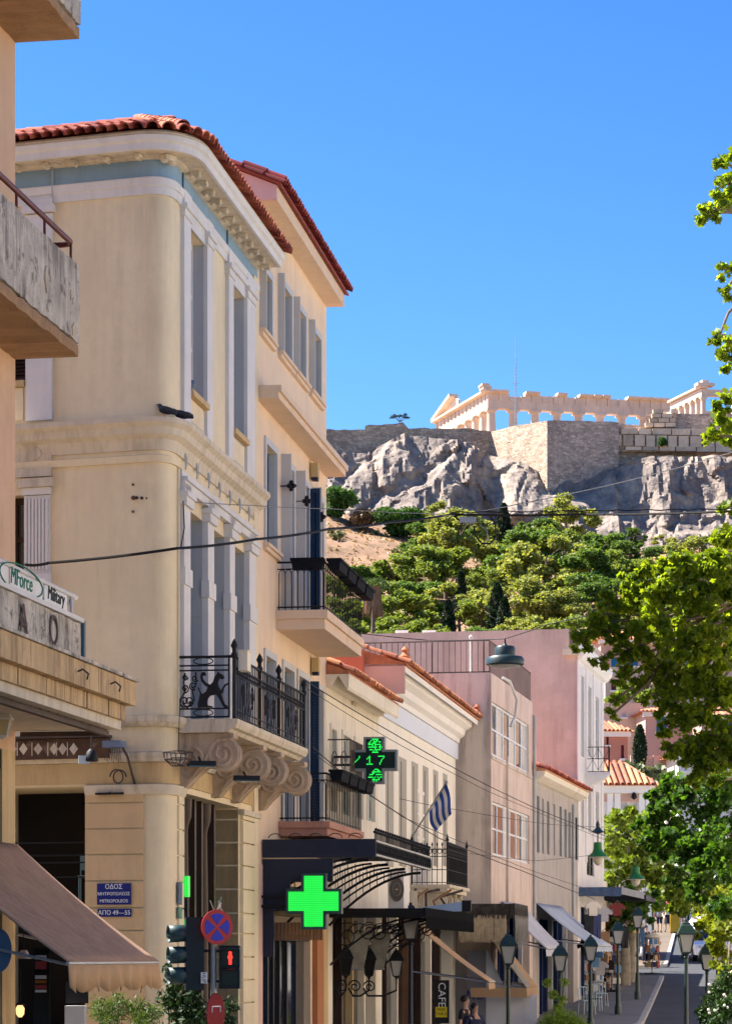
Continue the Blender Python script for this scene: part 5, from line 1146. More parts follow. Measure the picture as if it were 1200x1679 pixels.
for a, c in zip(posts, posts[1:]):
    n = int((c - a) / .13)
    for i in range(1, n): s = a + (c - a) * i / n; x = MB(); x.tube([FS.pt(s, oB - .06, zD), FS.pt(s, oB - .06, zR)], .009, 5); x.build('baluster', IRON, bal)
    m_ = (a + c) / 2
    for sg_ in (-1, 1):                                   # cast figure in the middle of each bay
        x = MB(); x.tube([FS.pt(m_ + sg_ * w, oB - .045, zD + .15 + h) for w, h in ((.16, 0), (.11, .1), (.05, .2), (.09, .3), (.06, .38), (.02, .44), (.05, .5))], [.018, .02, .016, .022, .018, .015, .01], 5); x.build('cast_figure', mat('worn_iron', (.11, .11, .13), var=.5, scale=20), bal)
        x = MB(); x.tube([FS.pt(m_ + sg_ * (.34 + .1 * math.cos(t) * (1 - t / 16)), oB - .05, zD + .4 + .2 * math.sin(t) * (1 - t / 16)) for t in [k * .5 for k in range(24)]], .011, 5); x.build('scroll', IRON, bal)
    for i in range(n): s = a + (c - a) * (i + .5) / n; x = MB(); x.tube([FS.pt(s + .045 * math.cos(t), oB - .06, zD + .72 + .05 * math.sin(t)) for t in [k * math.pi / 4 for k in range(9)]], .008, 4); x.build('ring', IRON, bal)
t = thing('utility_box', 'cream utility box fixed to the griffin balcony rail', 'box', FS.pt(.35, oB, zR - .25))
x = MB(); x.fbox(FS, .16, .42, oB - .02, oB + .12, zR - .2, zR + .09); x.build('box_body', PALE, t); x = MB(); x.fbox(FS, .15, .43, oB - .03, oB + .13, zR + .091, zR + .11); x.build('box_lid', PALE, t)
# lamps and fittings under the balcony
def floodlight(p, w, label, rz=0.2):
    t = thing('floodlight', label, 'floodlight', p); x = MB(); x.box((p.x, p.y, p.z), w, .16, .07, rz); x.build('housing', IRON, t); x = MB(); x.box((p.x, p.y, p.z - .02), w * .9, .12, .018, rz); x.build('lens', GLASS, t); x = MB(); x.tube([p + V((0, 0, .05)), p + V((-.05, .1, .14))], .015, 5); x.build('bracket', IRON, t)
floodlight(at(330, 1256, 39.8), .42, 'black floodlight under the first scroll bracket'); floodlight(at(404, 1280, 41.5), .4, 'black floodlight under the second scroll bracket')
p = FC.pt(FC.S(183), .06, FC.Z(183, 1304)); t = thing('strip_light', 'thin dark strip light fixed on the rusticated pier', 'light', p); x = MB(); x.fbox(FC, FC.S(161), FC.S(205), .05, .12, p.z, p.z + .03); x.build('housing', IRON, t); x = MB(); x.tube([p + V((0, 0, .03)), p + V((0, .05, .09))], .012, 5); x.build('stem', IRON, t)
p = at(292, 1256, 39.1); t = thing('wicker_lamp', 'hanging wire basket lamp at the rounded cream corner', 'lamp', p)
x = MB(); 
for k in range(18): a = k * math.pi / 9; x.tube([p + V((.22 * math.cos(a), .22 * math.sin(a), .2)), p + V((.2 * math.cos(a + .1), .2 * math.sin(a + .1), .09)), p + V((.1 * math.cos(a + .2), .1 * math.sin(a + .2), .0))], .006, 4)
x.build('wire_basket', IRONG, t)
for zz, rr in ((.2, .22), (.1, .2), (.0, .1)): x = MB(); x.tube([p + V((rr * math.cos(a), rr * math.sin(a), zz)) for a in [k * math.pi / 10 for k in range(21)]], .010, 4); x.build('hoop', IRONG, t)
x = MB(); x.tube([p + V((0, 0, .2)), p + V((.02, .1, .9)), p + V((.03, .6, 1.1))], .008, 4); x.build('flex', RUBBER, t)
p = FC.pt(FC.S(205), .25, FC.Z(205, 1288)); t = thing('bracket_lamp', 'rusty ornate bracket lamp beside the rounded cream corner', 'lamp', p)
zz = FC.Z(205, 1218); x = MB(); x.fbox(FC, FC.S(186), FC.S(216), .2, .42, zz - .1, zz); x.build('shade', mat('blue_grey_tin', (.14, .18, .25), var=.3), t)
x = MB(); x.tube([FC.pt(FC.S(222), .02, p.z), FC.pt(FC.S(222), .3, p.z + .4), FC.pt(FC.S(210), .32, zz - .02)], .02, 6); x.build('arm', IRONG, t)
x = MB()
for i in range(10): s = FC.S(188) + i * (FC.S(214) - FC.S(188)) / 9; x.tube([FC.pt(s, .41, zz - .1), FC.pt(s + .01, .4, zz - .28 - .02 * (i % 3))], .006, 4)
x.build('fringe', IRONG, t)
x = MB(); x.tube([FC.pt(FC.S(200) + .09 * math.cos(a), .05 + .02 * a, p.z + .12 + .1 * math.sin(a)) for a in [k * .5 for k in range(20)]], .012, 5); x.build('scroll', IRONG, t)
p = at(150, 1240, 38.2); t = thing('spotlight', 'small dark spotlight hanging under the steel truss', 'spotlight', p); x = MB(); x.lathe([(.03, .1), (.07, .06), (.1, -.06), (.09, -.08)], p, 10); x.build('housing', IRON, t, smooth=40); x = MB(); x.tube([p + V((0, 0, .1)), p + V((0, .02, .35))], .012, 5); x.build('stem', IRON, t); x = MB(); x.box(p + V((-.1, -.06, -.12)), .16, .02, .12, .4); x.build('barn_door', GALV, t)
# rusty signband behind the truss, on the cream house
sb_ = thing('sign_band', 'rusty dark sign band with worn ornaments above the bar window', 'sign', FC.pt(2.8, .2, FC.Z(100, 1246)))
x = MB(); x.fbox(FC, FC.S(-60), FC.S(184), .05, .2, FC.Z(100, 1246), FC.Z(100, 1214)); x.build('band', mat('rust_band', (.10, .055, .035), var=.4, scale=5, spots=.5, scol=(.3, .22, .16)), sb_)
x = MB(); x.fbox(FC, FC.S(-60), FC.S(186), .05, .3, FC.Z(100, 1213), FC.Z(100, 1209)); x.build('top_strip', IRONG, sb_)
for px in (30, 48, 72, 98, 112, 130):
    s, z = FC.S(px), FC.Z(px, 1230); x = MB(); x.prism([FC.pt(s + a_, .201, z + c_) for a_, c_ in ((0, -.09), (.07, 0), (0, .09), (-.07, 0))], (FC.n.x * .008, FC.n.y * .008, 0)); x.tube([FC.pt(s - .1, .205, z - .1), FC.pt(s - .1, .205, z + .1)], .010, 4)
    x.build('ornament', OFFWHITE, sb_)
# ---------------------------------------------------------------- plates
BLUEPL = mat('enamel_blue', (.015, .025, .17), rough=.35, var=.1, bump=0); WTX = mat('enamel_white', (.78, .78, .78), rough=.4, var=0, bump=0)
def plate(fr, pxa, pxb, ya, yb, o, label, lines, nm='street_sign', m=BLUEPL, cat='sign', tm=WTX):
    a, c = fr.S(pxa, o), fr.S(pxb, o); pm = (pxa + pxb) / 2; z0, z1 = fr.Z(pm, yb, o), fr.Z(pm, ya, o)
    t = thing(nm, label, cat, fr.pt((a + c) / 2, o, z0)); x = MB(); x.fbox(fr, a, c, o - .012, o, z0, z1); x.build('plate', m, t)
    n = len(lines); ud = V((fr.u.x, fr.u.y, 0))
    for i, (tx, sz) in enumerate(lines): text_mesh('lettering', tx, tm, t, fr.pt((a + c) / 2, o + .003, z1 - (z1 - z0) * (i + .5) / n), ud, (0, 0, 1), sz, .002)
    return t
plate(FC, 159, 214.5, 1449, 1484, .06, 'blue enamel street name plate on the rusticated pier', [('ΟΔΟΣ', .098), ('ΜΗΤΡΟΠΟΛΕΩΣ', .066), ('MITROPOLEOS', .068)])
plate(FC, 160, 215, 1491, 1504, .06, 'narrow blue number plate below the street name plate', [('ΑΠΟ 49—55', .095)])
plate(FS, 293.2, 298.6, 1447, 1484, .045, 'blue-grey poster on the narrow cream corner pier', [], 'poster', mat('poster_blue', (.12, .17, .24), var=.5, scale=9), 'poster')
plate(FS, 293.2, 298.6, 1488, 1507, .045, 'small green and white notice below the corner poster', [], 'poster', mat('poster_green', (.14, .30, .22), var=.6, scale=12), 'poster')
# ---------------------------------------------------------------- LED pharmacy crosses
def ledmat(name, col, st, pitch):
    m = bpy.data.materials.new(name); m.use_nodes = True; n = m.node_tree.nodes; l = m.node_tree.links; bs = n['Principled BSDF']; bs.inputs['Base Color'].default_value = (.01, .03, .015, 1); bs.inputs['Roughness'].default_value = .4
    g_ = n.new('ShaderNodeNewGeometry'); sx = n.new('ShaderNodeSeparateXYZ'); l.new(g_.outputs['Position'], sx.inputs[0]); pr = []
    for k in (0, 2):
        a = n.new('ShaderNodeMath'); a.operation = 'MULTIPLY'; a.inputs[1].default_value = math.pi / pitch; l.new(sx.outputs[k], a.inputs[0])
        b_ = n.new('ShaderNodeMath'); b_.operation = 'SINE'; l.new(a.outputs[0], b_.inputs[0]); c = n.new('ShaderNodeMath'); c.operation = 'ABSOLUTE'; l.new(b_.outputs[0], c.inputs[0]); pr.append(c)
    mu = n.new('ShaderNodeMath'); mu.operation = 'MULTIPLY'; l.new(pr[0].outputs[0], mu.inputs[0]); l.new(pr[1].outputs[0], mu.inputs[1])
    mr = n.new('ShaderNodeMapRange'); mr.inputs[1].default_value = .1; mr.inputs[2].default_value = .55; mr.inputs[3].default_value = .35 * st; mr.inputs[4].default_value = st; l.new(mu.outputs[0], mr.inputs[0])
    bs.inputs['Emission Color'].default_value = (*col, 1); l.new(mr.outputs[0], bs.inputs['Emission Strength']); MATS[name] = m; return m
LEDG = ledmat('led_green', (.01, .75, .06), .5, .032); LEDP = emit('led_pixel', (.01, .8, .08), .5); CASE = mat('sign_case', (.03, .07, .07), rough=.5, var=.1); ALUC = mat('case_alu', (.25, .27, .28), rough=.5, var=.1); SCR = mat('led_screen', (.004, .02, .02), rough=.3, var=0, bump=0)
def cross_poly(s, z, R_, a): return [(s - a, z - R_), (s + a, z - R_), (s + a, z - a), (s + R_, z - a), (s + R_, z + a), (s + a, z + a), (s + a, z + R_), (s - a, z + R_), (s - a, z + a), (s - R_, z + a), (s - R_, z - a), (s - a, z - a)]
def pharm_cross(fr0, s_wall, pxc, pyc, rpx, label, lit=True):
    fr = Fr(fr0.xy(s_wall, 0), fr0.n); sc = fr.S(pxc); z = fr.Z(pxc, pyc); Rr = rpx * fr.xy(sc).y / FOC; a = Rr * .345
    t = thing('pharmacy_cross', label, 'sign', fr.pt(sc, 0, z - Rr)); x = MB(); x.eprism(fr, cross_poly(sc, z, Rr, a + .05), -.2, 0); x.build('case', CASE if lit else ALUC, t)
    x = MB(); x.eprism(fr, cross_poly(sc, z, Rr - .045, a), .0, .008); x.build('led_face', LEDG if lit else SCR, t)
    for dz in (a * .5, -a * .5): x = MB(); x.tube([fr.pt(0, -.1, z + dz), fr.pt(sc - Rr, -.1, z + dz)], .025, 6); x.build('mounting_arm', IRON, t)
    return t, fr, sc, z, Rr, a
pharm_cross(FP, FP.S(428) - .22, 514, 1478.5, 46, 'bright green lit pharmacy cross under the dark blue canopy')
t, fr, sc, z, Rr, a = pharm_cross(FD, .75, 613, 1247, 38.5, 'half-dark pharmacy cross showing /17 above the planter balcony', False)
def pixels(rows, s0, z0, px_, nm):
    x = MB()
    for j, r_ in enumerate(rows):
        for i, ch in enumerate(r_):
            if ch == '#': x.fbox(fr, s0 + i * px_ + .003, s0 + (i + 1) * px_ - .003, .008, .012, z0 - (j + 1) * px_ + .003, z0 - j * px_ - .003)
    o = x.build(nm, LEDP, t); o['kind'] = 'stuff'
px_ = Rr * 2 / 36
pixels(['.....#.......#......#####', '.....#......##..........#', '....#......#.#.........#.', '...#.........#........#..', '..#..........#........#..', '.#...........#.......#...', '#..........#####.....#...'], sc - Rr * .93, z + px_ * 3.5, px_, 'led_digits')
def leafpix(seed, w, h):
    r_ = random.Random(seed); out = []
    for j in range(h):
        row = ''
        for i in range(w):
            u, v = (i - w / 2 + .5) / (w / 2), (j - h / 2 + .5) / (h / 2); row += '#' if u * u + v * v < 1.0 and (j % 2 == 0 or r_.random() < .45) and r_.random() < .85 else '.'
        out.append(row)
    return out
pixels(leafpix(1, 11, 11), sc - px_ * 4.5, z + Rr * .92, px_, 'led_symbol'); pixels(leafpix(2, 11, 10), sc - px_ * 4.5, z - a * 1.05, px_, 'led_symbol')
# narrow lit sign seen edge-on at the cream corner
fr = Fr(FS.xy(.42, 0), FS.n); t = thing('led_sign', 'green lit sign seen nearly edge-on at the cream shop corner', 'sign', FS.pt(.42, .1, 3.0))
for y0, y1 in ((1437, 1471), (1509, 1520)): x = MB(); x.fbox(FS, .35, .5, .02, .09, FS.Z(298, y1), FS.Z(298, y0)); x.build('lit_panel', LEDG, t)
x = MB(); x.fbox(FS, .36, .49, .02, .08, FS.Z(298, 1508), FS.Z(298, 1472)); x.build('dark_panel', IRON, t)
# ---------------------------------------------------------------- blue iron canopy of the pharmacy
can = thing('iron_canopy', 'dark blue iron canopy with filigree front over the pharmacy', 'canopy', FP.pt(2, 1, 4.3))
s0, s1, o1 = FP.S(428), FP.S(706, 2.0), 2.0; zt, zb = FP.Z(600, 1371, 2.0), FP.Z(600, 1402, 2.0)
NAVY2 = mat('navy_fascia', (.004, .010, .034), rough=.6, var=.15, spec=.5)
x = MB(); x.fbox(FP, s0, s0 + .05, 0.02, o1, zb, zt); x.build('side_fascia', NAVY2, can)
for a_, c_ in ((.3, .95), (1.0, 1.7)): x = MB(); x.fbox(FP, s0 - .012, s0 - .001, a_, c_, zb + .1, zt - .06); x.build('fascia_panel', NAVY, can)
x = MB(); x.fbox(FP, s0 + .06, s1, 0.02, o1 - .05, zt - .1, zt - .05); x.build('roof_sheet', IRON, can)
n = 14
for i in range(3):
    a_, c_ = s0 + (s1 - s0) * i / 3, s0 + (s1 - s0) * (i + 1) / 3
    x = MB(); x.fbox(FP, a_ + .02, c_ - .02, o1 - .04, o1, zb + .02, zt - .02); x.build('front_fascia', NAVY, can)
    for zz in (zb + .03, zt - .05): x = MB(); x.fbox(FP, a_ + .03, c_ - .03, o1, o1 + .015, zz, zz + .03); x.build('panel_border', GALV, can)
    x = MB()
    for k in range(9): s = a_ + (c_ - a_) * (k + .5) / 9; x.tube([FP.pt(s + .1 * math.cos(q), o1 + .012, (zb + zt) / 2 + .1 * math.sin(q)) for q in [j * math.pi / 4 for j in range(9)]], .011, 4)
    x.build('filigree', IRON, can)
m = 52
for i in range(m):                                       # cresting along the front
    s = s0 + .05 + (s1 - s0 - .1) * i / (m - 1); x = MB(); x.tube([FP.pt(s, o1 - .02, zt - .02), FP.pt(s, o1 - .02, zt + .1 + .05 * (i % 2))], .012, 4); x.ball(FP.pt(s, o1 - .02, zt + .12 + .05 * (i % 2)), .03, 6, 4); x.build('crest', IRON, can)
for k in range(5): x = MB(); c0 = .25 + k * .35; x.tube([FP.pt(s0, c0 + .12 * math.cos(q), zt + .02 + .08 * math.sin(q)) for q in [j * math.pi / 6 for j in range(7)]], .009, 4); x.build('crest_scroll', IRON, can)
x = MB(); x.fbox(FP, s0 + .01, s0 + .1, .02, 1.25, zb - .42, zb - .02); x.build('lower_fascia', NAVY, can)
for k in range(4):
    s = s0 + .12 + k * (s1 - s0 - .2) / 3.2
    x = MB(); x.tube([FP.pt(s, .02 + (o1 - .15) * t, zb - 1.05 * (1 - t) ** 1.9 - .04) for t in [j / 10 for j in range(11)]], .028, 6); x.build('arched_bracket', IRON, can)
    x = MB(); x.tube([FP.pt(s, .02 + (o1 - .45) * t, zb - .8 * (1 - t) ** 1.7 - .02) for t in [j / 10 for j in range(11)]], .02, 6); x.build('arched_bracket', IRON, can)
    for j in range(12): oo = .15 + j * .14; x = MB(); x.tube([FP.pt(s, oo, zb - .02), FP.pt(s, oo, zb - 1.0 * (1 - oo / 1.85) ** 1.9 - .05)], .010, 4); x.build('lattice_bar', IRON, can)
x = MB(); x.fbox(FP, s0 + .01, s0 + .16, .03, .5, 3.4, zb - .42); x.build('side_screen', NAVY, can)
x = MB(); x.fbox(FP, s0 + .01, s0 + .1, .03, .22, 2.6, 3.4); x.build('side_post', NAVY, can)
# shop sign boxes behind the cross
t = thing('shop_sign', 'beige sign box with slatted wooden board behind the green cross', 'sign', FP.pt(1.2, .2, FP.Z(470, 1540)))
x = MB(); x.fbox(FP, .9, 3.2, .1, .75, FP.Z(455, 1500, .4), FP.Z(455, 1452, .4)); x.build('sign_box', mat('beige_box', (.42, .33, .18), var=.15), t)
for i in range(14): x = MB(); a_ = .12 + i * .065; x.fbox(FP, .82, .86, a_, a_ + .055, FP.Z(455, 1542, .4), FP.Z(455, 1512, .4)); x.build('slat', WOOD, t)
# ---------------------------------------------------------------- second canopy, lanterns, air conditioner
c2 = thing('iron_canopy', 'black iron shop canopy with fringed front edge below the air conditioner', 'canopy', FD.pt(3, 1, 3.3))
F2 = FD; s0, s1, o1 = .25, F2.S(776, 1.95), 1.95; zt, zb = F2.Z(690, 1489, o1), F2.Z(690, 1503, o1)
x = MB(); x.fbox(F2, s0, s1, .02, o1, zt - .06, zt); x.build('roof_sheet', IRON, c2)
x = MB(); x.fbox(F2, s0, s0 + .04, .02, o1, zb - .02, zt - .061); x.build('side_fascia', IRON, c2)
x = MB(); x.fbox(F2, s0, s1, o1 - .04, o1 + .01, zb, zt + .012); x.build('front_fascia', BLACKM, c2)
n = 70
for i in range(n): s = s0 + (s1 - s0) * (i + .1) / n; x = MB(); x.fbox(F2, s, s + (s1 - s0) / n * .7, o1 + .011, o1 + .018, zb - .24, zb - .002); x.build('fringe_tab', BLACKM, c2)
for k in range(6):
    s = s0 + .1 + k * 1.5
    x = MB(); x.tube([F2.pt(s, .02 + 1.75 * t, zb - .95 * (1 - t) ** 2 - .02) for t in [j / 8 for j in range(9)]], .022, 5); x.build('bracket', IRON, c2)
    x = MB()
    for c0, r0 in ((.35, .28), (.8, .2), (1.2, .13)): x.tube([F2.pt(s, o, z_) for o, z_ in spiral((c0, zb - .1 - r0), r0, .04, 1.0, 1.6, 22)], .013, 4)
    x.build('bracket_scroll', IRON, c2)
t = thing('air_conditioner', 'white air conditioner with round fan grille above the black canopy', 'air conditioner', F2.pt(2.4, .9, zt + .05))
fa = Fr(F2.xy(2.0, 0), F2.n); a_, c_ = fa.S(636), fa.S(662); z0 = zt + .03; z1 = fa.Z(650, 1428)
x = MB(); x.eprism(fa, [(a_, z0), (c_, z0), (c_, z1), (a_, z1)], -.85, 0); x.build('housing', WHITEC, t)
sm, zm2 = (a_ + c_) / 2 + .02, (z0 + z1) / 2; x = MB(); x.prism([fa.pt(sm + .15 * math.cos(q), .002, zm2 + .25 * math.sin(q)) for q in [j * math.pi / 12 for j in range(24)]], (fa.n.x * .02, fa.n.y * .02, 0)); x.build('fan_grille', mat('grille_grey', (.16, .14, .12), var=.2), t)
for r_ in (.55, 1.0): x = MB(); x.tube([fa.pt(sm + .15 * r_ * math.cos(q), .028, zm2 + .25 * r_ * math.sin(q)) for q in [j * math.pi / 12 for j in range(25)]], .008, 4); x.build('grille_ring', GALV, t)
x = MB(); x.lathe([(.0, -.02), (.05, 0), (.0, .02)], fa.pt(sm, .03, zm2), 8); x.build('fan_hub', OFFWHITE, t)
fb_ = Fr(F2.xy(4.2, 0), F2.n); t = thing('junk_pile', 'rusty pipes and old boxes heaped beside the air conditioner', 'scrap', F2.pt(4.4, 1, zt))
for i in range(5): p = F2.pt(4.4 + .3 * i, .9 + .22 * i, zt); x = MB(); x.tube([p, p + V((.2 - .1 * i, .3, .25 + .1 * (i % 3))), p + V((.3, .5, .5))], .03, 6); x.build('pipe', WOOD if i % 2 else IRONG, t)
x = MB(); x.box(F2.pt(4.6, .9, zt), .5, .4, .45, .3); x.build('crate', OFFWHITE, t)
t = thing('fascia_board', 'pale blue sign board on the black canopy under the ivory balcony', 'sign', FE.pt(3, 1.5, zt)); x = MB(); fz = Fr(F2.xy(4.6, 0), F2.n); x.eprism(fz, [(fz.S(668), zt + .01), (fz.S(757), zt + .01), (fz.S(757), fz.Z(757, 1479)), (fz.S(668), fz.Z(668, 1492))], -.04, 0); x.build('board', mat('pale_blue_paint', (.30, .42, .62), var=.1), t); x = MB(); x.eprism(fz, [(fz.S(757), zt + .01), (fz.S(772), zt + .01), (fz.S(772), fz.Z(757, 1477)), (fz.S(757), fz.Z(757, 1477))], -.1, 0); x.build('end_block', IRON, t)
def lantern_head(parent, p, h, w, mf=IRON, mg=CLEAR, light=None):
    """four-sided tapered street lantern: base p, total height h"""
    w0, w1 = w * .55, w
    for sx, sy in ((-1, -1), (1, -1), (1, 1), (-1, 1)): x = MB(); x.tube([p + V((sx * w0 / 2, sy * w0 / 2, .02 * h)), p + V((sx * w1 / 2, sy * w1 / 2, .56 * h))], .05 * w, 5); x.build('glazing_bar', mf, parent)
    x = MB(); q = .94; x.hexa([p + V((sx * w0 / 2 * q, sy * w0 / 2 * q, .03 * h)) for sx, sy in ((-1, -1), (1, -1), (1, 1), (-1, 1))] + [p + V((sx * w1 / 2 * q, sy * w1 / 2 * q, .55 * h)) for sx, sy in ((-1, -1), (1, -1), (1, 1), (-1, 1))]); x.build('glass', light or mg, parent)
    x = MB(); x.lathe([(w1 * .82, .54 * h), (w1 * .84, .58 * h), (w1 * .5, .80 * h), (w1 * .32, .86 * h), (w1 * .32, .89 * h), (w1 * .12, .93 * h), (w1 * .1, .95 * h), (w1 * .14, .97 * h), (0, h)], p, 4, math.pi / 4); x.build('cap', mf, parent)
    x = MB(); x.lathe([(w * .1, -.1 * h), (w * .22, -.03 * h), (w0 * .74, 0), (w0 * .74, .03 * h)], p, 4, math.pi / 4); x.build('holder', mf, parent)
FROST = mat('lantern_glass', (.42, .42, .40), rough=.15, var=.1, bump=0); 
for i, (px, nm) in enumerate(((567, 'nearest of three'), (605, 'middle of three'), (650, 'farthest of three'))):
    sW = (.9, 2.6, 4.6)[i]; ff = Fr(F2.xy(sW, 0), F2.n); oo = ff.S(px); zz = ff.Z(px, (1600, 1601, 1602)[i])
    t = thing('wall_lantern', nm + ' black wall lanterns on scroll brackets below the canopy', 'lantern', F2.pt(sW, oo, zz), 'wall lanterns of the cafe front')
    lantern_head(t, F2.pt(sW, oo, zz), .62, .27, IRON, DARK if i < 2 else FROST)
    x = MB(); x.tube([F2.pt(sW, .02, zz - .25), F2.pt(sW, .12, zz - .42), F2.pt(sW, oo * .6, zz - .42), F2.pt(sW, oo, zz - .3), F2.pt(sW, oo, zz - .05)], .022, 6); x.build('bracket_arm', IRON, t, smooth=60)
    x = MB(); x.tube([F2.pt(sW, o, z_) for o, z_ in spiral((.16, zz - .22), .14, .03, 3, -1.5, 20)], .016, 5); x.build('bracket_scroll', IRON, t)
for i, px in enumerate((548, 556, 573, 590, 609)):
    s = FD.S(px); x = MB(); x.fbox(FD, s - .08, s + .08, -.35, -.15, 0, FD.Z(580, 1492)); x.build('shop_mullion', (DWOOD, PALE, DWOOD, OCHRE, PALE)[i], pale)
x = MB(); x.fbox(FD, gD[0][0], gD[0][1], -.32, -.3, .4, 3.4); x.build('shop_pane', GLASS, pale); x = MB(); x.fbox(FD, gD[0][0], gD[0][1], -1.04, -1.0, 0, gD[0][3]); x.build('shop_back', DARK, pale)
for i, px in enumerate((630, 645, 662, 680, 700, 716, 730)):
    s = FE.S(px); x = MB(); x.fbox(FE, s - .09, s + .09, -.35, -.15, 0, gEo[0][3]); x.build('shop_mullion', (PALE, DWOOD, PALE, WOOD, DWOOD, PALE, DWOOD)[i], ivory)
x = MB(); x.fbox(FE, gEo[0][0], gEo[0][1], -.32, -.3, .4, 3.0); x.build('shop_pane', GLASS, ivory); x = MB(); x.fbox(FE, gEo[0][0], gEo[0][1], -1.24, -1.2, 0, gEo[0][3]); x.build('shop_back', DARK, ivory)
for i, (a_, c_) in enumerate(((577, 608), (612, 641))):       # glossy clear blinds
    ff = Fr(F2.xy(1.6 + 1.3 * i, 0), F2.n); t = thing('rolled_blind', ('left' if i == 0 else 'right') + ' of two hanging plastic blinds behind the wall lanterns', 'blind', ff.pt(ff.S(a_), 0, 2.4))
    x = MB(); x.prism([ff.pt(ff.S(a_ - 10), 0, ff.Z(a_, 1590)), ff.pt(ff.S(c_ - 12), 0, ff.Z(a_, 1590)), ff.pt(ff.S(c_), 0, ff.Z(c_, 1532)), ff.pt(ff.S(a_), 0, ff.Z(a_, 1532))], (.0, .02, 0)); x.build('sheet', mat('plastic_blind', (.40, .37, .30), rough=.25, var=.3, scale=4), t)
    x = MB(); x.tube([ff.pt(ff.S(a_ - 11), -.01, ff.Z(a_, 1590)), ff.pt(ff.S(c_ - 11), -.01, ff.Z(a_, 1590))], .02, 6); x.build('weight_bar', GALV, t)
t = thing('menu_board', 'yellow menu card and black board at the cafe entrance', 'board', FE.pt(5, .6, 0)); fm = Fr(FE.xy(5.2, 0), FE.n)
x = MB(); x.eprism(fm, [(fm.S(713), fm.Z(713, 1679)), (fm.S(736), fm.Z(713, 1679)), (fm.S(736), fm.Z(713, 1608)), (fm.S(713), fm.Z(713, 1608))], -.05, 0); x.build('black_board', BLACKP, t)
x = MB(); x.eprism(fm, [(fm.S(714), fm.Z(713, 1669)), (fm.S(733), fm.Z(713, 1669)), (fm.S(733), fm.Z(713, 1652)), (fm.S(714), fm.Z(713, 1652))], .001, .01); x.build('yellow_card', mat('yellow_card', (.75, .60, .03), var=.05, bump=0), t)
text_mesh('lettering', 'FREE\nTABLE', BLACKP, t, fm.pt(fm.S(723.5), .013, fm.Z(723, 1660)), V((fm.u.x, fm.u.y, 0)), (0, 0, 1), .1, .001)
text_mesh('lettering', 'CAFE', WTX, t, fm.pt(fm.S(724), .004, fm.Z(724, 1632)), (0, 0, -1), V((fm.u.x, fm.u.y, 0)), .26, .001)
# ---------------------------------------------------------------- awnings further up
def awning(fr, s0, s1, zt, o1, zb, label, m, mv, val=.25, name='awning', cheek=False, o0=.05):
    t = thing(name, label, 'awning', fr.pt((s0 + s1) / 2, o1 / 2, zb)); b = MB(); n = 8
    for j in range(n + 1):
        for i in range(n + 1):
            q = j / n; b.v.append(tuple(fr.pt(s0 + (s1 - s0) * i / n, o0 + (o1 - o0) * q, zt + (zb - zt) * q - .07 * math.sin(math.pi * q))))
    for j in range(n):
        for i in range(n): b.f.append((j * (n + 1) + i, j * (n + 1) + i + 1, (j + 1) * (n + 1) + i + 1, (j + 1) * (n + 1) + i))
    o = b.build('canvas', m, t, smooth=60); md = o.modifiers.new('thick', 'SOLIDIFY'); md.thickness = .02
    b = MB(); N = 40
    for i in range(N + 1): s = s0 + (s1 - s0) * i / N; d = val * (1 - .18 * abs(math.sin(i * math.pi / 5))); b.v += [tuple(fr.pt(s, o1, zb)), tuple(fr.pt(s, o1 + .02, zb - d))]
    for i in range(N): b.f.append((2 * i, 2 * i + 1, 2 * i + 3, 2 * i + 2))
    o = b.build('valance', mv, t); md = o.modifiers.new('thick', 'SOLIDIFY'); md.thickness = .008
    x = MB(); x.prism([fr.pt(s0, o1, zb), fr.pt(s0, o1, zb - val), fr.pt(s0, o1 * .12, zb - val), fr.pt(s0, o1 * .12, zb)], (fr.u.x * .01, fr.u.y * .01, 0)) if cheek else x.tube([fr.pt(s0, o1, zb), fr.pt(s1, o1, zb)], .025, 6); x.build('side_flap' if cheek else 'front_bar', mv if cheek else GALV, t)
    for s in (s0 + .05, s1 - .05): x = MB(); x.tube([fr.pt(s, .05, zb + .25), fr.pt(s, o1, zb)], .02, 5); x.build('arm', GALV, t)
    if cheek:
        x = MB(); x.prism([fr.pt(s0 - .01, o0, zt), fr.pt(s0 - .01, o0 + .22, zt), fr.pt(s0 - .01, o1 + .12, zb + .02), fr.pt(s0 - .01, o1, zb)], (-fr.u.x * .01, -fr.u.y * .01, 0)); x.build('edge_binding', PALE, t)
    return t
TAN = mat('tan_canvas', (.46, .29, .16), var=.08); LAV = mat('pale_canvas', (.50, .50, .54), var=.08, streak=.2); LAV2 = mat('blue_grey_canvas', (.42, .47, .55), var=.08)
for nm, m_ in (('tan_canvas', TAN), ('pale_canvas', LAV), ('blue_grey_canvas', LAV2)): MATS[nm].node_tree.nodes['Principled BSDF'].inputs['Subsurface Weight'].default_value = .0
FA = Fr(FF.xy(-1.5, -.6), FF.u); s_ = .2
awning(FA, .3, 2.6, FA.Z(838, 1506, .3), FA.S and 1.75, FA.Z(893, 1618, 1.75), 'tan canvas awning dropping steeply beside the white screen', TAN, TAN, .26, cheek=True, o0=.3)
FA2 = FF; awning(FF, 1.8, 6.2, FF.Z(840, 1482), 1.3, FF.Z(880, 1556, 1.2), 'pale grey awning on the concrete block', LAV, LAV, .24)
awning(FG, .6, 6.5, FG.Z(884, 1483), 1.75, FG.Z(960, 1551, 1.75), 'blue-grey awning with curved canvas on the grey house', LAV2, LAV2, .2)
awning(FE, 5.2, 6.6, FE.Z(690, 1515), 1.9, FE.Z(770, 1612, 1.6) - .0, 'small tan awning partly hidden behind the blue lamp post', TAN, TAN, .2)
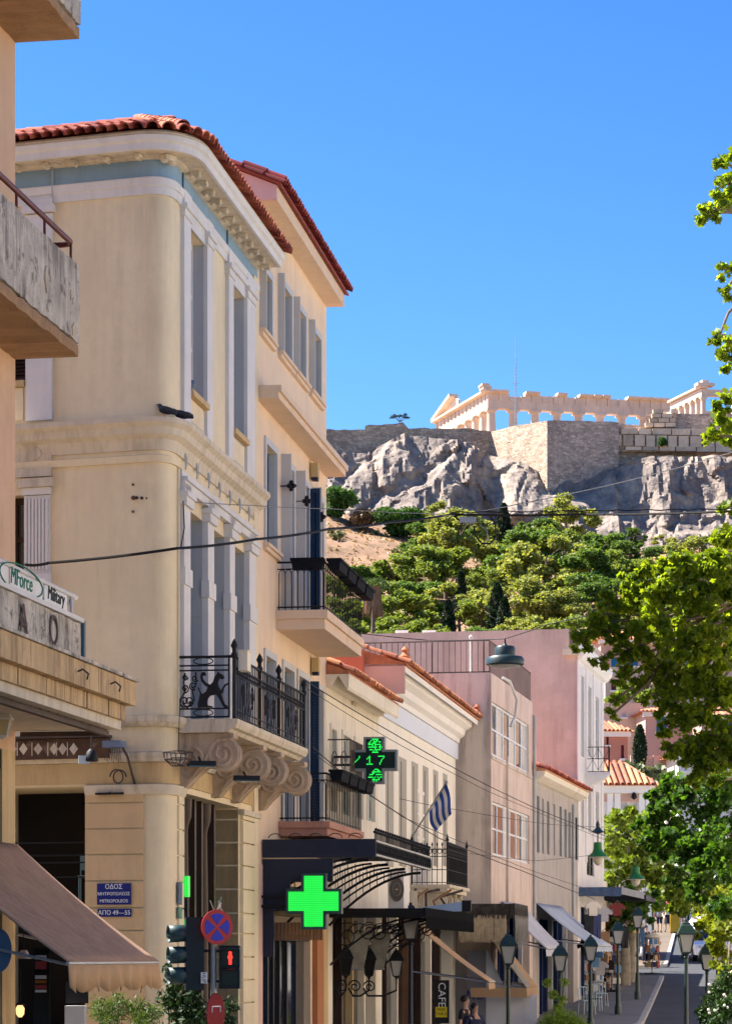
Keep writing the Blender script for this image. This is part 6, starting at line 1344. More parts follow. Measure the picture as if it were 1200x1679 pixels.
# thatched canopy fringe
th = thing('thatched_canopy', 'shop canopy hung with pale reed fringe and dark scalloped edge', 'canopy', FE.pt(8, 1.6, 3))
s0, s1, o1 = LE - 2.4, LE + 1.2, 1.85; zt = FE.Z(850, 1484, o1)
x = MB(); x.fbox(FE, s0, s1, .02, o1, zt - .05, zt); x.build('roof_sheet', IRON, th)
x = MB(); x.fbox(FE, s0, s1, o1 - .03, o1 + .03, zt - .36, zt + .01); x.build('dark_edge', mat('dark_thatch', (.07, .06, .05), var=.5, scale=8), th)
THA = mat('reed', (.55, .43, .27), var=.3, scale=9, objvar=0); rr = random.Random(9)
fs = Fr(FE.xy(s0, 0), FE.n)
def reeds(nm, gen, m, n):
    b = MB()
    for i in range(n):
        p, L, d, w = gen(i); q = p + V((rr.uniform(-.03, .03), rr.uniform(-.03, .03), -L)); d = V(d) * w
        b.add([p - d, p + d, q + d * .4, q - d * .4], [(0, 1, 2, 3)])
    o = b.build(nm, m, th); o['kind'] = 'stuff'
reeds('reed_fringe', lambda i: (FE.pt(s0 - .02 + rr.uniform(-.06, .06), rr.uniform(.4, 1.65), zt - .3 - .0), rr.uniform(.45, .75), (FE.n.x, FE.n.y, 0), .014), THA, 900)
reeds('dark_fringe', lambda i: (FE.pt(s0 + rr.uniform(-.1, .04) if i % 2 else rr.uniform(s0, s1), rr.uniform(.3, 1.85) if i % 2 else o1 + .03, zt + .0), rr.uniform(.25, .42), (FE.n.x, FE.n.y, 0) if i % 2 else (FE.u.x, FE.u.y, 0), .016), MATS['dark_thatch'], 1500)
reeds('grey_fringe', lambda i: (FE.pt(rr.uniform(s0, s1), o1 + .04, zt - .3), rr.uniform(.5, .9), (FE.u.x, FE.u.y, 0), .02), mat('grey_reed', (.25, .24, .22), var=.3), 500)
# white screen with blue marks, below the tan awning
fw_ = Fr(FE.xy(LE - .4, 0), FE.n); t = thing('white_screen', 'white panelled screen under the tan awning marked with blue letters', 'screen', fw_.pt(fw_.S(815), 0, 0))
zt_ = fw_.Z(800, 1556); WS = mat('white_panel', (.66, .66, .70), var=.04)
for i, (a_, c_, top) in enumerate(((797, 836, 1556), (836.5, 858, 1632), (858.5, 879, 1632), (879.5, 880.5, 1632))):
    x = MB(); x.eprism(fw_, [(fw_.S(a_), 0), (fw_.S(c_), 0), (fw_.S(c_), fw_.Z(c_, max(top, 1632 if i else 1640))), (fw_.S(a_), fw_.Z(a_, top))], -.05, 0); x.build('panel', WS, t)
text_mesh('blue_letters', 'MO', mat('graffiti_blue', (.02, .05, .3), var=.1), t, fw_.pt(fw_.S(779), .05, fw_.Z(779, 1633)), V((fw_.u.x, fw_.u.y, 0)), (0, 0, 1), .36, .004, shear=.2)
x = MB(); x.eprism(fw_, [(fw_.S(766), 0), (fw_.S(796.5), 0), (fw_.S(796.5), fw_.Z(766, 1560)), (fw_.S(766), fw_.Z(766, 1560))], -.04, 0.04); x.build('dark_panel', mat('grey_panel', (.20, .20, .24), var=.1), t)
x = MB(); x.tube([fw_.pt(fw_.S(840), .15, fw_.Z(840, 1617)), fw_.pt(fw_.S(863), .15, fw_.Z(863, 1621))], .12, 8); x.build('rolled_canvas', WHITEC, t, smooth=50)
# dark shop interiors and uprights on the concrete and grey houses
BLUEIN = mat('blue_shop', (.012, .03, .10), var=.2)
for fr, h, par_ in ((FF, gF[0], conc), (FG, gG[0], greyh), (FH, gH[0], pink)):
    x = MB(); x.fbox(fr, h[0], h[1], -h[4] - .05, -h[4], 0, h[3]); x.build('shop_back', DARK, par_)
    n = 7
    for i in range(n): s = h[0] + (h[1] - h[0]) * (i + .5) / n; x = MB(); x.fbox(fr, s - .07, s + .07, -.3, -.15, 0, h[3]); x.build('shop_mullion', BLUEIN if i % 3 else GREYSH, par_)
# ---------------------------------------------------------------- flag
t = thing('flag', 'blue and white striped flag on a slanting pole by the ivory balcony', 'flag', at(684, 1364, 59))
p0, p1 = at(676, 1372, 59.5), at(732, 1283, 57.5); x = MB(); x.tube([p0, p1], .018, 6); x.build('pole', GALV, t); x = MB(); x.ball(p1, .035, 8, 5); x.build('pole_tip', GALV, t)
FLB = mat('flag_blue', (.02, .09, .5), rough=.8, var=.1); FLW = mat('flag_white', (.85, .85, .86), rough=.8, var=.05)
d = (p0 - p1).normalized(); rows = 7; n = 16
for k in range(rows):                                     # stripes run along the fly; hoist along the pole
    b = MB()
    for i in range(n + 1):
        for j in (0, 1):
            u_ = (k + j) / rows; w = i / n; hoist = p1 + d * (.03 + 1.25 * u_)
            pt = hoist + V((.15 * w + .03 * math.sin(w * 5 + u_ * 2), .10 * math.sin(w * 7 + u_ * 3), -.66 * w * (1 - .35 * u_)))
            b.v.append(tuple(pt))
    for i in range(n): b.f.append((2 * i, 2 * i + 1, 2 * i + 3, 2 * i + 2))
    b.build('flag_stripe', FLB if k % 2 == 0 else FLW, t, smooth=60)
# ---------------------------------------------------------------- traffic signals
Yp = 36.0; P = at(350, 1570, Yp); P.z = 0
tl = thing('signal_pole', 'grey signal pole with traffic light, red pedestrian light and no-stopping sign', 'traffic light', P)
x = MB(); x.tube([P, V((P.x, P.y, 3.0))], .045, 10); x.build('pole', GALV, tl, smooth=50)
RED = mat('sign_red', (.42, .015, .02), rough=.4, var=.08, bump=0); BLU = mat('sign_blue', (.015, .02, .42), rough=.4, var=.08, bump=0)
c = at(355.5, 1521, Yp - .12); fs_ = Fr((c.x, c.y), V((.86, .5))); Rr = .235
def disc(fr, z, r, o, th, m, nm, parent, n=32, ry=None): x = MB(); x.prism([fr.pt(r * math.cos(q), o, z + (ry or r) * math.sin(q)) for q in [2 * math.pi * j / n for j in range(n)]], (fr.n.x * th, fr.n.y * th, 0)); return x.build(nm, m, parent)
sgn = disc(fs_, c.z, Rr, 0, .012, RED, 'no_stopping_sign', tl)
for k in range(4):
    a0 = k * 90 + 45 + 12; pts = [(.78 * Rr * math.cos(R(a0 + i * 6.6)), .78 * Rr * math.sin(R(a0 + i * 6.6))) for i in range(11)]; am = R(a0 + 33); pts.append((.12 * Rr * math.cos(am), .12 * Rr * math.sin(am)))
    x = MB(); x.prism([fs_.pt(q[0], .013, c.z + q[1]) for q in pts], (fs_.n.x * .003, fs_.n.y * .003, 0)); x.build('blue_field', BLU, sgn)
HOUS = mat('signal_housing', (.010, .016, .02), rough=.45, var=.15); VIS = mat('signal_visor', (.02, .055, .065), rough=.45, var=.15)
q = at(316, 1600, Yp); x = MB(); x.box((q.x + .02, q.y, q.z - .2), .24, .24, .98, .15); hs = x.build('vehicle_signal', HOUS, tl)
for py in (1531, 1566, 1600):
    z = at(316, py, Yp).z; x = MB(); pts = [V((q.x - .08, q.y - .02, z)), V((q.x - .32, q.y - .1, z - .01))]; x.tube(pts, [.115, .12], 12, cap=False); o = x.build('visor', VIS, hs, smooth=60); md = o.modifiers.new('t', 'SOLIDIFY'); md.thickness = .008
x = MB(); x.fbox(Fr((q.x + .12, q.y - .16), V((1, .15))), .0, .085, 0, .004, at(0, 1613, Yp).z, at(0, 1595, Yp).z); st = x.build('sticker', WTX, hs); text_mesh('sticker_text', 'HUP', BLACKP, st, (q.x + .162, q.y - .168, at(0, 1604, Yp).z), (0, 0, -1), (1, .15, 0), .07, .001)
q = at(378, 1622, Yp); x = MB(); x.box((q.x, q.y, q.z), .28, .2, .58, -.1); ps = x.build('pedestrian_signal', HOUS, tl)
for py, m_, nm in ((1571, SCR, 'red_lens'), (1604, SCR, 'green_lens')):
    z = at(378, py, Yp).z; x = MB(); x.box((q.x, q.y - .105, z - .1), .2, .012, .2, -.1); x.build(nm, m_, ps)
    x = MB(); x.prism([(q.x - .13, q.y - .1, z + .12), (q.x + .13, q.y - .13, z + .12), (q.x + .13, q.y - .26, z + .1), (q.x - .13, q.y - .23, z + .1)], (0, 0, .012)); x.build('hood', HOUS, ps)
LEDR = emit('led_red', (1.0, .03, .02), .8); zc_ = at(378, 1572, Yp).z; yy = q.y - .118
x = MB(); x.ball((q.x, yy, zc_ + .07), .024, 8, 6, (1, .3, 1)); x.ball((q.x, yy, zc_ + .015), .034, 8, 6, (.95, .3, 1.25)); x.tube([(q.x - .010, yy, zc_), (q.x - .010, yy, zc_ - .085)], .011, 5); x.tube([(q.x + .010, yy, zc_), (q.x + .010, yy, zc_ - .085)], .011, 5); x.build('red_figure', LEDR, ps)
for py in (1560, 1610): z = at(0, py, Yp).z; x = MB(); x.tube([(P.x - .2, P.y, z), (P.x + .2, P.y, z)], .02, 6); x.build('clamp', HOUS, tl)
c = at(353, 1662, Yp - .1); fs2 = Fr((c.x, c.y), V((.5, .87))); rs = disc(fs2, c.z, .22, 0, .012, mat('dark_red_sign', (.20, .015, .02), var=.2), 'red_sign', tl, ry=.27)
x = MB()
for a_, b2 in (((-.1, .05), (-.1, -.03)), ((.1, .05), (.1, -.03)), ((-.1, .05), (.1, .05))): x.tube([fs2.pt(a_[0], .016, c.z + a_[1] + .04), fs2.pt(b2[0], .016, c.z + b2[1] + .04)], .008, 4)
x.build('white_mark', WTX, rs)
for i in range(7):                                        # torn bits of tape above the sign
    x = MB(); p = at(352 + i * 2.2, 1497 - 3 * (3 - abs(i - 3)), Yp + .05); x.tube([p, p + V((random.uniform(-.06, .1), -.02, random.uniform(.04, .16)))], .008, 4); x.build('tape_strip', WTX if i % 2 else mat('pale_green_tape', (.4, .6, .45), var=.1), tl)
# round sign at the picture's left edge
p = at(-2, 1559, 30.0); t = thing('round_sign', 'round blue-grey sign cut by the left edge of the picture', 'sign', V((p.x, p.y, 0))); f_ = Fr((p.x, p.y), V((.98, .15))); disc(f_, p.z, .145, 0, .012, mat('blue_grey_sign', (.06, .12, .20), var=.2), 'disc', t, ry=.245); x = MB(); x.tube([(p.x - .02, p.y + .03, 0), (p.x - .02, p.y + .03, p.z + .2)], .03, 8); x.build('post', GALV, t)
# things under the awning
t = thing('hanging_lantern', 'small lit lantern glowing inside the left shop', 'lantern', at(33, 1669, 33.2)); p = at(33, 1657, 33.2)
x = MB(); x.lathe([(.02, -.09), (.05, -.05), (.055, .02), (.03, .06)], p, 10); x.build('lit_globe', emit('warm_glow', (1.0, .62, .25), .45), t, smooth=60); x = MB(); x.lathe([(.06, .06), (.05, .075), (.01, .1)], p, 10); x.build('cap', IRON, t); x = MB(); x.tube([p + V((0, 0, .1)), p + V((0, 0, .5))], .008, 4); x.build('chain', IRON, t)
t = thing('poster_stand', 'dark poster stand with red and white cards inside the left shop', 'poster', at(65, 1679, 33.0)); f_ = Fr(at(55, 1679, 33.0).xy, V((1, 0)))
x = MB(); x.eprism(f_, [(0, 1.2), (.2, 1.2), (.2, at(0, 1555, 33).z), (0, at(0, 1555, 33).z)], -.02, 0); x.build('panel', BLACKP, t)
for y0, y1, m_ in ((1567, 1574, WTX), (1577, 1590, RED), (1600, 1606, WTX), (1608, 1613, mat('orange_card', (.5, .18, .03), var=.1)), (1616, 1622, RED), (1624, 1628, WTX)): x = MB(); x.eprism(f_, [(.02, at(0, y1, 33).z), (.16, at(0, y1, 33).z), (.16, at(0, y0, 33).z), (.02, at(0, y0, 33).z)], .001, .006); x.build('card', m_, t)
t = thing('white_lampshade', 'white conical lampshade behind the left awning', 'lamp', at(38, 1573, 33.6)); p = at(39, 1573, 33.6); x = MB(); x.lathe([(.1, 0), (.04, .11)], p, 12); x.build('shade', WHITEC, t, smooth=50); x = MB(); x.tube([p + V((0, 0, .1)), p + V((0, 0, .6))], .008, 4); x.build('cord', RUBBER, t)
t = thing('grey_cabinet', 'small grey cabinet beneath a black sign under the awning', 'cabinet', at(124, 1679, 36.0)); p = at(124, 1700, 36.0); x = MB(); x.box((p.x, p.y, 0), .26, .3, at(0, 1650, 36).z); x.build('cabinet', GREYSH, t); x = MB(); x.box((p.x + .02, p.y, at(0, 1646, 36).z), .3, .06, .28); x.build('black_sign', BLACKP, t)
for k, (px, py) in enumerate(((106, 1400), (128, 1400))):
    p = FC.pt(FC.S(px), -.9, FC.Z(px, 1437)); t = thing('bar_chair', ('left' if k == 0 else 'right') + ' pale blue chair seen inside the dark bar window', 'chair', p); CH_ = mat('pale_blue_metal', (.18, .30, .38), var=.1)
    x = MB(); x.box(p, .32, .3, .03); x.build('seat', CH_, t); x = MB(); x.box(p + V((0, .14, .12)), .3, .02, .22); x.build('backrest', CH_, t)
    for sx in (-.14, .14):
        x = MB(); x.tube([p + V((sx, .14, 0)), p + V((sx, .15, .34))], .012, 5); x.build('back_post', CH_, t)
        for sy in (-.13, .13): x = MB(); x.tube([p + V((sx, sy, 0)), p + V((sx, sy, -.45))], .012, 5); x.build('leg', CH_, t)
t = thing('wall_lantern', 'pale metal lantern at the left edge under the canopy ledge', 'lantern', at(4, 1212, 31.5)); p = at(4, 1208, 31.5); lantern_head(t, p, .36, .2, PIPEW, mat('amber_glass', (.5, .4, .2), rough=.2, var=.1))
x = MB(); x.tube([p + V((0, 0, .34)), p + V((-.4, .1, .5))], .015, 5); x.build('arm', PIPEW, t)
# ================================================================== unseen houses across the street, added to bounce warm sunlight onto the left fronts
OPP = mat('bounce_ochre', (0.72, 0.61, 0.49), var=.06, streak=.15)
fo = Fr((29.0, 122.0), V((-.165, -1.0)))
for k, (a, c, h, lab) in enumerate(((0, 34, 13.5, 'unseen ochre house added across the street beyond the street trees to bounce sunlight'), (34.4, 66, 15.0, 'unseen tall ochre house added opposite the concrete block to bounce sunlight'), (66.4, 95, 14.0, 'unseen ochre house added across the street opposite the corner to bounce sunlight'))):
    t = thing('unseen_bounce_house', lab, 'building', fo.pt((a + c) / 2, -4, 0), 'unseen bounce houses across the street'); hl = []
    n = int((c - a) / 3.2)
    for i in range(n):
        for z in (4.6, 8.0, 11.2):
            if z + 2 < h: s = a + .9 + i * (c - a) / n; hl.append((s, s + 1.1, z, z + 1.9, .2))
    b = MB(); b.wall(fo, a, c, 0, h, hl); b.quad(fo.pt(a, 0, h), fo.pt(c, 0, h), fo.pt(c, -9, h), fo.pt(a, -9, h)); b.quad(fo.pt(c, 0, 0), fo.pt(c, -9, 0), fo.pt(c, -9, h), fo.pt(c, 0, h)); b.quad(fo.pt(a, -9, 0), fo.pt(a, 0, 0), fo.pt(a, 0, h), fo.pt(a, -9, h)); b.build('wall', OPP, t)
    for q in hl: x = MB(); x.fbox(fo, q[0], q[1], -.2, -.15, q[2], q[3]); x.build('window', TEAL, t)
    x = MB(); x.fbox(fo, a, c, 0, .3, h - .3, h + .02); x.build('cornice', WHITEC, t)

# ================================================================== foliage tools
nr = np.random.default_rng(11)
def rand_rot(n, flat=0.0):
    """random rotation matrices; flat pulls the leaf normals towards straight up"""
    q = nr.normal(size=(n, 4)); q /= np.linalg.norm(q, axis=1)[:, None]; w, x, y, z = q.T
    m = np.stack([np.stack([1 - 2 * (y * y + z * z), 2 * (x * y - z * w), 2 * (x * z + y * w)], 1), np.stack([2 * (x * y + z * w), 1 - 2 * (x * x + z * z), 2 * (y * z - x * w)], 1), np.stack([2 * (x * z - y * w), 2 * (y * z + x * w), 1 - 2 * (x * x + y * y)], 1)], 1)
    if flat > 0:
        m[:, :, 2] = m[:, :, 2] * (1 - flat) + np.array([0, 0, 1.0]) * flat; m[:, :, 2] /= np.linalg.norm(m[:, :, 2], axis=1)[:, None]
        m[:, :, 0] -= (m[:, :, 0] * m[:, :, 2]).sum(1)[:, None] * m[:, :, 2]; m[:, :, 0] /= np.linalg.norm(m[:, :, 0], axis=1)[:, None] + 1e-9
        m[:, :, 1] = np.cross(m[:, :, 2], m[:, :, 0])
    return m
QUAD = np.array([(-.5, -.5, 0), (.5, -.5, 0), (.5, .5, 0), (-.5, .5, 0)]); TRI = np.array([(-.5, -.3, 0), (.5, -.3, 0), (0, .7, 0.1)])
def lobed():
    pts = []
    for a, r_ in ((-90, .12), (-28, .62), (-2, .5), (32, .92), (60, .62), (90, 1.05), (120, .62), (148, .92), (182, .5), (208, .62)):
        x, y = r_ * math.cos(R(a)), r_ * math.sin(R(a)); pts.append((x * .62, y * .62, -.22 * (x * x + .35 * y * y) + .05 * x))
    return np.array(pts)
LOBE = lobed()
ELL = np.array([(0, -.6, 0), (.22, -.25, .03), (.24, .15, .03), (0, .65, -.05), (-.24, .15, .03), (-.22, -.25, .03)])
def leaf_mesh(name, pts, size, tmpl, mt, flat=0.0, jit=.35):
    pts = np.asarray(pts, float); n = len(pts); k = len(tmpl); m = rand_rot(n, flat); s = size * (1 + jit * (nr.random(n) * 2 - 1))
    v = np.einsum('nij,kj->nki', m, tmpl) * s[:, None, None] + pts[:, None, :]
    me = bpy.data.meshes.new(name); me.vertices.add(n * k); me.vertices.foreach_set('co', v.reshape(-1)); me.loops.add(n * k); me.loops.foreach_set('vertex_index', np.arange(n * k, dtype=np.int32))
    me.polygons.add(n); me.polygons.foreach_set('loop_start', np.arange(0, n * k, k, dtype=np.int32)); me.polygons.foreach_set('loop_total', np.full(n, k, dtype=np.int32))
    me.materials.append(mt); me.update(); me.validate(); return me
def blob(c, r, n, shell=.55, sc=(1, 1, 1)):
    d = nr.normal(size=(n, 3)); d /= np.linalg.norm(d, axis=1)[:, None]; rad = r * (shell + (1 - shell) * nr.random(n) ** .6) * (1 + .18 * nr.normal(size=n))
    return np.asarray(c)[None, :] + d * rad[:, None] * np.asarray(sc)[None, :]
BARK = mat('bark', (.16, .12, .09), var=.3, scale=4, bump=.6, bscale=20); BARKP = mat('plane_bark', (.26, .22, .16), var=.35, scale=5, bump=.4)
# ------------------------------------------------------------------ hillside trees: five crown meshes, shared
PINE = [leafmat('pine_%d' % i, a, c, .4, .6, (1.5, 1.4, .5)) for i, (a, c) in enumerate((((.06, .10, .022), (.30, .38, .085)), ((.03, .075, .022), (.17, .27, .06)), ((.09, .13, .03), (.42, .44, .13))))]
def pine_crown(i, dens=1.0):
    rr = np.random.default_rng(40 + i); pts = []
    nb = 26 + i
    for k in range(nb):
        h = rr.uniform(.25, 1.0); w = (1 - abs(h - .55) * 1.25) * .44 + .08; a = rr.uniform(0, 6.28); q = w * math.sqrt(rr.uniform(.1, 1.0))
        rb = rr.uniform(.045, .15); pts.append(blob((q * math.cos(a), q * math.sin(a), h), rb, int(620 * dens * (rb / .13) ** 2), .3, (1, 1, .75)))
    return leaf_mesh('pine_crown', np.concatenate(pts), .025, QUAD, PINE[i % 3], .35)
CROWNS = [pine_crown(i) for i in range(6)]
def cyp_crown(i):
    rr = np.random.default_rng(70 + i); n = 2600; h = rr.random(n) ** .8; w = .10 * np.sin(np.clip(h, 0, 1) ** .7 * math.pi) ** .6 + .008; a = rr.random(n) * 6.28; q = w * (.6 + .4 * rr.random(n))
    return leaf_mesh('cypress_crown', np.stack([q * np.cos(a), q * np.sin(a), .04 + h * .96], 1), .04, TRI, leafmat('cypress', (.008, .022, .010), (.03, .06, .022), .1, .7))
CYP = [cyp_crown(0), cyp_crown(1)]
tb = MB(); tb.tube([(0, 0, -.08), (.01, .01, .25), (-.01, .02, .5), (.02, 0, .8)], [.035, .028, .02, .008], 6)
for k in range(6): a = k * 1.1; tb.tube([(0, 0, .3 + .07 * k), (.15 * math.cos(a), .15 * math.sin(a), .42 + .08 * k), (.28 * math.cos(a), .28 * math.sin(a), .48 + .08 * k)], [.014, .009, .004], 5)
TRUNK = tb.mesh('trunk', BARK, smooth=60)
BUSH = [leaf_mesh('bush_crown', np.concatenate([blob((random.uniform(-.3, .3), random.uniform(-.3, .3), random.uniform(.2, .75)), .3, 420, .5, (1, 1, .8)) for k in range(6)]), .06, QUAD, m_, .3) for m_ in (leafmat('bush_green', (.02, .07, .012), (.08, .17, .03), .25), leafmat('bush_russet', (.14, .08, .045), (.26, .17, .08), .25), leafmat('bush_lime', (.08, .16, .02), (.2, .3, .04), .3))]
def hill_tree(px, pyb, Y, hpx, kind, label, sx=1.0, i=0, drop=0.0):
    X = kx(px) * Y; z = hz(X, Y) - drop; h = hpx * Y / FOC
    nm = {'pine': 'pine_tree', 'cyp': 'cypress_tree', 'bush': 'shrub'}[kind]
    t = thing(nm, label, {'pine': 'tree', 'cyp': 'tree', 'bush': 'shrub'}[kind], (X, Y, z), {'pine': 'pine trees on the hillside', 'cyp': 'cypresses on the hillside', 'bush': 'shrubs under the rock'}[kind])
    me = (CROWNS if kind == 'pine' else CYP if kind == 'cyp' else BUSH)[i % (6 if kind == 'pine' else 2 if kind == 'cyp' else 3)]
    c = bpy.data.objects.new('crown', me); COL.objects.link(c); c.parent = t; c.scale = (h * sx, h * sx, h); c.rotation_euler = (0, 0, random.uniform(0, 6.28))
    if kind != 'bush': q = bpy.data.objects.new('trunk', TRUNK); COL.objects.link(q); q.parent = t; q.scale = (h, h, h)
    return t
def base_py(px, Y): X = kx(px) * Y; return HY - (hz(X, Y) - CH) * FOC / Y
rt = random.Random(21)
def zone(px): return 'beside the peach house' if px < 575 else 'near the palm' if px < 635 else 'under the bushes' if px < 672 else 'left of the lone cypress' if px < 720 else 'by the lone cypress' if px < 770 else 'left of the twin cypresses' if px < 812 else 'by the twin cypresses' if px < 858 else 'below the bastion' if px < 892 else 'right of the bastion' if px < 940 else 'by the plane leaves' if px < 1000 else 'above the white house' if px < 1045 else 'above the pink upper house' if px < 1095 else 'above the tan upper house' if px < 1155 else 'at the right edge'
rows = [(390, 'at the foot of the rock', [(735, 60), (782, 40), (872, 74), (925, 84), (1035, 34), (1090, 30), (1150, 34), (1195, 40)]),
        (366, 'high on the slope', [(700, 64), (752, 84), (818, 60), (868, 80), (912, 84), (985, 66), (1030, 62), (1085, 58), (1130, 60), (1180, 64)]),
        (340, 'halfway up the slope', [(548, 50), (590, 52), (640, 62), (686, 76), (730, 84), (800, 70), (852, 92), (898, 96), (962, 80), (1010, 80), (1062, 78), (1120, 80), (1170, 78)]),
        (314, 'low on the slope', [(540, 80), (592, 84), (642, 86), (684, 76), (758, 78), (796, 70), (862, 92), (900, 86), (950, 84), (1000, 82), (1050, 86), (1105, 86), (1150, 86)]),
        (290, 'just behind the roofs', [(560, 80), (605, 78), (660, 80), (704, 72), (776, 76), (845, 80), (884, 82), (930, 76), (985, 80)])]
used = {}
for Y, rn, lst in rows:
    for j, (px, h) in enumerate(lst):
        px += rt.uniform(-6, 6); y_ = Y + rt.uniform(-7, 7); i = rt.randrange(6); tone = ('olive', 'dark green', 'pale yellow-green')[i % 3]
        wd = rt.uniform(1.1, 1.5); sz = 'broad' if wd > 1.3 else 'slim'
        hill_tree(px, 0, y_, h * rt.uniform(1.0, 1.25), 'pine', '%s %s pine %s %s' % (sz, tone, rn, zone(px)), wd, i, .5)
for px, Y, h, lab in ((735, 300, 98, 'slim dark cypress standing alone left of the twin pair'), (815, 302, 118, 'left one of the twin dark cypresses behind the pink roof'), (827, 300, 104, 'right one of the twin dark cypresses behind the pink roof'), (826, 386, 96, 'tall dark cypress at the foot of the bastion rock'), (755, 330, 84, 'grey-green cypress half hidden among the pines'), (942, 318, 80, 'short dark cypress near the right end of the pink roof')):
    hill_tree(px, 0, Y, h, 'cyp', lab, 1.25, int(px))
for px, Y, h, i, lab in ((555, 394, 52, 0, 'round green shrub beside the peach house eave'), (598, 393, 44, 1, 'russet dry shrub left of the green bushes'), (640, 392, 50, 0, 'dark green bush in the middle under the rock'), (672, 393, 50, 0, 'tall green bush right of the russet shrub'), (700, 389, 38, 2, 'flat lime green bush on the dry slope'), (760, 392, 34, 2, 'small lime bush left of the bastion'), (795, 394, 42, 0, 'green bush at the left foot of the bastion'), (995, 396, 26, 0, 'small dark bush in a hollow of the right cliff'), (1010, 392, 22, 2, 'small bush below the right cliff')):
    hill_tree(px, 0, Y, h, 'bush', lab, 1.15, i)
X = at(655, 692, 423.5); t = thing('shrub', 'sparse dark shrub growing on the rampart top', 'shrub', X, 'shrubs on the ramparts'); x = MB()
for k in range(8): a = k * .8; x.tube([X, X + V((.9 * math.cos(a), .3 * math.sin(a), .5 + .1 * k)), X + V((1.7 * math.cos(a), .4 * math.sin(a), .7 + .16 * (k % 4)))], [.06, .04, .015], 4)
x.build('stems', BARK, t); o = link('foliage', leaf_mesh('foliage', np.concatenate([blob((1.2 * math.cos(k * .8), .3 * math.sin(k * .8), .7 + .14 * (k % 4)), .35, 60, .3, (1.5, .8, .5)) for k in range(8)]), .16, TRI, MATS['cypress']), t)
X = at(1086, 731, 419.2); t = thing('shrub', 'small green shrub rooted between the big stone blocks', 'shrub', X, 'shrubs on the ramparts'); o = link('foliage', leaf_mesh('foliage', blob((0, -.2, .6), .7, 420, .4), .22, QUAD, MATS['bush_green']), t); x = MB(); x.tube([X, X + V((0, -.2, .6))], .05, 5); x.build('stem', BARK, t)
# palm tree
X = V((kx(611) * 300, 300, 0)); X.z = at(611, 1030, 300).z - 6; pt = thing('palm_tree', 'tall palm with brown skirt of dead fronds beside the planter balcony', 'palm', X); zt = at(611, 958, 300).z
x = MB(); x.tube([X, V((X.x + .1, X.y, zt - 3.2)), V((X.x, X.y, zt))], [.32, .26, .24], 8); x.build('trunk', BARK, pt, smooth=60)
x = MB()
for k in range(40): a = k * 2.4; L = rt.uniform(1.0, 1.3); x.tube([V((X.x, X.y, zt)), V((X.x + .8 * math.cos(a), X.y + .8 * math.sin(a), zt - .3)), V((X.x + .9 * L * math.cos(a), X.y + .9 * L * math.sin(a), zt - 3 * L))], [.08, .12, .05], 4)
x.build('dead_fronds', mat('dead_frond', (.30, .17, .10), var=.3), pt)
pts = []
for k in range(26):
    a = k * 2.4; e = rt.uniform(.1, 1.2)
    for q in np.linspace(.1, 1, 26): pts.append((X.x + 2.0 * q * math.cos(a) * math.cos(e * .5), X.y + 2.0 * q * math.sin(a), zt + .2 + 1.6 * q * math.sin(e) - 1.5 * q * q))
o = link('fronds', leaf_mesh('fronds', np.array(pts) - np.array(X), .34, TRI * np.array([.5, 1.6, 1]), leafmat('palm_leaf', (.05, .10, .03), (.14, .2, .06), .2)), pt)

# ------------------------------------------------------------------ plane trees at the right
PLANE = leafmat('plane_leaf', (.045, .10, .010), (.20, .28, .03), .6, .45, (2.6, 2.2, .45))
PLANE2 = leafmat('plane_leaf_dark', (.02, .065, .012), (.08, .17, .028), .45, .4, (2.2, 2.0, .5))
LEAFM = []
for i in range(4):
    LEAFM.append(leaf_mesh('leaf', np.zeros((1, 3)), .135, LOBE, PLANE, .3))
def branch(mb, a, c, r0, r1, n=6, wob=.12):
    a, c = V(a), V(c); pts = []
    for i in range(n + 1):
        t = i / n; p = a.lerp(c, t); w = wob * math.sin(math.pi * t) * (c - a).length * .35
        pts.append(p + V((w * noise.noise(p * 1.3), w * noise.noise(p * 1.1 + V((7, 0, 0))), w * .6 + w * noise.noise(p * 1.7 + V((0, 9, 0))))))
    mb.tube(pts, [r0 + (r1 - r0) * i / n for i in range(n + 1)], 7); return pts
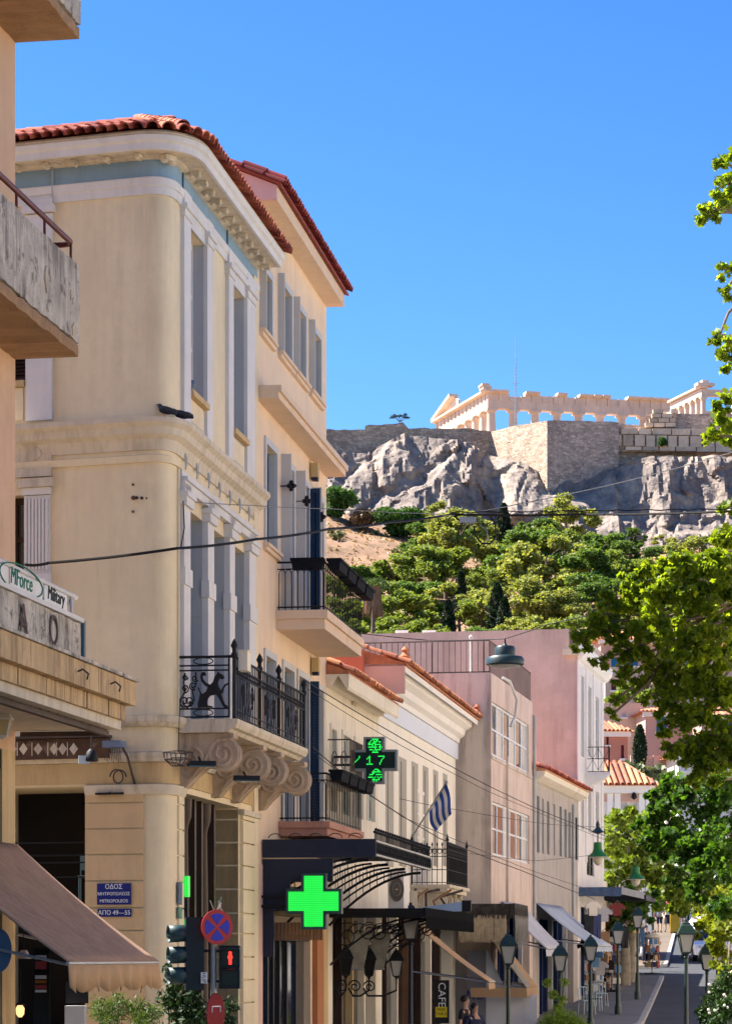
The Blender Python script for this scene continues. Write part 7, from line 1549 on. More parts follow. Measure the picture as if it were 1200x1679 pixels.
def plane_tree(name, label, base, forks, blobs, m, leaf, dens, nlead=0, flat=.35, lm=None):
    """blobs: (px, py, radius px, depth, weight)"""
    t = thing(name, label, 'tree', base); tr = MB(); f0 = V(forks[0]); branch(tr, V(base), f0, .32, .22, 8); pr = f0
    for f in forks[1:]: branch(tr, pr, f, .2, .12, 6); pr = V(f)
    tr.build('trunk', BARKP, t, smooth=60)
    tw = MB(); pts = []; rg2 = random.Random(len(blobs))
    for px, py, rp_, Y, wgt in blobs:
        c = at(px, py, Y); r_ = rp_ * Y / FOC; f = min((V(q) for q in forks), key=lambda q: (q - c).length)
        mid = branch(tw, f, c, .06, .02, 6, .35)
        for k in range(6):
            e = c + V((rg2.uniform(-1.15, 1.15) * r_, rg2.uniform(-1, 1) * r_, rg2.uniform(-1.25, .8) * r_)); tw.tube([c, c.lerp(e, .5) + V((0, 0, .05)), e], [.018, .011, .004], 4)
            n2 = max(5, int(dens * wgt * (r_ ** 2) * 36)); pts.append(blob(e, r_ * .36, n2, .1, (1, 1, .7)))
        pts.append(blob(c, r_ * .9, int(dens * wgt * (r_ ** 2) * 42), .25, (1, 1, .85)))
    lo = tw.build('limbs', BARK, t, smooth=60)
    P_ = np.concatenate(pts)
    order = np.argsort(P_[:, 1]); lead = order[:nlead]; rest = order[nlead:]
    o = link('crown', leaf_mesh('crown', P_[rest] - np.array(base), leaf, LOBE, m, flat), t); o['kind'] = 'stuff'
    for k, i_ in enumerate(lead):                         # the nearest leaves, one by one
        q = bpy.data.objects.new('leaf', lm[k % len(lm)]); COL.objects.link(q); q.parent = t; q.location = V(P_[i_]) - V(base); q.rotation_euler = (rt.uniform(-.6, .6), rt.uniform(-.6, .6), rt.uniform(0, 6.28))
    return t
b1 = [(1188, 262, 16, 47, .8), (1196, 300, 22, 47, .8), (1172, 345, 20, 47, .7), (1160, 352, 14, 47, .7), (1197, 330, 18, 48, .8), (1197, 438, 16, 47, .9), (1188, 478, 9, 47, .8), (1180, 548, 14, 47, .9), (1196, 585, 20, 47, .9), (1198, 560, 16, 48, .9), (1194, 650, 18, 47, .9), (1178, 690, 18, 47, .9), (1168, 712, 12, 47, .8), (1196, 700, 22, 47.5, .9),
      (1196, 830, 14, 47, .9), (1193, 875, 22, 47, 1), (1175, 915, 26, 48, 1), (1140, 925, 26, 48, .9), (1105, 930, 28, 48, 1), (1075, 945, 24, 49, .9), (1190, 945, 30, 48, 1),
      (1040, 985, 26, 49, .9), (1000, 990, 26, 49, 1), (975, 1015, 22, 49, .9), (1070, 990, 30, 48, 1), (1110, 985, 32, 48, 1), (1160, 985, 34, 48, 1), (1195, 1010, 34, 49, 1), (960, 1045, 18, 49, .8), (1000, 1035, 24, 49, .8), (1045, 1035, 28, 49, .9), (1090, 1040, 32, 48, 1), (1140, 1045, 34, 48, 1), (1190, 1075, 34, 49, 1),
      (985, 1082, 14, 49, .7), (1020, 1095, 14, 49, .7), (1062, 1090, 24, 49, .7), (1110, 1095, 26, 49, .8), (1155, 1105, 32, 49, 1), (1195, 1140, 32, 49, 1), (1008, 1150, 10, 49, .7), (1004, 1172, 8, 49, .7), (1075, 1140, 18, 49, .6), (1110, 1150, 24, 49, .8), (1150, 1165, 30, 49, .9), (1190, 1195, 32, 49, 1), (1100, 1195, 16, 49, .8), (1130, 1215, 24, 49, .9), (1165, 1235, 28, 49, 1), (1095, 1228, 10, 49, .8), (1195, 1250, 28, 49, 1), (1150, 1270, 18, 49, .9), (1030, 1065, 20, 49, .9), (1085, 1115, 22, 49, .9), (1130, 1125, 26, 49, 1), (1170, 1135, 28, 49, 1), (1125, 1180, 22, 49, .9), (1175, 1205, 26, 49, 1), (1140, 1250, 20, 49, 1), (1015, 1120, 10, 49, .8), (1052, 1120, 12, 49, .8), (1120, 960, 30, 48, 1), (1035, 955, 20, 49, .9), (1180, 1040, 30, 48, 1)]
plane_tree('plane_tree', 'big plane tree with bright lobed leaves hanging in from the right', (8.6, 50.5, 0), [(8.4, 50, 6.5), (7.9, 49.5, 9.0), (8.2, 49, 12.0), (8.0, 48.5, 15.5)], b1, PLANE, .13, 21.0, 280, .35, LEAFM)
b2 = [(1180, 1300, 42, 60, 1), (1130, 1310, 36, 60, 1), (1090, 1330, 28, 61, 1), (1065, 1345, 20, 61, .9), (1160, 1350, 46, 60, 1.1), (1195, 1370, 42, 59, 1), (1110, 1370, 34, 61, 1), (1080, 1395, 22, 62, .8), (1140, 1400, 40, 60, 1.1), (1185, 1430, 38, 59, 1), (1120, 1430, 24, 62, .7), (1150, 1450, 26, 60, .9), (1060, 1370, 14, 62, .8), (1075, 1310, 16, 61, .9), (1110, 1285, 22, 60, .9), (1195, 1480, 26, 58, 1), (1165, 1295, 30, 59, 1)]
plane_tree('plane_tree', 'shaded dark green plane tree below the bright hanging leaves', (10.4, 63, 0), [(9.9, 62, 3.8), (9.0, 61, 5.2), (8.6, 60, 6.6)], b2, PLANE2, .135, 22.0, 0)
b3 = [(1160, 1475, 18, 73, 1), (1150, 1520, 14, 74, .9), (1195, 1590, 22, 71, 1), (1170, 1545, 16, 72, .9), (1185, 1490, 24, 72, 1), (1165, 1510, 22, 73, .9), (1190, 1530, 26, 71, 1), (1150, 1490, 14, 74, .8), (1185, 1560, 20, 72, .8), (1175, 1465, 18, 73, .9)]
plane_tree('street_tree', 'young sunlit yellow-green tree at the right kerb above the white car', (11.0, 74, 0), [(10.5, 73.5, 2.6), (9.9, 73, 3.6)], b3, leafmat('lime_leaf', (.06, .11, .010), (.26, .30, .03), .45, .45, (2.0, 1.8, .5)), .17, 15.0)
b4 = [(1010, 1350, 24, 106, 1), (1000, 1390, 18, 104, 1), (1035, 1345, 24, 108, 1), (1030, 1380, 28, 106, 1), (1060, 1370, 26, 108, 1), (1015, 1420, 24, 105, 1), (1050, 1410, 28, 106, 1), (1085, 1400, 24, 110, 1), (1075, 1435, 28, 108, 1), (1040, 1445, 24, 105, 1), (1100, 1440, 24, 112, 1), (1120, 1470, 26, 113, 1), (1095, 1468, 22, 112, .9), (1005, 1450, 18, 104, .8), (1000, 1370, 16, 103, .9), (1070, 1340, 20, 110, .9), (1095, 1365, 22, 112, .9)]
plane_tree('street_tree', 'light green street tree behind the two green pendant lamps', (10.4, 107, gz(107)), [(10.6, 107, 4.2), (10.9, 107, 6.0)], b4, leafmat('light_leaf', (.06, .12, .015), (.24, .30, .05), .45, .5, (1.7, 1.6, .5)), .26, 7.0)
b5 = [(1015, 1470, 20, 104, 1), (1035, 1480, 20, 105, 1), (1050, 1500, 16, 106, .9), (1025, 1500, 18, 104, 1), (1060, 1478, 16, 106, .9)]
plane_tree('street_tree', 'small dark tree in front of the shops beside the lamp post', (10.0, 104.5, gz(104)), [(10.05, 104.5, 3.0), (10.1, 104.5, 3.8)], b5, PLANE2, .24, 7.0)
b6 = [(1100, 1470, 18, 168, 1), (1130, 1475, 22, 165, 1), (1160, 1470, 24, 160, 1), (1190, 1465, 24, 158, 1), (1080, 1465, 16, 170, 1), (1115, 1445, 20, 165, 1), (1150, 1440, 22, 160, 1)]
plane_tree('street_tree', 'distant street tree shading the top of the road', (20.5, 166, gz(166)), [(20.3, 166, 7.5), (20.4, 165, 8.5)], b6, MATS['light_leaf'], .34, 6.0)
# low plants
def shrub(name, label, blobs, m, leaf, tmpl, dens, base_z=0.0, flat=.2):
    c0 = at(blobs[0][0], blobs[0][1], blobs[0][3]); c0.z = base_z; t = thing(name, label, 'shrub', c0); pts = []; x = MB()
    for px, py, rp_, Y in blobs:
        c = at(px, py, Y); r_ = rp_ * Y / FOC; pts.append(blob(c, r_, int(dens * r_ * r_ * 2600 * (.06 / leaf) ** 1.2), .3, (1, 1, 1)))
        for k in range(4): e = c + V((rt.uniform(-1, 1), rt.uniform(-1, 1), rt.uniform(-.2, 1))) * r_; x.tube([V((c0.x + (c.x - c0.x) * .4, c0.y, base_z)), c, e], [.02, .012, .004], 4)
    x.build('stems', BARK, t); o = link('foliage', leaf_mesh('foliage', np.concatenate(pts) - np.array(c0), leaf, tmpl, m, flat), t); o['kind'] = 'stuff'; return t
shrub('potted_shrub', 'feathery green shrub under the left awning', [(165, 1655, 22, 36.5), (195, 1650, 24, 36.6), (225, 1655, 22, 36.6), (250, 1662, 20, 36.5), (180, 1675, 26, 36.4), (235, 1680, 26, 36.4)], leafmat('feather_leaf', (.025, .07, .012), (.10, .17, .03), .3), .05, ELL * np.array([.5, 1.3, 1]), 3.0)
shrub('potted_shrub', 'dark glossy shrub behind the traffic signals', [(290, 1610, 20, 37.4), (280, 1640, 22, 37.4), (310, 1645, 26, 37.3), (330, 1670, 24, 37.2), (300, 1675, 28, 37.3), (380, 1650, 14, 37.3), (372, 1675, 18, 37.2), (275, 1590, 10, 37.5)], leafmat('ficus_leaf', (.006, .022, .008), (.03, .075, .02), .15, .65), .075, ELL, 2.6)
shrub('round_bush', 'clipped bright green bush at the bottom beside the lamp posts', [(905, 1682, 22, 72), (925, 1676, 22, 72), (945, 1684, 20, 72), (890, 1690, 16, 72)], leafmat('bright_bush', (.10, .22, .012), (.30, .42, .04), .3), .05, ELL, 3.0)
shrub('climbing_plant', 'thin bright plant climbing a lamp post below the awnings', [(897, 1612, 8, 73.5), (908, 1632, 9, 73.5), (922, 1640, 8, 73.6), (925, 1612, 8, 73.6), (915, 1655, 10, 73.4)], MATS['bright_bush'], .07, ELL, 2.2)
shrub('flower_bush', 'dark bush with white blossoms at the bottom right corner', [(1195, 1600, 16, 58), (1178, 1622, 14, 58), (1170, 1640, 20, 58), (1190, 1620, 18, 58), (1185, 1665, 26, 57), (1160, 1672, 18, 58), (1198, 1650, 22, 57), (1150, 1660, 12, 58)], leafmat('dark_bush', (.008, .03, .008), (.05, .11, .02), .2), .09, ELL, 2.4)
t = [o for o in bpy.data.objects if o.name.startswith('flower_bush')][0]
fl = MB()
for k in range(9): p = at(rt.uniform(1158, 1198), rt.uniform(1612, 1670), 56.6); fl.ball(p, .03, 6, 4)
fl.build('blossoms', WHITEC, t)['kind'] = 'stuff'

# dry grass and scrub on the bare slope
gp_ = []
for k in range(2600):
    X_, Y_ = nr.uniform(-14, 60), nr.uniform(340, 399); gp_.append((X_, Y_, hz(X_, Y_) + .12))
o = link('dry_grass', leaf_mesh('dry_grass', np.array(gp_), .55, TRI * np.array([.6, 1.2, 1]), leafmat('straw', (.20, .13, .06), (.42, .28, .14), .2), 0)); tag(o, 'dry straw-coloured grass tufts on the bare slope under the rock', 'grass', kind='stuff')
gp_ = []
for k in range(60):
    X_, Y_ = nr.uniform(-14, 60), nr.uniform(350, 399); gp_.append(blob((X_, Y_, hz(X_, Y_) + .3), nr.uniform(.4, .9), 60, .3, (1.2, 1, .8)))
o = link('scrub', leaf_mesh('scrub', np.concatenate(gp_), .3, QUAD, leafmat('scrub_leaf', (.06, .08, .03), (.20, .19, .08), .2), .2)); tag(o, 'low olive-brown scrub scattered over the dry slope', 'scrub', kind='stuff')
# ================================================================== hillside houses seen through the leaves
def far_house(label, pxa, pxb, Y, ytop, ybot, m, wins=(), roof=None, depth=8, name='hillside_house', skew=.08, mroof=TILEO):
    """block facing the camera; wins: (pxa, pxb, ytop, ybot, material)"""
    a, c = at(pxa, ybot, Y), at(pxb, ybot, Y); fr = Fr((a.x, a.y), V((1, skew))); L = fr.S(pxb); z1 = fr.Z((pxa + pxb) / 2, ytop); z0 = min(hz(a.x, Y), a.z) - 2
    t = thing(name, label, 'house', (a.x + L / 2, Y, z0), 'houses climbing the hillside'); hl = [(fr.S(p), fr.S(q), fr.Z(p, yb), fr.Z(p, yt), .25) for p, q, yt, yb, w in wins]
    b = MB(); b.wall(fr, 0, L, z0, z1, hl); b.quad(fr.pt(L, 0, z0), fr.pt(L, -depth, z0), fr.pt(L, -depth, z1), fr.pt(L, 0, z1)); b.quad(fr.pt(0, -depth, z0), fr.pt(0, 0, z0), fr.pt(0, 0, z1), fr.pt(0, -depth, z1)); b.quad(fr.pt(0, 0, z1), fr.pt(L, 0, z1), fr.pt(L, -depth, z1), fr.pt(0, -depth, z1)); b.build('wall', m, t)
    for h, w in zip(hl, wins):
        win = frame_window(t, fr, h[0], h[1], h[2], h[3], -.1, .1, w[4], w[4] if w[4] in (BLUEF, MAROON) else GLASS, 2, 2)
        x = MB(); x.fbox(fr, h[0] - .12, h[1] + .12, 0, .15, h[2] - .15, h[2] - .01); x.build('sill', WHITEC, win)
    if roof:
        zr = z1; e = .45
        x = MB(); x.hexa([fr.pt(-e, e, zr), fr.pt(L + e, e, zr), fr.pt(L + e, -depth - e, zr), fr.pt(-e, -depth - e, zr), fr.pt(L * .25, -depth * .4, zr + roof), fr.pt(L * .75, -depth * .4, zr + roof), fr.pt(L * .75, -depth * .6, zr + roof), fr.pt(L * .25, -depth * .6, zr + roof)]); rf_ = x.build('roof', mroof, t)
        up = (fr.pt(L * .4, -depth * .4, zr + roof) - fr.pt(L * .4, e, zr)); n = int((L + 2 * e) / .3); ul = up.length; tm = FART
        for i in range(n):
            p = fr.pt(-e + .2 + i * (L + 2 * e - .3) / n, e + .06, zr + .03); lim = min(1.0, max(.12, 2.6 * min(i + 1, n - i) / n)); o = place('roof_tile', tm, rf_, p, basis(up, V((0, -.3, 1))), (1, ul * lim, 1))
        x = MB(); x.fbox(fr, -.2, L + .2, -.1, .25, z1 - .35, z1 - .002); x.build('cornice', WHITEC, t)
    return t, fr, L, z1
FART = barrel(1.0, .11, 'long_tile_row', TILEO, th=.03, n=5, taper=1.0)
BLUEF = mat('bright_blue_frame', (.02, .16, .34), var=.1); MAROON = mat('maroon_frame', (.13, .02, .03), var=.1); HPINK = mat('house_pink', (.56, .35, .28), var=.08, scale=.4, streak=.25, sscale=1.0); HRED = mat('house_terracotta', (.46, .20, .14), var=.08, scale=.4); HCREAM = mat('house_cream', (.62, .47, .35), var=.1, scale=.4, streak=.4, scol=(.35, .25, .2), sscale=.8); HWHITE = mat('house_white', (.74, .66, .58), var=.1, scale=.4, streak=.3, sscale=.8)
far_house('pink upper house with blue windows and long tiled roof', 985, 1085, 236, 1049, 1130, HPINK, [(1002, 1019, 1078, 1094, BLUEF), (1026, 1046, 1066, 1092, BLUEF), (1058, 1072, 1070, 1092, BLUEF)], 1.2)
far_house('tan upper house with plain windows behind the plane branches', 1086, 1215, 240, 1062, 1140, HCREAM, [(1092, 1104, 1062 + 6, 1088, BLUEF), (1116, 1132, 1083, 1098, GREYSH), (1142, 1158, 1085, 1098, GREYSH)], 1.0)
far_house('cream house with maroon openings and white columns', 992, 1068, 218, 1094, 1160, HCREAM, [(1002, 1019, 1114, 1132, MAROON), (1032, 1048, 1112, 1130, MAROON), (1053, 1064, 1112, 1130, MAROON)])
far_house('yellow house with one blue window and a low tiled roof', 1069, 1150, 222, 1103, 1170, HCREAM, [(1108, 1120, 1112, 1130, BLUEF)], .8)
far_house('plain stained cream wall house below the roof garden', 986, 1062, 204, 1153, 1260, HCREAM, [(1020, 1026, 1168, 1176, GREYSH)])
far_house('pink house with tall blue door half hidden by leaves', 1058, 1140, 200, 1168, 1260, HPINK, [(1076, 1093, 1166 + 4, 1200, BLUEF), (1103, 1113, 1228, 1234, BLUEF)], .5)
far_house('small terracotta house with sloping roof beside the white front', 976, 1029, 186, 1200, 1272, HRED, [(994, 998, 1178 + 30, 1192 + 30, MAROON), (1018, 1023, 1222, 1244, MAROON)], .9)
far_house('whitish stone house at the right behind the hanging leaves', 1112, 1230, 178, 1240, 1330, HWHITE, [(1122, 1126, 1250, 1264, GREYSH), (1150, 1160, 1262, 1280, GREYSH)], .8)
far_house('pink house at the far right under the branches', 1150, 1230, 196, 1176, 1250, HPINK, [(1190, 1200, 1150 + 34, 1175 + 30, BLUEF)], .9)
# terrace balustrade
t = thing('balustrade', 'pink terrace balustrade below the cream wall', 'balustrade', at(1075, 1258, 182)); fr = Fr(at(1034, 1262, 182).xy, V((1, .05))); L = fr.S(1112); z0, z1 = fr.Z(1070, 1256), fr.Z(1070, 1240)
x = MB(); x.fbox(fr, 0, L, -.4, 0, z0 - 2.5, z0); x.build('terrace_wall', HPINK, t); x = MB(); x.fbox(fr, 0, L, -.3, -.02, z1 - .12, z1); x.build('coping', HPINK, t)
for i in range(22): s = .15 + i * (L - .3) / 21; x = MB(); x.lathe([(.07, 0), (.05, .05), (.09, .2), (.04, .42), (.06, z1 - z0 - .121)], fr.pt(s, -.16, z0), 8); x.build('baluster', HPINK, t)
for s in (0, L * .48, L - .4): x = MB(); x.fbox(fr, s, s + .4, -.35, .01, z0 + .001, z1 + .05); x.build('pier', HPINK, t)
X = at(1049, 1262, 180); cy = thing('cypress_tree', 'small dark cypress in front of the pink balustrade', 'tree', X); c = bpy.data.objects.new('crown', CYP[0]); COL.objects.link(c); c.parent = cy; c.scale = (4.4, 4.4, 3.0); q = bpy.data.objects.new('trunk', TRUNK); COL.objects.link(q); q.parent = cy; q.scale = (2, 2, 2)
shrub('garden_bush', 'bright green bush in the roof garden of the cream house', [(1020, 1140, 12, 205), (1036, 1130, 13, 206), (1050, 1145, 10, 205), (1000, 1150, 8, 205), (1062, 1128 + 10, 8, 206), (1092, 1126, 8, 208)], MATS['light_leaf'], .3, QUAD, 1.2, at(1030, 1156, 205).z)
shrub('garden_bush', 'grey-green olive bushes behind the white corner house', [(1030, 1262, 12, 150), (1050, 1266, 14, 150), (1075, 1268, 12, 150), (1090, 1285, 16, 148), (1100, 1310, 18, 146), (1080, 1300, 16, 147)], leafmat('olive_leaf', (.09, .12, .06), (.22, .25, .14), .2), .24, QUAD, 1.2, gz(148))
# white corner house with hipped roof at the bend of the street
whouse, frw, Lw, zw = far_house('white corner house with hipped red tile roof at the street bend', 958, 1066, 126, 1289, 1420, HWHITE, [(1018, 1028, 1316, 1340, GREYSH), (1032, 1044, 1316, 1340, GREYSH)], 1.3, 7, 'corner_house', .03)
for px in (1000, 1012, 1052, 1063): s = frw.S(px); x = MB(); x.fbox(frw, s - .14, s + .14, 0, .08, 3, zw - .36); x.build('pilaster', WHITEC, whouse)
x = MB(); x.fbox(frw, 0, Lw, 0, .05, zw - .75, zw - .4); x.build('frieze', HPINK, whouse)
p = frw.pt(frw.S(1038), .3, frw.Z(1038, 1312)); x = MB(); x.lathe([(.05, 0), (.14, .1), (.1, .26), (.02, .34)], p, 8); x.tube([p + V((0, 0, .3)), p + V((0, .3, .45))], .02, 5); x.build('wall_lamp', IRON, whouse)
# low shop row between the pink house and the side street

sP = nxt(hE, 1400, 1043); FW = Fr(hE, sP - hE); LW = (sP - hE).length
shops = thing('shop_row', 'low dark shop row hung with clothes below the street trees', 'shop', (hE.x, hE.y, gz(hE.y)))
zW = gz(100) + 4.2; b = MB(); b.wall(FW, 0.02, LW, 0, zW, [(.6, LW - .6, 0, gz(100) + 3.0, 1.4)]); b.quad(FW.pt(.02, 0, zW), FW.pt(LW, 0, zW), FW.pt(LW, -8, zW), FW.pt(.02, -8, zW)); b.quad(FW.pt(LW, 0, 0), FW.pt(LW, -8, 0), FW.pt(LW, -8, zW), FW.pt(LW, 0, zW)); b.build('wall', PALE, shops)
x = MB(); x.fbox(FW, .5, LW - .5, -1.5, -1.4, 0, zW - .5); x.build('shop_back', DARK, shops)
for i in range(8): s = .6 + i * (LW - 1.2) / 7; x = MB(); x.fbox(FW, s - .1, s + .1, -.25, -.02, 0, gz(100) + 3.0); x.build('shop_post', WOOD if i % 2 else BLUEIN, shops)
x = MB(); x.fbox(FW, 0.1, 5.0, 0, 1.6, FW.Z(1000, 1462, 1.5), FW.Z(1000, 1452, 1.5)); x.build('shop_canopy', NAVY, shops)
# blue shop canopy on the pink house
FHc = thing('shop_canopy', 'blue-grey shop canopy with scalloped fringe on the pink house', 'canopy', FH.pt(2, .6, 4)); zt = FH.Z(985, 1447, 1.5)
x = MB(); x.fbox(FH, .3, LH + .6, 0, 1.5, zt - .06, zt); x.build('roof_sheet', mat('canopy_grey', (.25, .26, .28), var=.2), FHc); x = MB(); x.fbox(FH, .28, .3, 0, 1.5, zt - .32, zt); x.build('side_fascia', mat('canopy_blue', (.08, .13, .24), var=.3, scale=6), FHc); x = MB(); x.fbox(FH, .28, LH + .6, 1.5, 1.52, zt - .25, zt); x.build('front_fascia', MATS['canopy_grey'], FHc)
fh = Fr(FH.xy(.3, 0), FH.n); text_mesh('lettering', 'BAZAAR', WTX, FHc, fh.pt(.75, .006, zt - .17), V((fh.u.x, fh.u.y, 0)), (0, 0, 1), .26, .001) if False else None
# ------------------------------------------------------------------ goods outside the shops
CL = [mat('cloth_%d' % i, c, rough=.9, var=.15) for i, c in enumerate(((.04, .05, .12), (.70, .62, .52), (.02, .02, .025), (.45, .25, .13), (.35, .08, .08), (.10, .22, .40), (.55, .52, .50), (.60, .42, .20)))]
def garment(p, kind, m, label, rz=0.0, sc=1.0):
    t = thing('hanging_' + kind, label, kind, p, 'clothes hung outside the shops'); co, si = math.cos(rz), math.sin(rz)
    def G2(x, y, z): return V((p.x + (x * co - y * si) * sc, p.y + (x * si + y * co) * sc, p.z + z * sc))
    out = {'shirt': [(-.2, -.62), (.2, -.62), (.21, -.25), (.36, -.32), (.4, -.16), (.2, 0), (.08, .03), (-.08, .03), (-.2, 0), (-.4, -.16), (-.36, -.32), (-.21, -.25)], 'trousers': [(-.17, -.95), (-.03, -.95), (0, -.35), (.03, -.95), (.17, -.95), (.2, 0), (-.2, 0)], 'bag': [(-.16, -.4), (.16, -.4), (.19, -.1), (.1, 0), (-.1, 0), (-.19, -.1)]}[kind]
    x = MB(); x.prism([G2(a, -.04, c) for a, c in out], G2(0, .04, 0) - G2(0, -.04, 0)); x.build('fabric', m, t)
    x = MB(); x.tube([G2(-.15, 0, .0), G2(0, 0, .1), G2(.15, 0, 0)], .012, 4); x.tube([G2(0, 0, .1), G2(.02, 0, .18)], .010, 4); x.build('hanger' if kind != 'bag' else 'strap', GALV if kind != 'bag' else DWOOD, t); return t
gl = [(972, 1480, 88, 'shirt', 1, 'cream shirt hanging highest outside the shop'), (965, 1500, 88, 'trousers', 2, 'black trousers hanging left of the cream shirt'), (978, 1500, 88.3, 'trousers', 0, 'navy trousers hanging below the cream shirt'), (990, 1490, 89, 'shirt', 6, 'pale grey shirt hanging right of the cream shirt'), (960, 1545, 87, 'shirt', 2, 'black top hanging under the awning end'), (992, 1528, 92, 'bag', 3, 'topmost tan leather bag on the shop post'), (994, 1546, 92, 'bag', 7, 'second tan leather bag from the top of the post'), (991, 1564, 92, 'bag', 3, 'third tan leather bag from the top of the post'), (1000, 1575, 93, 'bag', 2, 'black bag hanging beside the tan bags'), (982, 1550, 90, 'shirt', 5, 'blue shirt hanging by the leather bags'), (1012, 1482, 96, 'shirt', 4, 'red printed shirt hanging above the shop door'), (1024, 1520, 100, 'trousers', 2, 'black trousers by the shop door'), (1050, 1520, 106, 'trousers', 5, 'blue trousers hanging at the end shop'), (1043, 1512, 105, 'shirt', 7, 'ochre shirt hanging at the end shop'), (984, 1578, 90, 'shirt', 6, 'white patterned top low on the shop stand'), (975, 1570, 89, 'bag', 5, 'blue bag low on the shop stand')]
for px, py, Y, k, m_, lab in gl: garment(at(px, py, Y), k, CL[m_], lab, rt.uniform(-.7, .7), .72 if k == 'shirt' else .85)
def rack(px, yb, yt, Y, label):
    p = at(px, yb, Y); p.z = gz(Y) if abs(gz(Y) - p.z) < 1.2 else p.z; h = at(px, yt, Y).z - p.z; t = thing('display_rack', label, 'rack', p)
    x = MB(); x.tube([p, p + V((0, 0, h))], .025, 6); x.build('pole', GALV, t); x = MB(); x.lathe([(.32, 0), (.32, .04), (.05, .08)], p, 10); x.build('base', IRON, t)
    for lv in range(4):
        z = .3 + lv * (h - .5) / 3.6; x = MB(); x.tube([p + V((.3 * math.cos(a), .3 * math.sin(a), z + .28)) for a in [k * math.pi / 8 for k in range(17)]], .012, 4); x.build('hoop', GALV, t)
        for k in range(9): a = k * math.pi / 4.5 + lv; q = p + V((.3 * math.cos(a), .3 * math.sin(a), z)); x = MB(); x.box(q, .15, .03, rt.uniform(.18, .27), a + 1.57); x.build('card', CL[rt.randrange(8)], t)
    x = MB(); x.lathe([(.26, h - .16), (.34, h - .1), (.3, h + .03), (.1, h + .07)], p, 10); x.build('top_goods', CL[1], t, smooth=50); return t
rack(1069, 1604, 1534, 113.5, 'tall revolving rack of trinkets at the pavement corner'); rack(1004, 1600, 1540, 100, 'rack of belts and trinkets outside the shops'); rack(973, 1606, 1556, 95, 'low rack of blue scarves near the chairs')
def chair(px, py, Y, label, rz):
    p = at(px, py, Y); p.z = gz(Y); t = thing('cafe_chair', label, 'chair', p, 'pale metal chairs on the left pavement'); m_ = mat('pale_chair', (.42, .55, .62), rough=.4, var=.05); co, si = math.cos(rz), math.sin(rz)
    C = lambda x, y, z: V((p.x + x * co - y * si, p.y + x * si + y * co, p.z + z))
    x = MB(); x.hexa([C(-.2, -.2, .43), C(.2, -.2, .43), C(.2, .2, .43), C(-.2, .2, .43), C(-.2, -.2, .46), C(.2, -.2, .46), C(.2, .2, .46), C(-.2, .2, .46)]); x.build('seat', m_, t)
    for a in (-.18, .18):
        for b_ in (-.18, .18): x = MB(); x.tube([C(a, b_, .43), C(a * 1.15, b_ * 1.15, 0)], .016, 5); x.build('leg', m_, t)
    x = MB(); x.tube([C(-.19, .19, .45), C(-.2, .24, .8), C(-.1, .25, .88), C(.1, .25, .88), C(.2, .24, .8), C(.19, .19, .45)], .016, 6); x.build('back_frame', m_, t)
    for a in (-.1, 0, .1): x = MB(); x.tube([C(a, .2, .45), C(a, .25, .87)], .012, 5); x.build('back_bar', m_, t)
chair(962, 1650, 86, 'nearest pale metal chair on the left pavement', .4); chair(975, 1640, 88, 'second pale metal chair behind the nearest one', -.3); chair(985, 1632, 90.5, 'pale metal chair closest to the shop racks', .1)
p = at(981, 1630, 92.5); p.z = gz(92.5); t = thing('cafe_table', 'small brown table beside the pale chairs', 'table', p); x = MB(); x.box(p + V((0, 0, .7)), .7, .6, .04); x.build('tabletop', WOOD, t)
for a in (-.3, .3):
    for c_ in (-.25, .25): x = MB(); x.tube([p + V((a, c_, 0)), p + V((a, c_, .7))], .02, 5); x.build('leg', DWOOD, t)
# ------------------------------------------------------------------ lamp posts
def lamp_post(px, ytop, Y, label, m=LAMPG, first=None):
    p = at(px, 1570, Y); p.z = gz(Y); h = at(px, ytop, Y).z - p.z; t = thing('lamp_post', label, 'street lamp', p, 'green lantern lamp posts along the street'); hh = .78
    x = MB(); x.lathe([(.11, 0), (.11, .25), (.075, .32), (.07, .9), (.05, 1.0), (.042, h - hh - .12), (.065, h - hh - .1), (.04, h - hh - .05)], p, 10); x.build('post', m, t, smooth=40)
    lantern_head(t, p + V((0, 0, h - hh)), hh, .36, m, FROST); return t
for px, yt, Y, lab in ((833, 1528, 64, 'lamp post in front of the tan awning'), (918, 1547, 74, 'lamp post with grey cap behind the clipped bush'), (968, 1533, 79, 'lamp post in front of the blue-grey awning'), (1013, 1509, 86, 'lamp post on the left pavement beside the chairs'), (1045, 1486, 95, 'farthest lamp post on the left pavement'), (1125, 1508, 62, 'tall lamp post standing before the road at right'), (1159, 1545, 74, 'second lamp post at the right kerb'), (1176, 1542, 80, 'lamp post half hidden in leaves at the right'), (1070, 1461, 148, 'small distant lamp post by the walking couple')): lamp_post(px, yt, Y, lab)
lamp_post(673, 1480, 56, 'navy lamp post in front of the cafe canopies', NAVY)
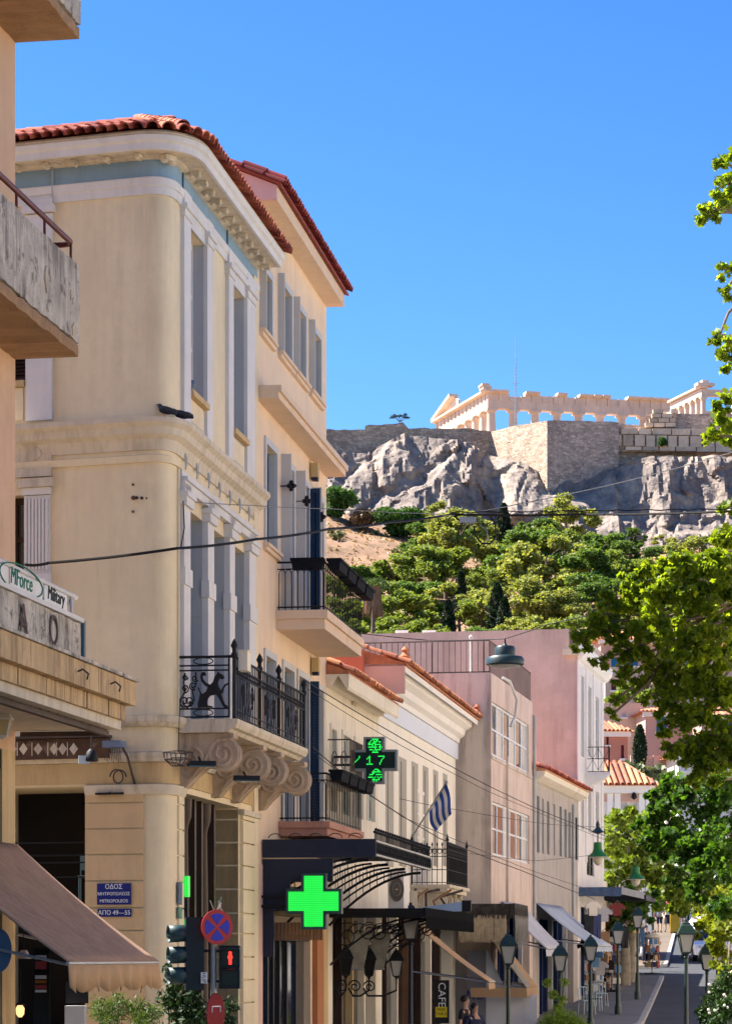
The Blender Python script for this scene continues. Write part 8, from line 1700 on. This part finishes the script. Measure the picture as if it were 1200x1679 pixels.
# ------------------------------------------------------------------ pendant street lamps and wires
def wire(pts, r, label, sag=0.0, n=14, m=RUBBER):
    P_ = []
    for (a, c) in zip(pts, pts[1:]):
        for i in range(n): t_ = i / n; q = a.lerp(c, t_); q.z -= sag * 4 * t_ * (1 - t_); P_.append(q)
    P_.append(pts[-1]); x = MB(); x.tube(P_, r, 5); o = x.build('overhead_wire', m); tag(o, label, 'wire', 'overhead wires'); return o
cab = [at(40, 926, 39.0), at(80, 923, 39.3), at(290, 899, 39.3), at(420, 884, 41), at(540, 867, 43.5), at(640, 856, 46), at(740, 843, 48), at(960, 843, 49), at(1200, 838, 47), at(1400, 835, 46)]
wire(cab, .022, 'thick dark cable crossing the whole street above the balconies', 0.02)
x = MB(); x.tube([q + V((.01 * math.sin(i), 0, .03 + .012 * math.sin(2.3 * i))) for i, q in enumerate([cab[6].lerp(cab[9], k / 40) for k in range(41)])], .012, 4); x.build('overhead_wire', RUBBER).update_tag(); o = bpy.data.objects[-1]
for o in bpy.data.objects:
    if o.name.startswith('overhead_wire') and 'label' not in o: tag(o, 'thin cable twisted along the thick cable at right', 'wire', 'overhead wires')
GW = mat('grey_wire', (.20, .20, .21), var=.1)
wire([FC.pt(FC.S(218), .05, FC.Z(218, 817)), at(420, 829, 42.5), at(540, 834, 44), at(700, 842, 46), at(745, 845, 47.8)], .007, 'thin grey wire from the cream wall anchor', .01, m=GW)
wire([at(760, 843, 48), at(1000, 795, 49), at(1210, 738, 50)], .009, 'pale guy wire rising to the right across the cliff', .02, m=GALV)
wire([at(1040, 960, 50), at(1210, 890, 50)], .012, 'pale rope slanting through the plane leaves', .02, m=GALV)
for k, (pp, lab) in enumerate((([(500, 1116, 49), (640, 1200, 56), (760, 1268, 64), (870, 1322, 72), (1000, 1374, 82)], 'upper wire running down along the pale houses'), ([(505, 1130, 49.5), (640, 1213, 56), (800, 1298, 66), (1010, 1385, 84)], 'second wire just below the upper wire'), ([(512, 1225, 50), (600, 1300, 54), (720, 1375, 61), (855, 1428, 70), (975, 1475, 80)], 'dark bundled wire passing the flag'), ([(520, 1240, 50), (660, 1340, 58), (860, 1424, 70), (1000, 1470, 82)], 'wire below the bundled wire'), ([(655, 1310, 60), (760, 1330, 64), (900, 1352, 74), (1000, 1357, 84)], 'level grey wire before the striped front'), ([(770, 1400, 64), (880, 1412, 72), (990, 1400, 82)], 'low wire before the concrete block'))):
    wire([at(*q) for q in pp], .011 if k in (0, 2) else .007, lab, .015, 8)
wire([at(560, 1035, 62), at(700, 1050, 64), at(826, 1048, 58), at(895, 1025, 54), at(1300, 930, 50)], .011, 'wire carrying the dark pendant lamp', .01)
wire([at(990, 1360, 80), at(1100, 1395, 84), at(1200, 1375, 80)], .011, 'wire carrying the green pendant lamps', .0)
# cable junction box with loop
p = at(775, 852, 48); t = thing('cable_junction', 'grey junction box with a hanging loop of cable', 'junction box', p); x = MB(); x.box(p + V((-.09, 0, -.06)), .3, .12, .1); x.build('box', GALV, t)
x = MB(); x.tube([at(745, 846, 48), at(758, 858, 48), at(756, 866, 48), at(752, 868, 48)], .018, 6); x.build('stub_cable', RUBBER, t, smooth=60)
x = MB(); x.tube([at(803, 845, 48), at(812, 860, 48), at(813, 880, 48), at(803, 892, 48), at(790, 891, 48), at(779, 878, 48), at(777, 862, 48)], .016, 6); x.build('cable_loop', RUBBER, t, smooth=60); x = MB(); x.tube([at(786, 860, 48), at(798, 870, 48), at(800, 884, 48), at(792, 890, 48)], .010, 5); x.build('thin_loop', GALV, t, smooth=60)
# wall anchor and cable drop on the cream house
p = FC.pt(FC.S(218), .0, FC.Z(218, 817)); t = thing('wall_anchor', 'rusty wire anchor on the cream wall', 'anchor', p); x = MB(); x.ball(p + V((.01, -.04, 0)), .035, 8, 5); x.build('eye', IRONG, t)
for dz in (.2, -.2): x = MB(); x.ball(p + V((0, -.02, dz)), .02, 6, 4); x.build('bolt', IRONG, t)
x = MB(); q0 = V((p.x, p.y, p.z)); 
for k in range(5): x.ball(p + V((.06 + .075 * k, -.05, -.005 * k)), .025, 6, 4)
x.build('insulators', DWOOD, t)
wire([FS.pt(-.02, .1, FS.Z(290, 822)), FS.pt(-.03, .12, FS.Z(288, 865)), FS.pt(.0, .06, FS.Z(290, 898))], .010, 'short cable dropping down the cream corner', .0)
# pendants
p = at(828, 1092, 57.5); t = thing('pendant_street_lamp', 'dark teal pendant street lamp hanging over the street', 'street lamp', p); TEALD = mat('dark_teal_metal', (.02, .045, .055), rough=.4, var=.2)
x = MB(); x.lathe([(.36, 0), (.41, .03), (.41, .14), (.37, .19), (.22, .22), (.22, .38), (.19, .42), (.05, .44), (.03, .48)], p, 24); x.build('housing', TEALD, t, smooth=40); x = MB(); x.lathe([(.1, -.05), (.34, -.002), (.34, .002)], p, 20); x.build('diffuser', FROST, t, smooth=40); x = MB(); x.tube([p + V((0, 0, .46)), p + V((0, 0, .57))], .02, 6); x.build('hook', IRON, t)
GRN = mat('lamp_bright_green', (.02, .16, .04), rough=.35, var=.2); CRM = mat('cream_enamel', (.55, .50, .38), rough=.4, var=.1)
for px, y0, y1, Y, lab in ((980, 1345, 1420, 78, 'nearer green bell pendant lamp with spiked finial'), (1042, 1405, 1455, 88, 'farther green bell pendant lamp against the light tree')):
    p = at(px, y1, Y); s_ = 1.0; t = thing('pendant_street_lamp', lab, 'street lamp', p)
    x = MB(); x.lathe([(.12, .28), (.28, .26), (.3, .24), (.26, .3), (.17, .38), (.13, .48), (.12, .66), (.1, .68)], p, 18); x.build('bell', GRN, t, smooth=40); x = MB(); x.lathe([(.02, .0), (.1, .06), (.15, .16), (.15, .25)], p, 14); x.build('globe', CRM, t, smooth=50); x = MB(); x.lathe([(.25, .225), (.31, .235), (.31, .25), (.2, .262)], p, 18); x.build('rim', CRM, t)
    x = MB(); x.tube([p + V((0, 0, .66)), p + V((0, 0, .95))], .018, 6); x.build('stem', LAMPG, t)
    if Y < 80: x = MB(); x.lathe([(.02, .92), (.2, .98), (.12, 1.04), (.05, 1.12), (.06, 1.2), (.0, 1.34)], p, 12); x.build('finial', LAMPG, t, smooth=40)
# ------------------------------------------------------------------ people
def skin_mesh(name, verts, edges, radii, mt, root=0, sub=1):
    me = bpy.data.meshes.new(name); me.from_pydata(verts, edges, []); o = bpy.data.objects.new('tmp', me); COL.objects.link(o)
    md = o.modifiers.new('skin', 'SKIN'); md.use_smooth_shade = True
    for i, r_ in enumerate(radii):
        sv = me.skin_vertices[0].data[i]; sv.radius = (r_, r_) if not isinstance(r_, tuple) else r_; sv.use_root = i == root
    ss = o.modifiers.new('sub', 'SUBSURF'); ss.levels = sub; ss.render_levels = sub
    dg = bpy.context.evaluated_depsgraph_get(); out = bpy.data.meshes.new_from_object(o.evaluated_get(dg)); bpy.data.objects.remove(o); out.materials.clear(); out.materials.append(mt); out.name = name; return out
SKIN = mat('skin', (.50, .29, .20), rough=.6, var=.05, bump=0); HAIR = mat('dark_hair', (.03, .02, .015), rough=.6, var=.2); HAIRB = mat('brown_hair', (.12, .07, .04), rough=.6, var=.2)
def person(px, pyf, Y, hgt, label, rz, shirt, legs_m, stride=.1, short=True, armL=(-.05, 0, 0), armR=(.05, 0, 0), hat=None, hair=HAIR, skirt=False, zf=None):
    p = at(px, pyf, Y); p.z = gz(Y) + .003 if zf is None else zf; t = thing('person', label, 'person', p); s = hgt / 1.75; co, si = math.cos(rz), math.sin(rz)
    Q = lambda x, y, z: ((x * co - y * si) * s, (x * si + y * co) * s, z * s)
    vs = []; es = []; rs = []
    def v(x, y, z, r_, par=None): vs.append(Q(x, y, z)); rs.append(r_ * s if not isinstance(r_, tuple) else tuple(q * s for q in r_)); 
    def add(x, y, z, r_, par=None):
        v(x, y, z, r_); i = len(vs) - 1
        if par is not None: es.append((par, i))
        return i
    pel = add(0, 0, .95, (.15, .11)); wa = add(0, .01, 1.12, (.13, .1), pel); ch = add(0, 0, 1.32, (.16, .11), wa); nk = add(0, 0, 1.47, .06, ch); hd0 = add(0, -.01, 1.55, .075, nk); hd = add(0, -.015, 1.65, (.08, .095), hd0); tp = add(0, 0, 1.72, .05, hd); nose = add(0, -.105, 1.63, .016, hd)
    for sd, arm in ((-1, armL), (1, armR)):
        sh = add(sd * .19, 0, 1.40, .06, ch); el = add(sd * .24 + arm[0], arm[1] * .5 + .02, 1.13 + abs(arm[2]) * .1, .045, sh); wr = add(sd * .24 + arm[0] * 1.2 + (-sd * .16 if arm[2] else 0), arm[1] - .06, .90 + arm[2], .032, el); pm = add(sd * .25 + arm[0] * 1.2 + (-sd * .2 if arm[2] else 0), arm[1] - .07, .82 + arm[2], .03, wr)
        for k in range(5): add(vs and sd * .25 + arm[0] * 1.2 + (-sd * .2 if arm[2] else 0) + (k - 2) * .016, arm[1] - .08 + (-.04 if k == 0 else 0), .75 + arm[2] + (.04 if k == 0 else .008 * abs(k - 2)), .009, pm)
        hp = add(sd * .09, 0, .86, .085, pel); kn = add(sd * .1, -sd * stride * .6 - .02, .48, .058, hp); an = add(sd * .1, -sd * stride * 1.1 + .03, .09, .04, kn); to = add(sd * .11, -sd * stride * 1.1 - .13, .035, .035, an)
    link('body', skin_mesh('body', vs, es, rs, SKIN), t)
    # clothing: shells over the same skeleton
    I = lambda z: z
    sv = [Q(0, 0, .90), Q(0, .01, 1.12), Q(0, 0, 1.33), Q(0, 0, 1.43)]; sr = [(.168 * s, .135 * s), (.15 * s, .12 * s), (.178 * s, .13 * s), (.085 * s, .07 * s)]; se = [(0, 1), (1, 2), (2, 3)]
    for sd, arm in ((-1, armL), (1, armR)): i = len(sv); sv += [Q(sd * .2, 0, 1.395), Q(sd * .235 + arm[0] * .8, arm[1] * .4 + .015, 1.19)]; sr += [.077 * s, .065 * s]; se += [(2, i), (i, i + 1)]
    link('shirt', skin_mesh('shirt', sv, se, sr, shirt), t)
    if skirt: x = MB(); x.lathe([(.24 * s, .5 * s), (.2 * s, .8 * s), (.165 * s, 1.02 * s)], p, 14); x.build('skirt', legs_m, t, smooth=60)
    else:
        lv = [Q(0, 0, .97)]; lr = [(.165 * s, .13 * s)]; le = []
        for sd in (-1, 1):
            i = len(lv); lv += [Q(sd * .09, 0, .86), Q(sd * .1, -sd * stride * .6 - .02, .48)]; lr += [.1 * s, .08 * s]; le += [(0, i), (i, i + 1)]
            if not short: lv.append(Q(sd * .1, -sd * stride * 1.05 + .02, .12)); lr.append(.062 * s); le.append((i + 1, i + 2))
        link('shorts' if short else 'trousers', skin_mesh('legwear', lv, le, lr, legs_m), t)
    for sd in (-1, 1): x = MB(); q = V(Q(sd * .11, -sd * stride * 1.1 - .04, 0)) + p; x.ball(q + V((0, 0, .05 * s)), .07 * s, 8, 6, (.75, 1.5, .7)); x.build('shoe', CL[2], t, smooth=60)
    hp_ = V(Q(0, .012, 1.69)) + p
    if hat: x = MB(); x.lathe([(.19 * s, -.02 * s), (.19 * s, 0), (.105 * s, .01 * s), (.1 * s, .08 * s), (.05 * s, .11 * s)], hp_, 14); x.build('hat', hat, t, smooth=40)
    x = MB(); x.ball(hp_ + V((0, 0, -.02 * s)), .098 * s, 10, 7, (.95, 1.02, .9)); x.build('hair', hair, t, smooth=60)
    return t
PK = mat('hot_pink_cloth', (.65, .05, .16), var=.1); LBL = mat('cap_blue', (.04, .22, .5), var=.1); WHC = mat('white_cloth', (.74, .72, .70), var=.06); PAT = mat('patterned_shirt', (.42, .42, .46), var=.5, scale=12); NVC = mat('navy_cloth', (.02, .025, .06), var=.1); BEI = mat('beige_cloth', (.55, .40, .25), var=.1)
person(1081, 1531, 154, 1.78, 'walking man in blue cap, patterned shirt and dark shorts', 2.9, PAT, NVC, .14, True, hat=LBL)
person(1095, 1530, 155, 1.70, 'walking woman in pink hat, white top and black skirt', 3.3, WHC, CL[2], .16, skirt=True, hat=PK)
person(1073, 1592, 118.5, 1.70, 'boy in white shirt and black shorts, hand on hip', .4, WHC, CL[2], .06, True, armR=(.1, .02, .14), hair=HAIRB)
person(1021, 1596, 116.0, 1.66, 'woman in white sun hat, blue top and beige trousers', 2.3, mat('denim_top', (.08, .12, .25), var=.15), BEI, .1, False, hat=WHC, hair=HAIRB)
person(1059, 1580, 122.0, 1.78, 'dark-haired man in black shirt behind the rack', .8, CL[2], NVC, .08, False)
person(1008, 1592, 113.0, 1.66, 'person in pale top browsing beside the woman in the hat', 1.6, mat('lilac_top', (.5, .45, .52), var=.1), CL[2], .08, False)
person(762, 1668, 60.0, 1.74, 'dark-haired person in black at the bottom by the blue letters', 1.2, CL[2], CL[2], .05, False, zf=0.0)
person(778, 1690, 57.5, 1.62, 'person in dark blue at the very bottom beside the white screen', .6, NVC, CL[2], .05, False, zf=0.0)
for px, Y, h in ((1128, 172, 1.7), (1143, 176, 1.75), (1160, 170, 1.7)): person(px, 1500, Y, h, {1128: 'distant dark-clothed walker at the top of the road', 1143: 'distant walker in tan beside the dark one', 1160: 'distant walker nearest the right-hand trees'}[px], 2.0, CL[2] if px != 1143 else CL[3], CL[2], .1, False)
person(1036, 1590, 112.0, 1.68, 'person in red top standing at the shop door', 1.0, CL[4], NVC, .05, False)
person(995, 1600, 101.0, 1.70, 'person in tan shirt standing by the rack of belts', .9, CL[7], CL[2], .08, True, hair=HAIRB)
person(1112, 1520, 163.0, 1.72, 'distant walker in white going up the road', 2.8, WHC, BEI, .12, False)
person(1120, 1520, 166.0, 1.66, 'distant walker in blue beside the one in white', 3.0, CL[5], CL[2], .12, True)
# ------------------------------------------------------------------ white car and scooter
def car(px, Y, label, rz):
    p = at(px, 1570, Y); p.z = gz(Y) - .126; t = thing('parked_car', label, 'car', p); co, si = math.cos(rz), math.sin(rz); sl2 = .048
    C = lambda x, y, z: V((p.x + x * co - y * si, p.y + x * si + y * co, p.z + z + sl2 * (x * si + y * co)))
    prof = [(-2.05, .32), (-2.08, .62), (-1.98, .82), (-1.15, .94), (-.55, 1.38), (.75, 1.43), (1.55, 1.0), (2.0, .92), (2.08, .6), (2.02, .32)]
    CARW = mat('car_white', (.72, .73, .75), rough=.2, var=.02, bump=0, spec=.5, coat=.6); b = MB(); secs = ((-.86, .97), (-.8, 1.0), (.8, 1.0), (.86, .97)); n = len(prof)
    for w, q in secs:
        for y, z in prof: b.v.append(tuple(C(w * (.86 if z > 1.05 else 1), y, .32 + (z - .32) * q)))
    for i in range(3):
        for j in range(n): b.f.append((i * n + j, i * n + (j + 1) % n, (i + 1) * n + (j + 1) % n, (i + 1) * n + j))
    b.f.append(tuple(range(n))); b.f.append(tuple(3 * n + j for j in range(n))[::-1]); b.build('body', CARW, t, smooth=35)
    x = MB(); x.quad(C(-.62, -1.16, .97), C(.62, -1.16, .97), C(.56, -.58, 1.36), C(-.56, -.58, 1.36)); o = x.build('windscreen', GLASS, t); o.location += V((0, -.012, .012))
    for sd in (-1, 1):
        x = MB(); x.quad(C(sd * .765, -.95, 1.0), C(sd * .75, -.5, 1.34), C(sd * .75, .7, 1.37), C(sd * .765, 1.3, 1.02)); o = x.build('side_window', GLASS, t); o.location += V((sd * co * .03, sd * si * .03, 0))
        x = MB(); x.ball(C(sd * .6, -2.02, .68), .13, 8, 6, (1.2, .5, .7)); x.build('headlight', CLEAR, t, smooth=60)
        x = MB(); x.ball(C(sd * .95, -.75, 1.0), .09, 8, 6, (1, .7, .8)); x.build('mirror', CARW, t, smooth=60)
        for yy in (-1.3, 1.3):
            x = MB(); x.tube([C(sd * .66, yy, .31), C(sd * .87, yy, .31)], .31, 16); w_ = x.build('wheel', RUBBER, t, smooth=40); x = MB(); x.tube([C(sd * .80, yy, .31), C(sd * .885, yy, .31)], .18, 12); x.build('rim', GALV, w_, smooth=40)
    x = MB(); x.hexa([C(-.5, -2.12, .42), C(.5, -2.12, .42), C(.5, -2.05, .42), C(-.5, -2.05, .42), C(-.5, -2.12, .55), C(.5, -2.12, .55), C(.5, -2.05, .55), C(-.5, -2.05, .55)]); x.build('grille', IRON, t)
car(1156, 128, 'white car parked at the right kerb behind the leaves', .06)
car(1163, 146, 'second pale car parked farther up behind the white one', .08)
def scooter(px, Y, label, m, rz):
    p = at(px, 1570, Y); p.z = gz(Y); t = thing('parked_scooter', label, 'scooter', p); co, si = math.cos(rz), math.sin(rz); C = lambda x, y, z: V((p.x + x * co - y * si, p.y + x * si + y * co, p.z + z))
    for yy in (-.62, .6): x = MB(); x.tube([C(-.05, yy, .25), C(.05, yy, .25)], .25, 14); x.build('wheel', RUBBER, t, smooth=40)
    x = MB(); x.tube([C(0, -.62, .25), C(0, -.5, .7), C(0, -.42, 1.02)], [.05, .07, .04], 7); x.build('fork', m, t); x = MB(); x.tube([C(0, -.45, .8), C(0, -.35, .35), C(0, 0, .3), C(0, .25, .5), C(0, .75, .62)], [.12, .1, .12, .17, .1], 8); x.build('body', m, t, smooth=60); x = MB(); x.tube([C(0, .05, .72), C(0, .6, .76)], [.13, .11], 8); x.build('seat', IRON, t, smooth=60); x = MB(); x.tube([C(-.3, -.38, 1.03), C(.3, -.38, 1.03)], .02, 5); x.build('handlebar', IRON, t)
    x = MB(); x.ball(C(0, -.52, .92), .09, 8, 6); x.build('headlight', CLEAR, t, smooth=60)
scooter(1040, 124, 'white scooter parked beyond the side street', mat('scooter_white', (.7, .7, .7), rough=.3, var=.05), 1.2); scooter(1052, 126, 'blue-grey scooter parked beside the white one', mat('scooter_blue', (.15, .2, .28), rough=.3, var=.05), 1.35)
# tan parasol / canopy edge at the right
t = thing('market_parasol', 'tan parasol edge reaching in from the right above the flowers', 'parasol', V((10.4, 66, 0))); p = V((10.4, 66, at(1195, 1572, 66).z)); x = MB(); x.lathe([(1.55, -.55), (1.5, -.35), (.8, .0), (.05, .3)], p, 8); x.build('canopy', BEI, t); x = MB(); x.tube([V((10.4, 66, 0)), p + V((0, 0, .3))], .03, 6); x.build('pole', WOOD, t)
# yellow road sign board by the couple
p = at(1106, 1524, 153); p.z = gz(153); t = thing('sandwich_board', 'yellow board standing right of the walking couple', 'board', p); x = MB(); x.box(p + V((0, 0, .1)), .55, .06, 1.25, .2); x.build('board', mat('yellow_board', (.55, .34, .03), var=.15), t); x = MB(); x.box(p + V((.0, .12, 0)), .5, .04, .9, .2); x.build('strut', WOOD, t)
# ------------------------------------------------------------------ pigeons
PG = mat('pigeon_dark', (.025, .03, .045), rough=.6, var=.3, scale=20); PG2 = mat('pigeon_grey', (.14, .20, .28), rough=.6, var=.3, scale=20)
def pigeon(p, label, rz, m, lie=False):
    t = thing('pigeon', label, 'pigeon', p, 'pigeons on the cream house'); co, si = math.cos(rz), math.sin(rz); C = lambda x, z, y=0: (x * co - y * si, x * si + y * co, z)
    tl_ = -.06 if not lie else 0; vs = [C(0, .09), C(.07, .12), C(.11, .175 if not lie else .14), C(.125, .2 if not lie else .15), C(-.08, .075), C(-.19, .04 + tl_ * .3)]; es = [(0, 1), (1, 2), (2, 3), (0, 4), (4, 5)]
    link('body', skin_mesh('pigeon_body', vs, es, [.065, .055, .03, .032, .045, .02], m, 0, 2), t)
    x = MB(); x.tube([V(p) + V(C(.15, .2 if not lie else .15)), V(p) + V(C(.18, .19 if not lie else .14))], [.01, .003], 5); x.build('beak', IRON, t)
    for sd in (-1, 1): x = MB(); x.tube([V(p) + V(C(.01, .05, sd * .025)), V(p) + V(C(.02, .0, sd * .025))], .006, 4); x.build('leg', RED, t); x = MB(); x.ball(V(p) + V(C(-.04, .095, sd * .05)), .06, 8, 5, (1.6 * abs(co) + .5, .5 + abs(si), .6)); x.build('wing', m, t, smooth=60)
q = ARC[4]; pigeon(V((kx(272) * (q.y - .12), q.y - .12, Zm + .05)), 'dark pigeon standing on the middle cornice at the corner', 2.6, PG)
q = ARC[8]; pigeon(V((kx(298) * 39.78, 39.78, Zm + .045)), 'dark pigeon crouching lower on the middle cornice', 2.9, PG, True)
h = w2[0]; pigeon(FS.pt(h[0] + .25, -.02, h[2] + .0), 'blue-grey pigeon on the upper window sill', 1.2, PG2)
print('objects', len(bpy.data.objects), 'tris', sum(len(p.vertices) - 2 for m_ in bpy.data.meshes for p in m_.polygons))
